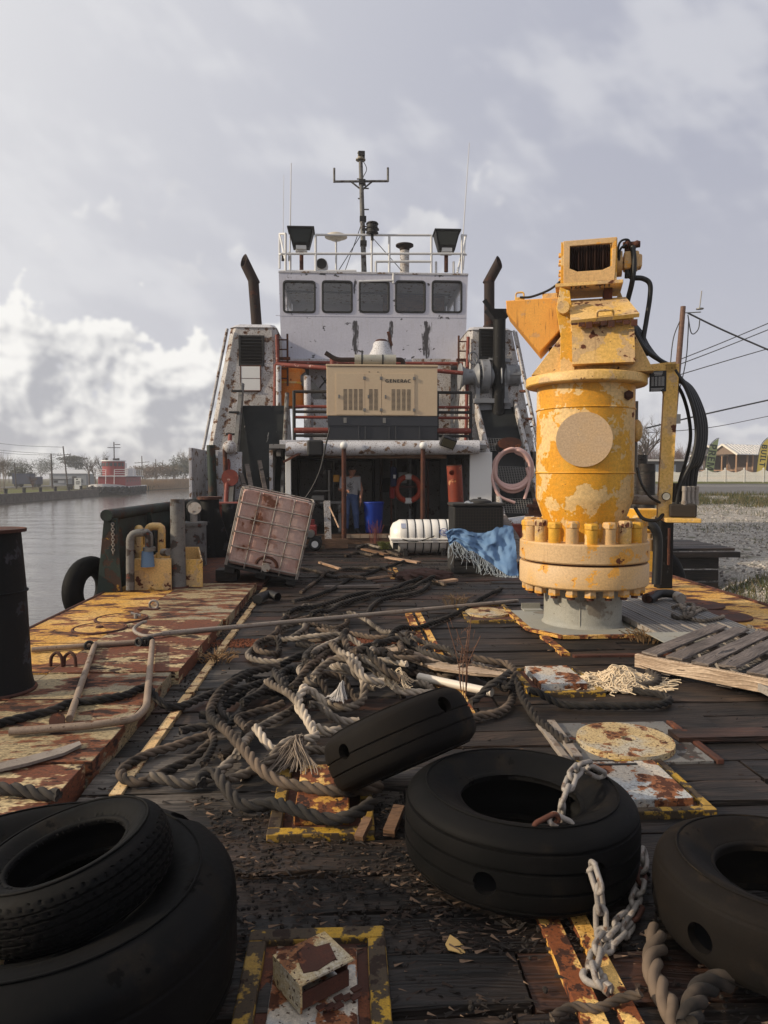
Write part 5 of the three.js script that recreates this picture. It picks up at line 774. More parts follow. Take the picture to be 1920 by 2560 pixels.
{ // generator
  const g = thing('diesel_generator', 'tan enclosed generator set on a black tank above the work deck', 'generator', null, [0.829, 2.36, -16.9]);
  const w = 1.27, zf = 0.55; M('base_tank', bb(-w + 0.03, w, 0, 0.56, -0.55, zf - 0.03, 0.01), plain([28, 31, 38], 0.5), g); M('tank_rail', bb(-w + 0.02, w + 0.01, 0.34, 0.56, zf - 0.028, zf - 0.01, 0.004), plain([36, 39, 46], 0.5), g);
  for (const x of [-0.55, -0.4, 0.15, 0.3, 0.85]) M('tank_rib', bb(x, x + 0.03, 0.02, 0.33, zf - 0.03, zf + 0.0), plain([36, 39, 46], 0.5), g); M('skid_edge', bb(-w, w + 0.01, -0.03, 0.03, -0.55, zf + 0.02), C.black, g); for (const x of [-0.85, 0.05]) M('lifting_eye', bx(0.07, 0.12, 0.02, x, 0.46, zf), C.steel, g);
  M('enclosure', bb(-w, w, 0.565, 1.68, -0.55, zf, 0.012), P.beigeBox, g); M('roof_lip', bb(-w - 0.015, w + 0.015, 1.685, 1.73, -0.57, zf + 0.02, 0.01), P.beigeBox, g);
  for (const [a, b] of [[-1.06, -0.4], [-0.39, -0.02], [0.0, 0.74]]) { const d = M('door', bb(a, b, 0.585, 1.53, zf + 0.003, zf + 0.016, 0.004), P.beigeBox, g); M('latch', bx(0.035, 0.08, 0.02, a + 0.07, 1.0, zf + 0.025), C.steel, d); M('hinge', [bx(0.06, 0.07, 0.02, b - 0.01, 1.42, zf + 0.022), bx(0.06, 0.07, 0.02, b - 0.01, 0.7, zf + 0.022)], C.steel, d);
    const cols = b - a > 0.5 ? 4 : 2, sl = [], c0 = (a + b) / 2 + (b - a > 0.5 ? 0.06 : 0); for (let c = 0; c < cols; c++) for (let k = 0; k < 18; k++) sl.push(bx(0.085, 0.012, 0.006, c0 + (c - (cols - 1) / 2) * 0.118, 0.7 + k * 0.027, zf + 0.0165, 0)); stuff(M('louvre_slots', sl, C.black, d)); }
  M('brand_lettering', textGeo('GENERAC', 0.075, 0.004).scale(1.25, 1, 1).translate(0.36, 1.36, zf + 0.017), C.black, g);
  M('screw', [bx(0.02, 0.02, 0.01, -0.3, 1.56, zf + 0.005), bx(0.02, 0.02, 0.01, -0.1, 1.56, zf + 0.005)], C.dark, g);
  const m = thing('muffler', 'grey cylindrical muffler with rusty pipes on the generator roof', 'muffler'); const mz = 16.8;
  M('shell', rod([0.203,4.267,-16.8], [1.17,4.275,-16.8], 0.12, 24), P.greyPaint, m); M('inlet_pipe', bent([[0.203,4.267,-16.8], [-0.229,4.263,-16.8], [-0.477,4.422,-16.8]], 0.055, 12), P.soot, m); M('elbow', bent([[1.17,4.275,-16.8], [1.334,4.277,-16.8], [1.356,4.072,-16.8]], 0.055, 12), P.soot, m); for (const q of [[782, 783], [826, 827]]) M('strap', T(RZ(new THREE.CylinderGeometry(0.13, 0.13, 0.035, 24), Math.PI / 2), (q[0] - 748) / 1534 * 16.9, 4.265, -16.8), C.black, m); M('leg', [rod([0.377,4.269,-16.8], [0.376,4.054,-16.8], 0.02, 6), rod([0.854,4.273,-16.8], [0.811,4.057,-16.8], 0.02, 6), rod([0.377,4.269,-16.8], [0.377,4.483,-16.8], 0.02, 6)], C.black, m);
  const f = thing('cowl_vent', 'cream domed cowl with dark fin behind the muffler', 'vent', null, [0.872,4.177,-17.6]); M('cone', T(lathe([[0.38, 0], [0.3, 0.35], [0.22, 0.5], [0.2, 0.62], [0.12, 0.7], [0, 0.71]], 20), 0, 0, 0), P.whitePeel, f); M('fin', RZ(bx(0.07, 0.35, 0.05), 0.25).translate(0.2, 0.72, 0.1), P.rust, f); M('cap', cy(0.17, 0.12, 0.05, 0, 0.66, 0, 14), P.rust, f);
}
// black ramp on the left with side rails, loose boards on it
{
  const t = thing('black_ramp', 'steep black steel ramp with rusty side rails on the left', 'ramp'); const a = [-2.517,0.114,-16.2], b = [-1.349,0.109,-16.2], c = [-1.492,3.329,-18.2], d = [-2.746,3.323,-18.2];
  const dz = 0.1, off = (p) => [p[0], p[1] - 0.03, p[2] - dz]; M('plate', loft([a, b, c, d], [a, b, c, d].map(off)), P.blackSteel, t);
  M('side_rail', [bar([-2.594,0.6,-16], [-2.639,3.625,-18.2], 0.09, 0.3), rod([-2.602,0.296,-15.9], [-2.628,3.87,-18.3], 0.06, 8)], P.postGrey, t); M('side_rail', [rod([-1.467,0.292,-15.9], [-1.49,3.632,-18.2], 0.055, 8)], P.postGrey, t); M('rail_pipe', rod([-2.672,0.714,-15.8], [-2.719,2.505,-16.9], 0.05, 8), P.redPipe, t);
  for (let i = 0; i < 4; i++) M('rung_bracket', bx(0.25, 0.05, 0.08, -2.789 - 0.0 + i * 0.03, 2.0 + i * 0.55, -17.0 - i * 0.3), C.black, t);
  const pl = (label, p, q, w) => tag(M('loose_board', bar(p, q, w, 0.04), W.grey, scene), label, 'board');
  pl('leftmost of three boards leaning on the black ramp', [-2.114,0.808,-15.95], [-2.477,1.742,-16.6], 0.1); pl('middle of three boards leaning on the black ramp', [-2.009,0.761,-15.85], [-2.289,1.816,-16.55], 0.1); pl('rightmost of three boards leaning on the black ramp', [-1.709,0.758,-15.9], [-2.015,1.904,-16.65], 0.09);
}
{ // right stair with gratings, winch above
  const t = thing('grated_stair', 'steep stair with rusty stringers and grating treads on the right', 'stair');
  const s0 = [3.54,0.502,-15.9], s1 = [3.497,4.154,-20], e0 = [4.455,0.499,-15.9], e1 = [4.585,4.046,-19.8];
  M('stringer', [bar(s0, s1, 0.1, 0.3), rod([s0[0], s0[1] + 0.17, s0[2]], [s1[0], s1[1] + 0.17, s1[2]], 0.06, 8)], P.whiteBad, t); M('stringer', [bar(e0, e1, 0.1, 0.3), rod([e0[0], e0[1] + 0.17, e0[2]], [e1[0], e1[1] + 0.17, e1[2]], 0.06, 8)], P.whiteBad, t);
  const L = (k, f) => V(s0).lerp(V(s1), k).lerp(V(e0).lerp(V(e1), k), f);
  const pa = L(0.55, 0.02), pb = L(0.55, 0.98), pc = L(0.93, 0.98), pd = L(0.93, 0.02); const A = (v, dy) => [v.x, v.y + dy, v.z]; M('cover_plate', loft([A(pa, 0), A(pb, 0), A(pc, 0), A(pd, 0)], [A(pa, -0.1), A(pb, -0.1), A(pc, -0.1), A(pd, -0.1)]), P.blackSteel, t);
  for (const [k0, k1] of [[0.47, 0.54], [0.2, 0.34], [0.06, 0.13]]) { const gb = [], a = L(k0, 0.05), b = L(k0, 0.95), c = L(k1, 0.05), d = L(k1, 0.95); a.y -= 0.02; b.y -= 0.02; c.y += 0.05; d.y += 0.05; const nr = Math.round((k1 - k0) * 100); for (let i = 0; i <= nr; i++) gb.push(rod(a.clone().lerp(c, i / nr), b.clone().lerp(d, i / nr), 0.007, 4)); for (let i = 0; i <= 14; i++) gb.push(rod(a.clone().lerp(b, i / 14), c.clone().lerp(d, i / 14), 0.009, 4)); M('grating_tread', gb, C.steel, t); }
  M('back_plate', loft([A(L(0.02, 0), -0.35), A(L(0.02, 1), -0.35), A(L(0.6, 1), -0.35), A(L(0.6, 0), -0.35)], [A(L(0.02, 0), -0.42), A(L(0.02, 1), -0.42), A(L(0.6, 1), -0.42), A(L(0.6, 0), -0.42)]), C.black, t);
  M('outer_rail', rod([4.853,2.106,-17.6], [4.534,5.46,-19.2], 0.04, 8), P.whiteBad, t); M('outer_rail_post', [rod([4.749,3.002,-18], [4.633,3.017,-18.2], 0.04, 6), rod([4.702,3.764,-18.5], [4.629,3.799,-18.8], 0.04, 6)], P.rust, t);
  const w = thing('anchor_winch', 'grey deck winch with drum and gypsy head above the right stair', 'winch', null, [3.862,4.215,-19.2]), m = P.winch, k = 19.2 / 1534, ax = (g) => RZ(g, -Math.PI / 2);
  M('gypsy_head', T(ax(lathe([[0, 0], [0.34, 0], [0.36, 0.04], [0.3, 0.07], [0.22, 0.16], [0.2, 0.3], [0.22, 0.4], [0.34, 0.47], [0.36, 0.5], [0, 0.5]], 28)), -66 * k, 0, 0.1), m, w); M('brake_wheel', T(ax(lathe([[0, 0], [0.42, 0], [0.46, 0.02], [0.46, 0.22], [0.42, 0.24], [0, 0.24]], 36)), -20 * k, 0.02, 0), m, w); M('drum', T(ax(cy(0.3, 0.3, 0.4, 0, 0, 0, 24)), 2 * k, 0, 0), m, w); M('drum_flange', T(ax(lathe([[0, 0], [0.4, 0], [0.42, 0.02], [0.4, 0.05], [0, 0.05]], 30)), 20 * k, 0, 0), m, w); M('motor', [T(ax(cy(0.3, 0.3, 0.36, 0, 0, 0, 8)), 36 * k, 0.05, 0), bx(0.4, 0.06, 0.62, 50 * k, 0.05, 0), T(ax(cy(0.34, 0.34, 0.08, 0, 0, 0, 20)), 34 * k, 0.02, 0)], m, w); for (let i = 0; i < 16; i++) { const a = i * 0.3927; M('bolt', T(ax(cy(0.02, 0.02, 0.03, 0, 0, 0, 6)), 17 * k * -1.2 - 0.02, 0.02 + Math.cos(a) * 0.38, Math.sin(a) * 0.38), m, w); }
  M('frame', [bx(0.12, 0.95, 0.3, -27 * k, -0.28, 0.1), bx(0.12, 0.95, 0.3, 33 * k, -0.28, 0.1), bx(0.95, 0.12, 0.4, 2 * k, -0.66, 0.1), bx(1.1, 0.3, 0.5, 2 * k, -0.85, -0.1)], m, w); M('handwheel', [T(RY(new THREE.TorusGeometry(0.16, 0.02, 6, 18), 0.6), -36 * k, 0.5, 0.1), rod([-36 * k, 0.5, 0.1], [-24 * k, 0.2, 0.1], 0.025, 6)], m, w); M('cover_sheet', RZ(RX(bx(0.6, 0.02, 0.5), 0.9), -0.1).translate(24 * k, 0.62, -0.1), m, w); M('spoke_arm', bar([-30 * k, 0.1, 0.12], [-14 * k, 0.3, 0.12], 0.08, 0.05), m, w);
  const q = thing('davit_post', 'dark grey steel post with flared head beside the winch', 'post'); const b = [4.083,4.374,-19], tp = [4.097,5.721,-19]; M('post', rod([b[0], 3.0, b[2]], tp, 0.165, 18), P.postBlack, q); M('head', loft([[tp[0] - 0.16, tp[1], tp[2] + 0.16], [tp[0] + 0.16, tp[1], tp[2] + 0.16], [tp[0] + 0.16, tp[1], tp[2] - 0.16], [tp[0] - 0.16, tp[1], tp[2] - 0.16]], [[tp[0] - 0.38, tp[1] + 0.24, tp[2] + 0.2], [tp[0] + 0.38, tp[1] + 0.24, tp[2] + 0.2], [tp[0] + 0.38, tp[1] + 0.24, tp[2] - 0.2], [tp[0] - 0.38, tp[1] + 0.24, tp[2] - 0.2]]), P.postBlack, q); M('arm', bar([3.883,5.938,-19], [3.682,6.227,-19], 0.1, 0.1), P.postBlack, q);
}
{ // pink hose coil on its hanger
  const h = thing('hose_hanger', 'rust-red oval hose hanger plate on the right stair', 'hanger', null, [3.845,2.312,-16.6]); M('plate', RX(cy(0.29, 0.29, 0.03, 0, -0.015, 0, 30), Math.PI / 2).scale(1, 0.5, 1), P.rust, h); M('drum', RX(cy(0.2, 0.2, 0.3, 0, -0.3, -0.0, 20), Math.PI / 2).translate(0, -0.06, -0.3), C.black, h);
  const pts = [], cx = 3.873, cyy = 1.721; for (let i = 0; i <= 110; i++) { const a = i / 110 * 6.2832 * 5 + 1.57, k = Math.floor(i / 22); const r = 0.40 + 0.035 * Math.sin(k * 2.1) + 0.03 * Math.sin(a * 0.4); pts.push([cx + Math.cos(a) * r * (0.98 + 0.03 * k), cyy + Math.sin(a) * (r + 0.03 * (k % 3)) + (Math.sin(a) < 0 ? -0.05 * (k % 3) : 0), -16.42 + 0.035 * Math.sin(k * 1.7) + 0.02 * (k % 2)]); }
  const e0 = [3.398,1.636,-16.38], tail = [[3.415,1.367,-16.35], [3.559,1.078,-16.3], [3.908,0.927,-16.3]];
  const c = thing('hose_coil', 'coil of pale pink hose hanging over the stair gratings', 'hose'); M('coil', tube(pts, 0.038, 8, 330), C.pinkHose, c); M('tail', tube([[pts[0][0] - 0.3, pts[0][1] - 0.05, pts[0][2] + 0.06], e0, ...tail], 0.038, 8, 30), C.pinkHose, c); M('end', tube([[4.198,1.744,-16.36], [4.256,1.421,-16.36], [4.151,1.011,-16.36]], 0.038, 8, 20), C.pinkHose, c);
}
// posts, beam lamps and what stands under the platform
for (const [px, k] of [[743, 'left'], [912, 'right']]) { const x = (px - 748) / 1534 * 15.75 + (px > 800 ? 0.02 : 0); const t = thing('rusty_post', k + ' rusty pipe post with white painted top holding the platform edge', 'post', null, [x, 0, -15.75]); M('pipe', cy(0.055, 0.05, 2.2, 0, 0, 0, 12), P.rust, t); M('cap', T(new THREE.SphereGeometry(0.085, 12, 8), 0, 2.22, 0.05), C.white, t); }
{
  const f = (label, pos, rz) => { const t = thing('work_lamp', label, 'lamp', null, pos); t.rotation.z = rz; t.rotation.x = 0.5; M('housing', bx(0.34, 0.24, 0.14, 0, 0, 0, 0.02), C.black, t); M('glass_plate', bx(0.28, 0.17, 0.01, 0, 0, 0.075, 0), plain([86, 82, 62], 0.3), t); M('bracket', bx(0.05, 0.2, 0.05, 0, -0.14, -0.05), C.dark, t); };
  f('square black work lamp tilted on the white beam at right', [2.279,2.305,-15.85], -0.35);
  tag(M('mesh_bag', bx(0.36, 0.36, 0.16, ...[-0.686,2.167,-15.9], 0.05), C.black, scene), 'black mesh bag hanging on the white beam at left', 'bag');
  const d = thing('hanging_cable', 'black cable sagging from the generator to the deck', 'cable'); M('cable', tube([[-0.353,2.602,-15.8], [-0.445,2.243,-15.75], [-0.589,1.631,-15.7], [-0.896,1.072,-15.7], [-1.291,0.833,-15.8]], 0.022, 6, 30), C.black, d); M('strut_bar', bar([-1.403,1.86,-16], [-0.824,2.17,-16], 0.05, 0.05), P.rust, d);
  const bl = thing('blue_barrel', 'blue plastic barrel standing inside the dark deckhouse', 'barrel', null, [0.654, 0.19, -17]); M('body', cylUV(lathe([[0, 0], [0.18, 0], [0.2, 0.03], [0.235, 0.68], [0.245, 0.7], [0.245, 0.74], [0.2, 0.745], [0, 0.74]], 28), 0, 0, 0.23), C.bluePlastic, bl); M('rim', T(RX(new THREE.TorusGeometry(0.24, 0.018, 6, 28), Math.PI / 2), 0, 0.72, 0), C.bluePlastic, bl);
  const b = thing('lifebuoy', 'orange lifebuoy with white band on the dark back wall', 'lifebuoy', null, [1.539, 1.23, -17.6]); M('ring', new THREE.TorusGeometry(0.3, 0.07, 10, 30), plain([170, 62, 34], 0.7), b); M('band', [T(bx(0.2, 0.16, 0.15, 0, 0.3, 0, 0.05)), T(bx(0.2, 0.16, 0.15, 0, -0.3, 0, 0.05))], C.white, b); M('hook', bx(0.06, 0.3, 0.06, 0, 0.48, 0), C.dark, b); M('rack', [bx(0.05, 1.6, 0.05, 0.5, -0.1, -0.05), bx(0.05, 1.6, 0.05, -0.42, -0.1, -0.05), bx(1.0, 0.05, 0.05, 0.03, 0.05, -0.07)], P.rust, b);
  const lj = thing('life_jacket', 'dark blue and red life jacket hanging inside the deckhouse', 'life jacket', null, [1.157, 1.414, -17.4]); M('vest', bx(0.16, 0.5, 0.12, 0, 0.12, 0, 0.05), plain([28, 36, 70], 0.9), lj); M('lower', bx(0.14, 0.3, 0.12, -0.03, -0.28, 0, 0.05), plain([120, 30, 30], 0.9), lj); M('patch', bx(0.06, 0.09, 0.02, 0.02, 0.12, 0.06), C.white, lj);
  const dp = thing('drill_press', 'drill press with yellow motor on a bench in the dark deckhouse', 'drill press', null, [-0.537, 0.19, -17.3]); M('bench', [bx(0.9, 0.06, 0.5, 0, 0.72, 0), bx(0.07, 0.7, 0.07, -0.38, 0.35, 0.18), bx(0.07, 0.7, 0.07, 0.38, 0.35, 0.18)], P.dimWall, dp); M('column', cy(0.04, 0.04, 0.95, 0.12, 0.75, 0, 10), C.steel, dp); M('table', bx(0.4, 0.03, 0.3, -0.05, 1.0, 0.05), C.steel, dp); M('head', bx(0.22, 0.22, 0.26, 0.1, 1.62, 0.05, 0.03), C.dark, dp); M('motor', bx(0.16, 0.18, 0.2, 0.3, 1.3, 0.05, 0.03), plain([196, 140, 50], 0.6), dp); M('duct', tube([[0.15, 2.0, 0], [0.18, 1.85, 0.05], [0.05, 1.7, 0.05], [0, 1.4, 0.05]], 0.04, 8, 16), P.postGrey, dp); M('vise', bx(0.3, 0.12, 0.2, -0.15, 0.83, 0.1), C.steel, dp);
  const ms = thing('pressure_washer', 'red engine-driven washer on small white-hubbed wheels', 'engine', null, [-0.771, 0, -14.9]); M('engine', [bx(0.3, 0.22, 0.3, 0, 0.42, 0, 0.03), cy(0.09, 0.09, 0.14, 0.02, 0.5, 0.02, 12)], plain([110, 30, 26], 0.6), ms); M('tank', bx(0.2, 0.14, 0.26, -0.14, 0.6, 0, 0.04), plain([120, 34, 30], 0.6), ms); M('chassis', [bx(0.5, 0.05, 0.34, 0, 0.26, 0), rod([-0.25, 0.28, 0.1], [-0.4, 0.75, 0.1], 0.02, 6)], C.black, ms); M('pump', RX(cy(0.08, 0.08, 0.22, 0, -0.1, 0, 12), Math.PI / 2).translate(0.04, 0.36, 0.18), C.steel, ms);
  for (const z of [-0.2, 0.22]) { const wl = M('wheel', T(new THREE.TorusGeometry(0.1, 0.04, 8, 22), 0.12, 0.14, z), C.black, ms); M('hub', RX(cy(0.07, 0.07, 0.05, 0, -0.025, 0, 16), Math.PI / 2).translate(0.12, 0.14, z), C.white, wl); }
  tag(M('white_board', RZ(bx(0.15, 0.95, 0.04, 0, 0.5, 0), 0.03).translate(-0.401, 0.02, -15.9), P.whiteBad, scene), 'narrow white board standing beside the red washer', 'board');
  tag(M('timber_offcut', bx(0.5, 0.2, 0.12, -0.216, 0.1, -15.2), W.tan, scene), 'short timber offcut on edge beside the left rusty post', 'timber');
  tag(M('broom_stick', rod([-0.366,0.871,-15.6], [-0.16,0.441,-15.2], 0.02, 6), W.pale, scene), 'thin stick leaning on the timber offcut', 'stick');
}
// ---------- yellow pedestal crane ----------
{
  const CX = 2.454, CZ = -7.22;
  const c = thing('pedestal_crane', 'yellow pedestal crane with winch head on a grey base', 'crane', null, [CX, 0.045, CZ], -0.31); c.scale.setScalar(0.969);
  const cu = (g, r) => cylUV(g, 0, 0, r), L = (p) => [p[0] - CX, p[1], p[2] - CZ];
  M('base_plate', slab([[-0.62, -0.68], [0.42, -0.68], [0.52, 0.62], [-0.4, 0.62], [-0.62, 0.3]], -0.042, -0.014, 0.004), P.greyPaint, c).rotation.y = 0.31; M('plate_edging', [bar([-0.66, -0.025, 0.3], [-0.42, -0.025, 0.66], 0.05, 0.03), bar([-0.42, -0.025, 0.66], [0.5, -0.025, 0.66], 0.05, 0.03), bar([-0.66, -0.025, 0.3], [-0.66, -0.025, -0.7], 0.05, 0.03)], P.stripYellow, c).rotation.y = 0.31;
  const ped = M('pedestal', cu(lathe([[0.43, -0.015], [0.412, 0.0], [0.405, 0.03], [0.405, 0.42]], 64), 0.4), P.greyPaint, c); M('weld_seam', rod([-0.03, 0.0, 0.406], [-0.03, 0.42, 0.406], 0.006, 5), P.greyPaint, ped);
  M('lower_flange', cu(lathe([[0.36, 0.42], [0.655, 0.42], [0.668, 0.435], [0.668, 0.635], [0.655, 0.652], [0.36, 0.652]], 72), 0.66), P.craneBeige, c);
  M('gap_ring', cu(lathe([[0.36, 0.652], [0.615, 0.652], [0.615, 0.674], [0.36, 0.674]], 48), 0.6), P.rust, c);
  M('upper_flange', cu(lathe([[0.36, 0.674], [0.655, 0.674], [0.668, 0.688], [0.668, 0.862], [0.655, 0.877], [0.36, 0.877]], 72), 0.66), P.craneBeige, c);
  const stud = join([cylUV(lathe([[0.062, 0], [0.064, 0.006], [0.064, 0.125], [0.058, 0.13]], 16), 0, 0, 0.06), facet(T(lathe([[0.0, 0.13], [0.071, 0.13], [0.074, 0.135], [0.072, 0.168], [0.06, 0.182], [0, 0.186]], 7), 0, 0, 0))]), nut = facet(cy(0.062, 0.06, 0.075, 0, -0.075, 0, 6)), tip = cy(0.035, 0.035, 0.03, 0, -0.105, 0, 8);
  for (let i = 0; i < 20; i++) { const a = i / 20 * 6.2832 + 0.11, x = Math.sin(a) * 0.58, z = Math.cos(a) * 0.58; const s = M('flange_stud', stud, [P.crane, P.craneBeige, P.craneHead][i % 3], c); s.position.set(x, 0.877, z); s.rotation.y = i * 1.7; s.scale.y = 1.12 + 0.14 * ((i * 7 % 5) / 4); const n = M('stud_nut', nut, P.craneBeige, c); n.position.set(x, 0.42, z); n.rotation.y = i; const q = M('stud_tip', tip, P.rust, c); q.position.set(x, 0.42, z); }
  M('column', cu(lathe([[0.40, 0.87], [0.395, 1.0], [0.41, 1.06], [0.49, 1.28], [0.503, 1.33], [0.503, 2.5]], 96), 0.5), P.crane, c);
  for (const y of [1.585, 2.245]) M('weld_ring', T(RX(new THREE.TorusGeometry(0.505, 0.009, 5, 72), Math.PI / 2), 0, y, 0), P.crane, c);
  M('blank_plate', [RX(cy(0.272, 0.272, 0.05, 0, 0, 0, 56), Math.PI / 2).translate(-0.015, 1.915, 0.47)], P.plateBeige, c); M('plug', [T(RX(cy(0.05, 0.05, 0.05, 0, 0, 0, 6), Math.PI / 2), 0.41, 2.36, 0.30), T(RX(cy(0.028, 0.028, 0.075, 0, 0, 0, 10), Math.PI / 2), 0.41, 2.36, 0.30)], P.rust, c);
  M('slew_ring', cu(lathe([[0.45, 2.47], [0.55, 2.485], [0.61, 2.49], [0.62, 2.50], [0.62, 2.575], [0.612, 2.585], [0.5, 2.61], [0.3, 2.62]], 72), 0.6), P.craneHead, c);
  // head: flared housing, hood and cheeks
  const k = 7.3 / 1534, hx = (p) => (p - 1259) * k, zf = 0.42, zb = -0.45;
  const flare = shape([[hx(1146), 2.6], [hx(1394), 2.6], [hx(1350), 2.98], [hx(1212), 2.98]]); M('flared_housing', T(ext(flare, 0.66, 0.006), 0, 0, -0.36), P.craneHead, c);
  M('front_box', loft([[hx(1230), 2.66, 0.32], [hx(1354), 2.66, 0.32], [hx(1354), 2.66, 0.5], [hx(1230), 2.66, 0.5]], [[hx(1228), 3.0, 0.3], [hx(1352), 3.0, 0.3], [hx(1352), 3.0, 0.45], [hx(1228), 3.0, 0.45]]), P.craneHead, c);
  M('upper_box', bb(hx(1226), hx(1352), 2.97, 3.1, zb, 0.40, 0.01), P.craneHead, c);
  const hd = M('hood', loft([[hx(1226), 3.02, 0.53], [hx(1360), 3.05, 0.53], [hx(1340), 3.31, 0.06], [hx(1219), 3.31, 0.06]], [[hx(1226), 3.05, 0.55], [hx(1360), 3.08, 0.55], [hx(1340), 3.34, 0.06], [hx(1219), 3.34, 0.06]]), P.craneHead, c); M('hood_handle', bent([[0.09, 3.07, 0.53], [0.09, 3.12, 0.57], [0.24, 3.12, 0.57], [0.24, 3.07, 0.53]], 0.012, 8), P.craneHead, hd); M('ragged_lip', Array.from({ length: 9 }, (_, i) => bx(0.06, 0.02 + 0.02 * (i % 3), 0.012, hx(1233) + i * 0.07, 3.02 - 0.008 * (i % 3), 0.53)), P.rust, hd);
  M('upper_block', bb(hx(1222), hx(1338), 3.09, 3.31, zb, 0.05, 0.01), P.craneHead, c);
  for (const z of [0.30, -0.35]) M('cheek_plate', T(ext([[hx(1205), 2.62], [hx(1234), 2.62], [hx(1230), 3.1], [hx(1222), 3.36], [hx(1203), 3.40], [hx(1196), 3.2], [hx(1206), 2.95]], 0.05, 0.004), 0, 0, z), P.crane, c); M('pivot_pin', RX(cy(0.06, 0.06, 0.12, 0, 0, 0, 16), Math.PI / 2).translate(hx(1210), 3.2, 0.32), P.craneHead, c); M('lug', ext([[0, 0], [0.1, 0], [0.05, 0.12]], 0.03, 0.003).translate(hx(1318), 3.3, -0.05), P.craneHead, c);
  // boom stub pointing left
  const bm = M('boom_stub', T(ext([[hx(1088), 3.33], [hx(1206), 3.33], [hx(1206), 3.05], [hx(1160), 2.83], [hx(1090), 3.22]], 0.42, 0.008), 0, 0, -0.2), paint(256, 0.9, { top: [222, 160, 74], top2: [214, 150, 66], under: [196, 150, 96], rust: [120, 66, 34], cover: 0.3, edge: 0.05, f: 5, speck: 0.5, rustAt: 0.5, streak: 0.6, rough: 0.55, bump: 0.001, mott: 0.05, s: 345 }), c);
  M('boom_fitting', [bx(0.09, 0.07, 0.1, hx(1112), 3.37, 0), bent([[hx(1104), 3.37, 0], [hx(1104), 3.46, 0], [hx(1122), 3.46, 0], [hx(1122), 3.37, 0]], 0.01, 6), bx(0.16, 0.09, 0.2, hx(1180), 3.38, -0.05)], P.craneHead, bm); M('hinge_block', [bx(0.1, 0.12, 0.3, hx(1190), 2.82, 0), RX(cy(0.04, 0.04, 0.36, 0, -0.18, 0, 12), Math.PI / 2).translate(hx(1186), 2.77, 0)], P.rust, bm); M('tension_cable', tube([[hx(1114), 3.4, 0.05], [hx(1140), 3.4, 0.05], [hx(1180), 3.46, 0.05], [hx(1210), 3.56, 0.05]], 0.012, 6), C.hose, bm);
  // hoist winch
  const fr = shape([[hx(1210), 3.47], [hx(1313), 3.47], [hx(1315), 3.54], [hx(1317), 3.86], [hx(1209), 3.86]]); const ho = new THREE.Path(); [[hx(1221), 3.60], [hx(1238), 3.565], [hx(1290), 3.565], [hx(1309), 3.60], [hx(1310), 3.815], [hx(1221), 3.815]].forEach(([x, y], i) => i ? ho.lineTo(x, y) : ho.moveTo(x, y)); ho.closePath(); fr.holes.push(ho);
  const wn = M('winch_frame', T(ext(fr, 0.025, 0.004), 0, 0, 0.2), P.craneBeige, c); M('side_plate', bb(hx(1203), hx(1209.5), 3.47, 3.86, -0.28, 0.22, 0.006), P.crane, wn); M('side_plate', bb(hx(1313), hx(1319), 3.47, 3.86, -0.28, 0.22, 0.006), P.crane, wn); M('back_plate', bb(hx(1210), hx(1313), 3.47, 3.62, -0.28, -0.25, 0.004), P.craneHead, wn); M('top_bar', bb(hx(1210), hx(1313), 3.83, 3.86, -0.27, -0.2, 0.004), P.craneHead, wn);
  for (const x of [hx(1214), hx(1306)]) M('drum_flange', T(RZ(cy(0.245, 0.245, 0.02, 0, 0, 0, 30), -Math.PI / 2), x, 3.67, -0.03), P.crane, wn);
  const rid = []; const nw = 16, dw = hx(1306) - hx(1216); rid.push([0, 0]); for (let i = 0; i < nw; i++) { const o = 0.205 + 0.01 * ((i * 5) % 3); rid.push([o, (i + 0.1) / nw * dw], [o + 0.008, (i + 0.5) / nw * dw], [o, (i + 0.9) / nw * dw]); } rid.push([0, dw]); M('wire_drum', T(RZ(lathe(rid, 26), -Math.PI / 2), hx(1216), 3.67, -0.03), new THREE.MeshPhysicalMaterial({ color: new THREE.Color().setRGB(...srgb([34, 21, 17]), THREE.SRGBColorSpace), roughness: 0.95, specularIntensity: 0.2 }), wn);
  for (let i = 0; i < 8; i++) { const a = i * 0.785; M('flange_bolt', RZ(cy(0.018, 0.018, 0.025, 0, 0, 0, 6), Math.PI / 2).translate(hx(1203), 3.67 + Math.cos(a) * 0.13, Math.sin(a) * 0.13), P.craneHead, wn); }
  M('winch_base', [bx(hx(1332) - hx(1192), 0.035, 0.55, (hx(1332) + hx(1192)) / 2, 3.448, -0.03)], P.craneHead, c); M('winch_leg', bb(hx(1207), hx(1222), 3.32, 3.43, -0.2, 0.15), P.craneHead, c); M('winch_leg', bb(hx(1294), hx(1312), 3.31, 3.43, -0.25, 0.1), P.rust, c); M('grease_drips', Array.from({ length: 7 }, (_, i) => new THREE.ConeGeometry(0.012, 0.04, 6).rotateX(Math.PI).translate(hx(1226) + i * 0.045 + (i > 3 ? 0.1 : 0), 3.415, 0.22)), C.grime, c);
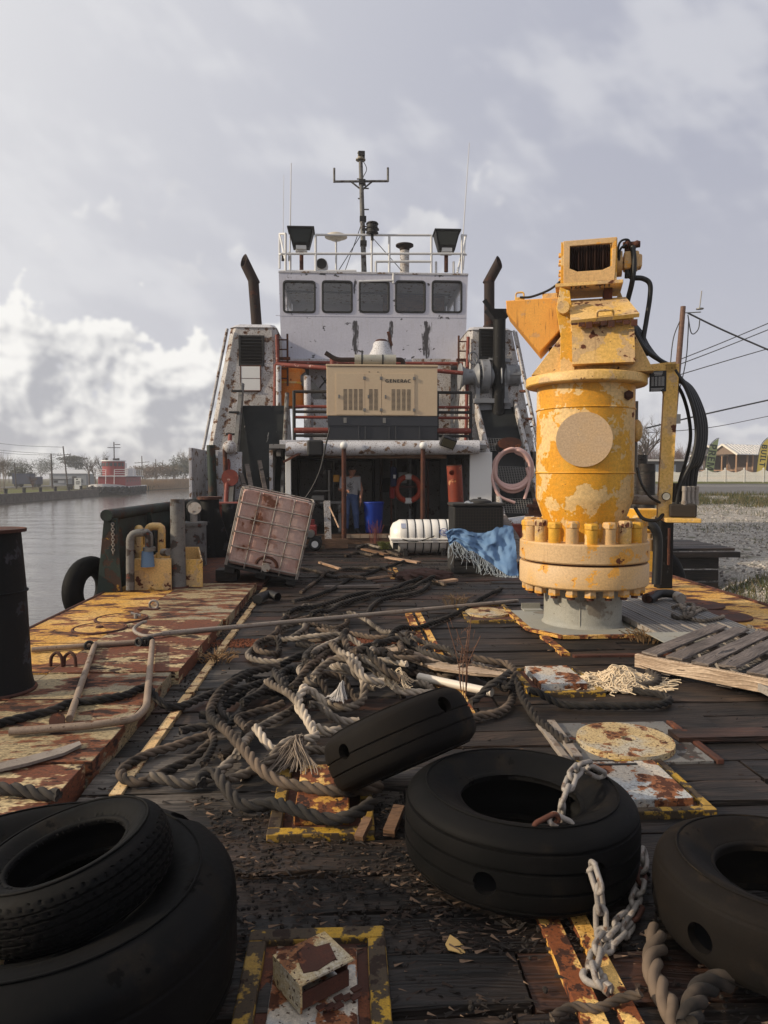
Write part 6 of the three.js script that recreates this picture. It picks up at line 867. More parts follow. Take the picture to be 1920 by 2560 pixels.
  const mo = M('hydraulic_motor', [RZ(cy(0.12, 0.12, 0.06, 0, 0, 0, 20), -Math.PI / 2).translate(hx(1319), 3.67, 0), RZ(cy(0.06, 0.06, 0.1, 0, 0, 0, 16), -Math.PI / 2).translate(hx(1327), 3.67, 0), bx(0.15, 0.17, 0.16, hx(1350), 3.68, 0.02, 0.02), bx(0.05, 0.13, 0.13, hx(1367), 3.67, 0.02, 0.02)], P.craneBeige, c); M('valve_block', [bx(0.11, 0.08, 0.1, hx(1348), 3.81, 0.02, 0.02), RZ(cy(0.03, 0.03, 0.17, 0, -0.085, 0, 10), Math.PI / 2).translate(hx(1350), 3.83, 0.05), T(new THREE.SphereGeometry(0.035, 10, 8), hx(1340), 3.83, 0.08), T(new THREE.SphereGeometry(0.035, 10, 8), hx(1361), 3.83, 0.06)], P.rust, mo); M('fitting', [cy(0.025, 0.025, 0.08, hx(1342), 3.52, 0.05, 10), cy(0.025, 0.025, 0.08, hx(1352), 3.55, 0.08, 10)], C.black, mo);
  const hose = (r, pts) => M('hydraulic_hose', tube(pts.map(([x, y, z]) => [hx(x), 1.55 + (1018 - y) * k, z]), r, 8, pts.length * 8), C.hose, c);
  hose(0.026, [[1352, 545, 0.1], [1355, 580, 0.12], [1352, 615, 0.1], [1344, 650, 0.02]]); hose(0.026, [[1345, 572, 0.05], [1344, 592, 0.05], [1352, 604, 0.06], [1374, 607, 0.05], [1389, 618, 0.04], [1390, 645, 0.02], [1384, 690, 0], [1378, 735, 0.05], [1388, 760, 0.1]]);
  for (let i = 0; i < 5; i++) hose(0.022, [[1350 + i, 690 - i * 2, 0.1 - i * 0.06], [1362 + i * 3, 720 - i * 3, 0.12 - i * 0.05], [1382 + i * 2, 752 - i * 3, 0.12 - i * 0.04], [1412, 772 - i * 2, 0.08 - i * 0.04], [1440, 784 - i, 0.02 - i * 0.03]]);
  hose(0.011, [[1322, 575, 0.1], [1322, 548, 0.12], [1328, 534, 0.12], [1342, 531, 0.09], [1350, 540, 0.05]]); hose(0.011, [[1324, 572, 0.12], [1327, 550, 0.13], [1340, 541, 0.1], [1348, 546, 0.06]]); hose(0.011, [[1318, 560, 0.05], [1330, 572, 0.06], [1342, 575, 0.06]]);
  // hose frame at the right
  const f0 = 0.05, B = P.craneHead; M('hose_frame', [bar([hx(1436), 2.68, f0], [hx(1426), 1.12, f0], 0.13, 0.13), bar([hx(1380), 2.63, f0], [hx(1443), 2.65, f0], 0.13, 0.1)], B, c); M('gusset', ext([[hx(1408), 2.58], [hx(1424), 2.58], [hx(1424), 2.3]], 0.02).translate(0, 0, f0), B, c); M('frame_strut', rod([0.4, 1.31, 0], [hx(1424), 1.3, f0], 0.05, 12), P.pipeGrey, c);
  M('load_chart', [bb(hx(1390), hx(1424), 2.41, 2.62, f0 + 0.072, f0 + 0.08, 0.002)], C.black, c); const tx = [];
  for (let i = 0; i < 3; i++) tx.push(bb(hx(1398 + i), hx(1417 - i), 2.603 - i * 0.014, 2.607 - i * 0.014, f0 + 0.081, f0 + 0.083, 0)); for (let r = 0; r < 9; r++) for (const [a, b] of [[1394, 1399], [1401, 1406], [1408, 1413], [1414, 1420]]) tx.push(bb(hx(a), hx(b), 2.553 - r * 0.0105, 2.556 - r * 0.0105, f0 + 0.081, f0 + 0.083, 0)); for (let i = 0; i < 3; i++) tx.push(bb(hx(1393), hx(1419 - i * 3), 2.44 - i * 0.01, 2.443 - i * 0.01, f0 + 0.081, f0 + 0.083, 0)); stuff(M('chart_print', tx, C.rail, c));
  const tr = M('valve_tray', bb(hx(1424), hx(1494), 1.085, 1.13, -0.2, 0.3, 0.01), B, c); M('spool_valve', [bx(0.26, 0.14, 0.3, hx(1462), 1.2, 0.02, 0.02)], C.grime, tr); for (let i = 0; i < 4; i++) M('valve_stem', [cy(0.022, 0.02, 0.16, hx(1464 + i * 9), 1.26, 0.14 - i * 0.03, 10), cy(0.03, 0.03, 0.04, hx(1464 + i * 9), 1.26, 0.14 - i * 0.03, 6), cy(0.025, 0.025, 0.05, hx(1464 + i * 9), 1.4, 0.14 - i * 0.03, 10)], P.galv, tr); M('filter_can', cy(0.06, 0.06, 0.2, hx(1449), 1.28, 0.05, 14), C.grime, tr);
  const ga = M('pressure_gauge', RX(cy(0.042, 0.042, 0.03, 0, 0, 0, 20), Math.PI / 2).translate(hx(1428), 1.345, f0 + 0.07), C.black, c); M('dial', RX(cy(0.036, 0.036, 0.004, 0, 0, 0, 20), Math.PI / 2).translate(hx(1428), 1.345, f0 + 0.1), plain([196, 188, 166], 0.4), ga);
  const ends = [[1449, 1085], [1462, 1060], [1470, 1050], [1480, 1048], [1489, 1050], [1456, 1075]];
  ends.forEach(([ex, ey], i) => { const z = 0.1 - i * 0.05, w = [0.02, 0.026, 0.028, 0.028, 0.028, 0.018][i]; const ox = [0, 6, 12, 18, 24, -4][i]; hose(w, [[1442, 792 + i * 2, z], [1466 + ox * 0.6, 835 - ox * 0.3, z], [1482 + ox, 885, z], [1487 + ox, 935, z], [1478 + ox, 985, z + 0.02], [ex + (i === 0 || i === 5 ? 6 : 4), ey - 45, z + 0.03], [ex, ey, z + 0.02]]); });
  hose(0.014, [[1367, 1000, 0.2], [1376, 1035, 0.25], [1395, 1062, 0.2], [1418, 1076, 0.1]]); hose(0.018, [[1364, 1085, 0.2], [1380, 1108, 0.25], [1408, 1112, 0.2], [1424, 1100, 0.1]]); M('side_fitting', T(new THREE.SphereGeometry(0.1, 14, 10).scale(0.6, 1.2, 1), 0.53, 2.03, -0.1), B, c); M('conduit', rod([0.53, 1.6, -0.2], [0.53, 2.35, -0.2], 0.02, 8), C.steel, c);
  // the head stands a little taller than drawn above
  const seen = new Set(); c.traverse((m) => { if (!m.isMesh || seen.has(m.geometry)) return; seen.add(m.geometry); const q = m.geometry.attributes.position; m.geometry.computeBoundingBox(); if (m.geometry.boundingBox.max.y < 2.62) return; for (let i = 0; i < q.count; i++) if (q.getY(i) > 2.6) q.setY(i, 2.6 + (q.getY(i) - 2.6) * 1.075); });
}
{ // things round the crane foot
  const h = thing('bent_hose', 'thick grey-black hose bent over behind the crane flange', 'hose'); M('hose', tube([[3.447,0.997,-8.3], [3.556,0.989,-8.25], [3.636,0.937,-8.2], [3.684,0.8,-8.2], [3.684,0.497,-8.2], [3.677,0.265,-8.2]], 0.055, 10, 40), C.hose, h); M('bottle', [cy(0.05, 0.05, 0.14, ...[3.635,0.652,-8.3], 12), cy(0.02, 0.03, 0.06, ...[3.632,0.802,-8.3], 10)], plain([150, 120, 80], 0.5), h);
  const b = thing('black_bitt', 'black square bitt standing below the hydraulic valve tray', 'bitt', null, [4.308, 0, -9.4]); M('post', bx(0.19, 1.0, 0.19, 0, 0.5, 0, 0.02), P.postBlack, b); M('chain_lug', bx(0.03, 0.5, 0.03, 0.02, 0.6, 0.11), P.rust, b);
  const y = thing('yellow_locker', 'yellow steel box with rounded cap behind the crane', 'box', null, [4.828, 0, -11.2]); M('box', bb(-0.22, 0.22, 0, 1.02, -0.25, 0.2, 0.02), P.crane, y); M('round_cap', T(new THREE.SphereGeometry(0.16, 16, 10, 0, 6.3, 0, 1.7), -0.12, 0.72, 0.3), P.crane, y);
  const s = thing('hose_stub', 'short black hose with rusty pipe ends behind the grating', 'hose'); M('hose', tube([[3.437,0.14,-7.849], [3.66,0.17,-8.07], [3.795,0.17,-8.063], [3.856,0.14,-7.98]], 0.05, 10, 24), C.hose, s); M('pipe_end', rod([3.558,0.15,-8.001], [3.425,0.15,-7.883], 0.06, 14), P.rust, s); M('pipe_end', rod([3.841,0.15,-8.018], [3.821,0.15,-7.862], 0.058, 14), P.galv, s);
  const f = thing('fender_tyre', 'large black tyre hung on the right hull side', 'tyre', null, [5.2, -0.25, -11.6]); f.rotation.y = 0.25; M('tyre', RY(new THREE.TorusGeometry(0.42, 0.2, 14, 36), Math.PI / 2), P.rubber, f); M('rope', rod([0, 0.5, 0], [-0.15, 0.9, 0], 0.02, 6), C.dark, f);
  // steel plank walkway (grating) right of the crane
  const gm = makeTex(256, 0.1, (u, v) => { const x = (u * 2) % 1 - 0.5, y2 = (v * 2 + (u > 0.5 ? 0.5 : 0)) % 1 - 0.5, d = Math.sqrt(x * x + y2 * y2), hole = sstep(0.34, 0.28, d); const c = mix3([0.44, 0.43, 0.42], [0.10, 0.09, 0.08], hole); return [c, 1 - hole, 0.6]; }, 0.006);
  const w = thing('steel_grating', 'grey perforated steel planks laid as a walkway beside the crane', 'grating'); for (let i = 0; i < 5; i++) { const x = 2.87 + i * 0.2; M('plank', [bb(x + 0.003, x + 0.19, 0.085, 0.1, -4.2, -8.42, 0.003)], gm, w); M('plank_edge', bb(x - 0.004, x + 0.004, 0.05, 0.106, -4.2, -8.42, 0.001), P.galv, w); } M('bearer', bb(2.86, 3.86, 0.0, 0.084, -8.3, -8.4), C.dark, w); M('bearer', bb(2.86, 3.86, 0.0, 0.084, -6.4, -6.5), C.dark, w); M('bearer', bb(2.86, 3.86, 0.0, 0.084, -4.4, -4.5), C.dark, w);
  M('end_sheet', bb(2.75, 3.2, 0.101, 0.108, -5.9, -6.35, 0.002), P.greyPaint, w);
}
// ---------- left bulwark and pipes ----------
{
  const t = thing('bulwark', 'dark green steel bulwark with a pipe cap rail on the left', 'bulwark'); const x0 = -2.93, x1 = -2.98;
  M('plate', loft([[-2.97, 0, -9.0], [-2.93, 0, -9.0], [-2.93, 0, -15.4], [-2.97, 0, -15.4]], [[-2.99, 1.04, -9.0], [-2.95, 1.04, -9.0], [-2.95, 1.04, -15.4], [-2.99, 1.04, -15.4]]), P.darkGreen, t); M('cap_rail', rod([-2.97, 1.06, -8.95], [-2.97, 1.03, -15.4], 0.075, 16), P.darkGreen, t);
  M('end_plate', T(ext([[-0.19, 0], [0.12, 0], [0.08, 1.0], [-0.08, 1.0]], 0.03, 0.004), -2.93, 0.02, -9.02), P.darkGreen, t); for (const z of [-10.6, -12.4, -14.2]) M('stiffener', T(ext([[0, 0], [0.2, 0], [0.06, 1.0], [0, 1.0]], 0.02), -2.93, 0.02, z), P.darkGreen, t); M('chain_drop', Array.from({ length: 12 }, (_, i) => RY(new THREE.TorusGeometry(0.018, 0.005, 5, 10), (i % 2) * 1.57).translate(-2.9, 0.95 - i * 0.032, -8.97)), P.galv, t);
  const f = thing('fender_tyre', 'torn black tyre hung outside the left bulwark', 'tyre', null, [-3.28, 0.1, -9.2]); M('tyre', RY(new THREE.TorusGeometry(0.3, 0.13, 12, 30), 1.2), P.rubber, f);
  const p = thing('grey_post', 'grey steel pipe post in front of the left bulwark', 'post', null, [-2.182, 0.08, -9.3]); M('pipe', cylUV(cy(0.098, 0.09, 1.17, 0, 0, 0, 24), 0, 0, 0.1), P.postGrey, p); M('foot', cy(0.14, 0.12, 0.04, 0, 0, 0, 24), P.rust, p);
  const g = thing('gooseneck_vent', 'grey gooseneck pipe with blue cloth over its mouth', 'vent pipe'); M('pipe', bent([[-2.71,0.124,-9], [-2.698,0.834,-9], [-2.478,0.841,-9.05], [-2.495,0.602,-9.1]], 0.05, 16), P.postGrey, g); M('blue_cover', [cy(0.085, 0.07, 0.2, ...[-2.516,0.401,-9.1], 14)], plain([96, 122, 150], 0.8), g); M('collar', T(new THREE.CylinderGeometry(0.078, 0.078, 0.05, 16), ...[-2.495,0.625,-9.1]), C.steel, g);
  const ye = P.craneHead; const y1 = thing('gooseneck_vent', 'yellow gooseneck pipe with tall bend beside the grey post', 'vent pipe'); M('pipe', bent([[-2.716,0.313,-9.8], [-2.707,0.864,-9.8], [-2.514,0.863,-9.8], [-2.522,0.369,-9.8]], 0.052, 16), ye, y1); M('joint', T(new THREE.CylinderGeometry(0.075, 0.085, 0.14, 18), ...[-2.521,0.433,-9.8]), ye, y1);
  const y2 = thing('gooseneck_vent', 'short yellow capped pipe behind the grey gooseneck', 'vent pipe'); M('pipe', rod([-2.799,0.301,-9.7], [-2.79,0.815,-9.7], 0.055, 16), ye, y2); M('cap', T(new THREE.SphereGeometry(0.062, 16, 10), ...[-2.79,0.828,-9.7]), ye, y2); M('joint', T(new THREE.CylinderGeometry(0.075, 0.075, 0.1, 18), ...[-2.795,0.571,-9.7]), ye, y2); M('side_outlet', rod([-2.45,0.53,-9.6], [-2.352,0.54,-9.5], 0.05, 12), P.galv, y2);
  const b = thing('yellow_trough', 'yellow steel spill trough round the gooseneck pipes', 'trough'); const xa = -2.695, xb = -2.239, xc = -2.322; M('front_panel', T(ext(shape([[xa, 0.02], [xa + 0.16, 0.02], [xa + 0.2, 0.08], [xa + 0.24, 0.05], [xa + 0.27, 0.02], [xb, 0.02], [xb, 0.42], [xa, 0.42]]), 0.02, 0.003), 0, 0.06, -9.17), P.craneHead, b); M('front_panel', bb(xb, xb + 0.35, 0.05, 0.46, -9.35, -9.37), P.craneHead, b); M('side_panel', loft([[xb + 0.34, 0.05, -9.36], [xb + 0.36, 0.05, -9.36], [xc + 0.02, 0.05, -11.2], [xc, 0.05, -11.2]], [[xb + 0.34, 0.44, -9.36], [xb + 0.36, 0.44, -9.36], [xc + 0.02, 0.44, -11.2], [xc, 0.44, -11.2]]), P.craneHead, b); M('back_panel', bb(xa, xc, 0.05, 0.44, -11.2, -11.22), P.craneHead, b); M('side_panel', bb(xa - 0.01, xa + 0.01, 0.05, 0.44, -9.2, -11.2), P.craneHead, b); M('rim', [bb(xa, xb, 0.478, 0.495, -9.15, -9.2)], P.craneHead, b);
  const d = thing('steel_drum', 'grey battered drum with valve pipe behind the grey post', 'drum', null, [-2.617, 0.05, -12]); M('body', cylUV(cy(0.27, 0.27, 0.68, 0, 0, 0, 26), 0, 0, 0.27), P.postGrey, d); M('lid', cy(0.29, 0.29, 0.05, 0, 0.68, 0, 26), P.postGrey, d); M('valve_pipe', [cy(0.06, 0.06, 0.2, 0.08, 0.72, 0.05, 12), RX(cy(0.11, 0.11, 0.03, 0, 0, 0, 16), 1.2).translate(0.1, 0.95, 0.05)], P.galv, d); M('dome_pipe', [cy(0.12, 0.12, 0.26, 0.0, 0.7, -0.3, 16), T(new THREE.SphereGeometry(0.12, 14, 10), 0.0, 0.96, -0.3)], C.dark, d);
  const k = thing('mooring_bitt', 'black double mooring bitt with flat cap behind the drum', 'bitt', null, [-2.51, 0, -13.2]); M('post', cy(0.2, 0.17, 1.12, 0, 0, 0, 22), P.postBlack, k); M('cap', cy(0.23, 0.23, 0.05, 0, 1.12, 0, 22), P.rust, k); M('post', cy(0.16, 0.15, 1.0, 0.2, 0, -1.0, 18), P.postBlack, k); M('brace', loft([[0.1, 0, 0.15], [0.5, 0, 0.15], [0.5, 0, 0.1], [0.1, 0, 0.1]], [[0.1, 0.95, 0.15], [0.18, 0.95, 0.15], [0.18, 0.95, 0.1], [0.1, 0.95, 0.1]]), P.postBlack, k);
  tag(M('red_chest', [bx(0.75, 0.95, 0.5, -2.423, 0.5, -14.6, 0.02), bx(0.79, 0.05, 0.54, -2.423, 0.99, -14.6, 0.01)], P.redPipe, scene), 'dark red steel chest at the foot of the black ramp', 'chest');
  const m = thing('mooring_post', 'tall black mooring post with rusty flat cap at the left edge', 'post', null, [-2.368,0.095,-4.881]); M('pipe', cylUV(lathe([[0.235, 0], [0.215, 0.1], [0.195, 0.7], [0.17, 1.08]], 40), 0, 0, 0.2), P.postBlack, m); M('cap', cy(0.205, 0.205, 0.022, 0, 1.08, 0, 40), P.rust, m); M('foot_weld', T(RX(new THREE.TorusGeometry(0.235, 0.014, 6, 36), Math.PI / 2), 0, 0.008, 0), P.rust, m); M('band', T(RX(new THREE.TorusGeometry(0.203, 0.006, 6, 36), Math.PI / 2), 0, 0.68, 0), P.postBlack, m);
}
// ---------- tilted tote tank ----------
{
  const t = thing('tote_tank', 'tilted caged plastic tote tank with rust-brown stains', 'tank', null, [-1.238, 0.02, -10.45], 0.06); t.rotation.z = -0.225; const w = 0.5, d = 0.58, h = 1.16, lift = 0.10;
  t.position.y = 0.02 + w * Math.sin(0.225) * 0.9;
  M('bottle', T(new RoundedBoxGeometry(2 * w - 0.015, h - 0.1, 2 * d - 0.03, 4, 0.06), 0, lift + 0.02 + (h - 0.1) / 2, 0), P.tankPlastic, t);
  for (let i = 0; i < 4; i++) for (let j = 0; j < 5; j++) M('bottle_bulge', T(new RoundedBoxGeometry(0.2, 0.18, 0.05, 2, 0.024), -w + 0.16 + i * 0.227, lift + 0.175 + j * 0.205, d - 0.036), P.tankPlastic, t);
  const z = d + 0.012, x = w + 0.005; for (let i = 0; i < 6; i++) { const y = lift + 0.07 + i * 0.205; M('cage_hoop', bent([[-x, y, -z], [-x, y, z], [x, y, z], [x, y, -z], [-x, y, -z]], 0.009, 6), P.galv, t); }
  for (let i = 0; i < 5; i++) M('cage_bar', rod([-x + 0.02 + i * (2 * x - 0.04) / 4, lift, z - 0.004], [-x + 0.02 + i * (2 * x - 0.04) / 4, h + 0.02, z - 0.004], 0.009, 6), P.galv, t);
  for (const s of [-1, 1]) for (let i = 0; i < 5; i++) M('cage_bar', rod([s * x, lift, -z + 0.02 + i * (2 * z - 0.04) / 4], [s * x, h + 0.02, -z + 0.02 + i * (2 * z - 0.04) / 4], 0.012, 6), P.galv, t);
  M('pallet_base', [bb(-w - 0.01, w + 0.01, 0.07, 0.1, -d, d + 0.02), bb(-w, -w + 0.14, 0, 0.07, -d, d), bb(w - 0.14, w, 0, 0.07, -d, d), bb(-0.07, 0.07, 0, 0.07, -d, d - 0.05)], C.dark, t); const v = M('drain_valve', [RX(cy(0.05, 0.05, 0.12, 0, 0, 0, 18), Math.PI / 2).translate(0.05, lift + 0.09, d), RX(cy(0.062, 0.062, 0.035, 0, 0, 0, 8), Math.PI / 2).translate(0.05, lift + 0.09, d + 0.1)], P.galv, t); M('valve_handle', bx(0.12, 0.02, 0.03, 0.05, lift + 0.155, d + 0.05), P.rust, v); M('valve_recess', T(new THREE.TorusGeometry(0.12, 0.02, 6, 20, Math.PI).scale(1.2, 1, 0.5), 0.05, lift + 0.1, d + 0.002), P.rust, t); M('filler_cap', cy(0.08, 0.08, 0.05, 0, h - 0.06, 0, 18), C.black, t);
  tag(M('support_timber', bx(0.3, 0.16, 0.3, -1.676, 0.16, -10.1), W.deck[1], scene), 'dark timber block under the tilted tote tank', 'timber'); tag(M('rubber_elbow', [tube([[-1.064,0.06,-8.673], [-0.975,0.07,-8.88], [-0.845,0.06,-8.728]], 0.055, 10, 14), rod([-1.071,0.06,-8.544], [-1.042,0.06,-8.772], 0.06, 12)], C.hose, scene), 'black rubber elbow hose lying before the tote tank', 'hose');
}
// ---------- life raft canister, radiator, tarp ----------
{
  const t = thing('life_raft_canister', 'white ribbed life raft canister with black straps', 'life raft', null, [1.5, 0.36, -14.0]); const prof = [[0, -0.64], [0.16, -0.63], [0.26, -0.58], [0.3, -0.5]]; for (let i = 0; i < 7; i++) { const y = -0.46 + i * 0.155; prof.push([0.325, y], [0.33, y + 0.012], [0.33, y + 0.13], [0.325, y + 0.142], [0.312, y + 0.148]); } prof.push([0.3, 0.64], [0.26, 0.69], [0, 0.72]);
  M('shell', RZ(lathe(prof, 40), -Math.PI / 2), C.whiteGloss, t); M('seam_flange', [bx(1.34, 0.05, 0.72, 0.02, -0.04, 0, 0.015), bx(1.3, 0.03, 0.7, 0.02, -0.09, 0, 0.01)], C.whiteGloss, t); for (let i = 0; i < 6; i++) M('strap', T(RZ(new THREE.CylinderGeometry(0.336, 0.336, 0.016, 40), Math.PI / 2), -0.313 + i * 0.155 - 0.0, 0, 0), C.black, t); M('cord', tube([[-0.42, -0.03, 0.37], [-0.2, -0.08, 0.39], [0, -0.04, 0.385], [0.2, 0.03, 0.36], [0.16, 0.0, 0.37]], 0.008, 5, 24), C.black, t); M('latch', [bx(0.1, 0.2, 0.04, -0.55, -0.14, 0.3)], C.black, t);
  M('badge', [T(RX(new THREE.TorusGeometry(0.075, 0.006, 5, 24), -0.5), 0.39, 0.1, 0.32), RX(textGeo('SOLAS', 0.03, 0.003), -0.4).translate(0.39, 0.125, 0.318), RX(textGeo('1996', 0.03, 0.003), -0.25).translate(0.39, 0.08, 0.327)], plain([60, 80, 150], 0.6), t); M('print', RX(bx(0.09, 0.12, 0.003), -0.75).translate(-0.39, 0.22, 0.248), plain([150, 156, 176], 0.6), t); M('cradle', [bx(0.08, 0.14, 0.6, -0.35, -0.3, 0), bx(0.08, 0.14, 0.6, 0.4, -0.3, 0)], C.dark, t);
  const r = thing('radiator_unit', 'black radiator core with wire guard on a dark timber base', 'radiator', null, [2.13, 0, -11.6]); M('core', bb(-0.41, 0.41, 0.62, 1.06, -0.3, 0.28, 0.03), C.black, r); const gr = []; for (let i = 0; i <= 16; i++) gr.push(bb(-0.38 + i * 0.0475, -0.377 + i * 0.0475, 0.64, 1.02, 0.285, 0.289, 0)); for (let i = 0; i <= 8; i++) gr.push(bb(-0.38, 0.38, 0.64 + i * 0.0475, 0.643 + i * 0.0475, 0.285, 0.289, 0)); M('wire_guard', gr, plain([70, 64, 56], 0.6, 0.4), r); M('top_tank', bb(-0.43, 0.43, 1.06, 1.11, -0.32, 0.3, 0.02), C.dark, r); M('base', [bb(-0.42, 0.46, 0.26, 0.61, -0.3, 0.24), bb(-0.42, 0.5, 0.0, 0.1, -0.3, 0.4), bb(-0.42, -0.3, 0.1, 0.26, -0.3, 0.36), bb(0.36, 0.5, 0.1, 0.26, -0.3, 0.36), bb(-0.42, 0.5, 0.2, 0.25, 0.3, 0.38)], C.dark, r);
  tag(M('round_filter', [T(lathe([[0, 0.06], [0.1, 0.06], [0.19, 0.03], [0.2, 0], [0, 0]], 26), 2.173, 1.115, -11.5), cy(0.03, 0.03, 0.03, 2.173, 1.17, -11.5, 10)], C.dark, scene), 'flat round black filter lying on the radiator', 'filter'); tag(M('rag', [tube([[1.9,1.071,-11.4], [1.96,1.123,-11.4], [2.012,1.088,-11.35], [2.074,1.116,-11.4], [2.142,1.071,-11.4]], 0.03, 6, 20)], plain([120, 126, 136], 0.9), scene), 'pale rag on the left top of the radiator', 'rag');
  const o = thing('orange_duct', 'rust-orange duct tube standing on the radiator', 'duct', null, [1.886, 1.05, -12.1]); o.rotation.z = 0.06; M('tube', cut(cylUV(cy(0.13, 0.13, 0.68, 0, 0, 0, 30), 0, 0, 0.13), [cy(0.12, 0.12, 0.6, 0, 0.2, 0, 30), RX(cy(0.045, 0.045, 0.3, 0, 0, 0, 16), Math.PI / 2).translate(-0.06, 0.56, 0)]), tinted(P.redPipe, [255, 225, 170]), o); M('rim', T(RX(new THREE.TorusGeometry(0.13, 0.008, 6, 30), Math.PI / 2), 0, 0.68, 0), P.rust, o);
  // draped tarp with frayed hem
  const tp = thing('blue_tarp', 'torn blue tarp draped over the radiator base with frayed white hem', 'tarp'); const nu = 40, nv = 18, pos = [], idx = [], A = [1.579,0.649,-11.25], B = [2.695,0.711,-11.35], CC = [2.648,-0.024,-10.7], D = [1.706,0.201,-10.95];
  for (let j = 0; j <= nv; j++) for (let i = 0; i <= nu; i++) { const u = i / nu, v = j / nv, hang = v * (0.55 + 0.5 * sstep(0.2, 0.95, u) - 0.25 * Math.exp(-Math.pow((u - 0.1) / 0.1, 2))); const a = V(A).lerp(V(B), u), b = V(D).lerp(V(CC), u), p = a.lerp(b, hang); p.z += 0.035 * Math.sin(u * 19 + 5 * v + 2 * vfbm(u * 4, v * 3, 2, 9)) * (0.3 + v) + 0.13 * vfbm(u * 8, v * 4, 4, 3); p.y += 0.035 * vfbm(u * 7 + 3, v * 4, 3, 5) + 0.05 * Math.sin(u * 9) * (1 - v); p.y = Math.max(p.y, 0.02); pos.push(p.x, p.y, p.z); if (i < nu && j < nv) { const k = j * (nu + 1) + i; idx.push(k, k + nu + 1, k + 1, k + 1, k + nu + 1, k + nu + 2); } }
  const g = new THREE.BufferGeometry(); g.setAttribute('position', new THREE.Float32BufferAttribute(pos, 3)); g.setIndex(idx); g.computeVertexNormals(); M('sheet', g, C.tarp, tp);
  const fr = []; for (let i = 0; i < 110; i++) { const u = i / 110, k = (nv * (nu + 1) + Math.floor(u * nu)) * 3, p = V(pos[k] + rr(-.01, .01), pos[k + 1], pos[k + 2]), l = rr(0.08, 0.32); fr.push(tube([p, [p.x + rr(-.03, .05), p.y - l * 0.5, p.z + rr(0, .05)], [p.x + rr(-.06, .12), Math.max(0.01, p.y - l), p.z + rr(0, .09)]], 0.0035, 3, 5)); } M('frayed_hem', fr, plain([186, 196, 204], 0.8), tp);
  const tb = (label, a, b, w, h, m) => tag(M('loose_timber', bar(a, b, w, h), m, scene), label, 'timber'); tb('dark plank leaning on the radiator beside the crane', [2.538,0.868,-11.9], [2.739,0.201,-10.9], 0.16, 0.04, W.grey); tb('second dark plank leaning beside the radiator', [2.685,0.856,-12.1], [2.878,0.212,-11.1], 0.14, 0.04, W.grey);
  const rb = thing('rusty_bollard', 'rusty bollard with stepped cap behind the crane flange', 'bollard', null, [3.316, 0, -12.4]); M('base', bb(-0.55, 0.35, 0, 0.72, -0.4, 0.3, 0.02), P.redPipe, rb); M('stem', [cy(0.22, 0.2, 0.14, 0.05, 0.72, 0, 18), cy(0.14, 0.14, 0.14, 0.05, 0.86, 0, 18), cy(0.18, 0.17, 0.05, 0.05, 1.0, 0, 18), cy(0.07, 0.06, 0.1, 0.05, 1.05, 0, 12)], P.rust, rb); M('white_top', loft([[-0.5, 0.72, 0.2], [0.0, 0.72, 0.25], [0.0, 0.72, -0.2], [-0.5, 0.72, -0.2]], [[-0.45, 0.8, 0.15], [-0.05, 0.85, 0.2], [-0.05, 0.85, -0.1], [-0.45, 0.8, -0.1]]), P.whitePeel, rb);
}
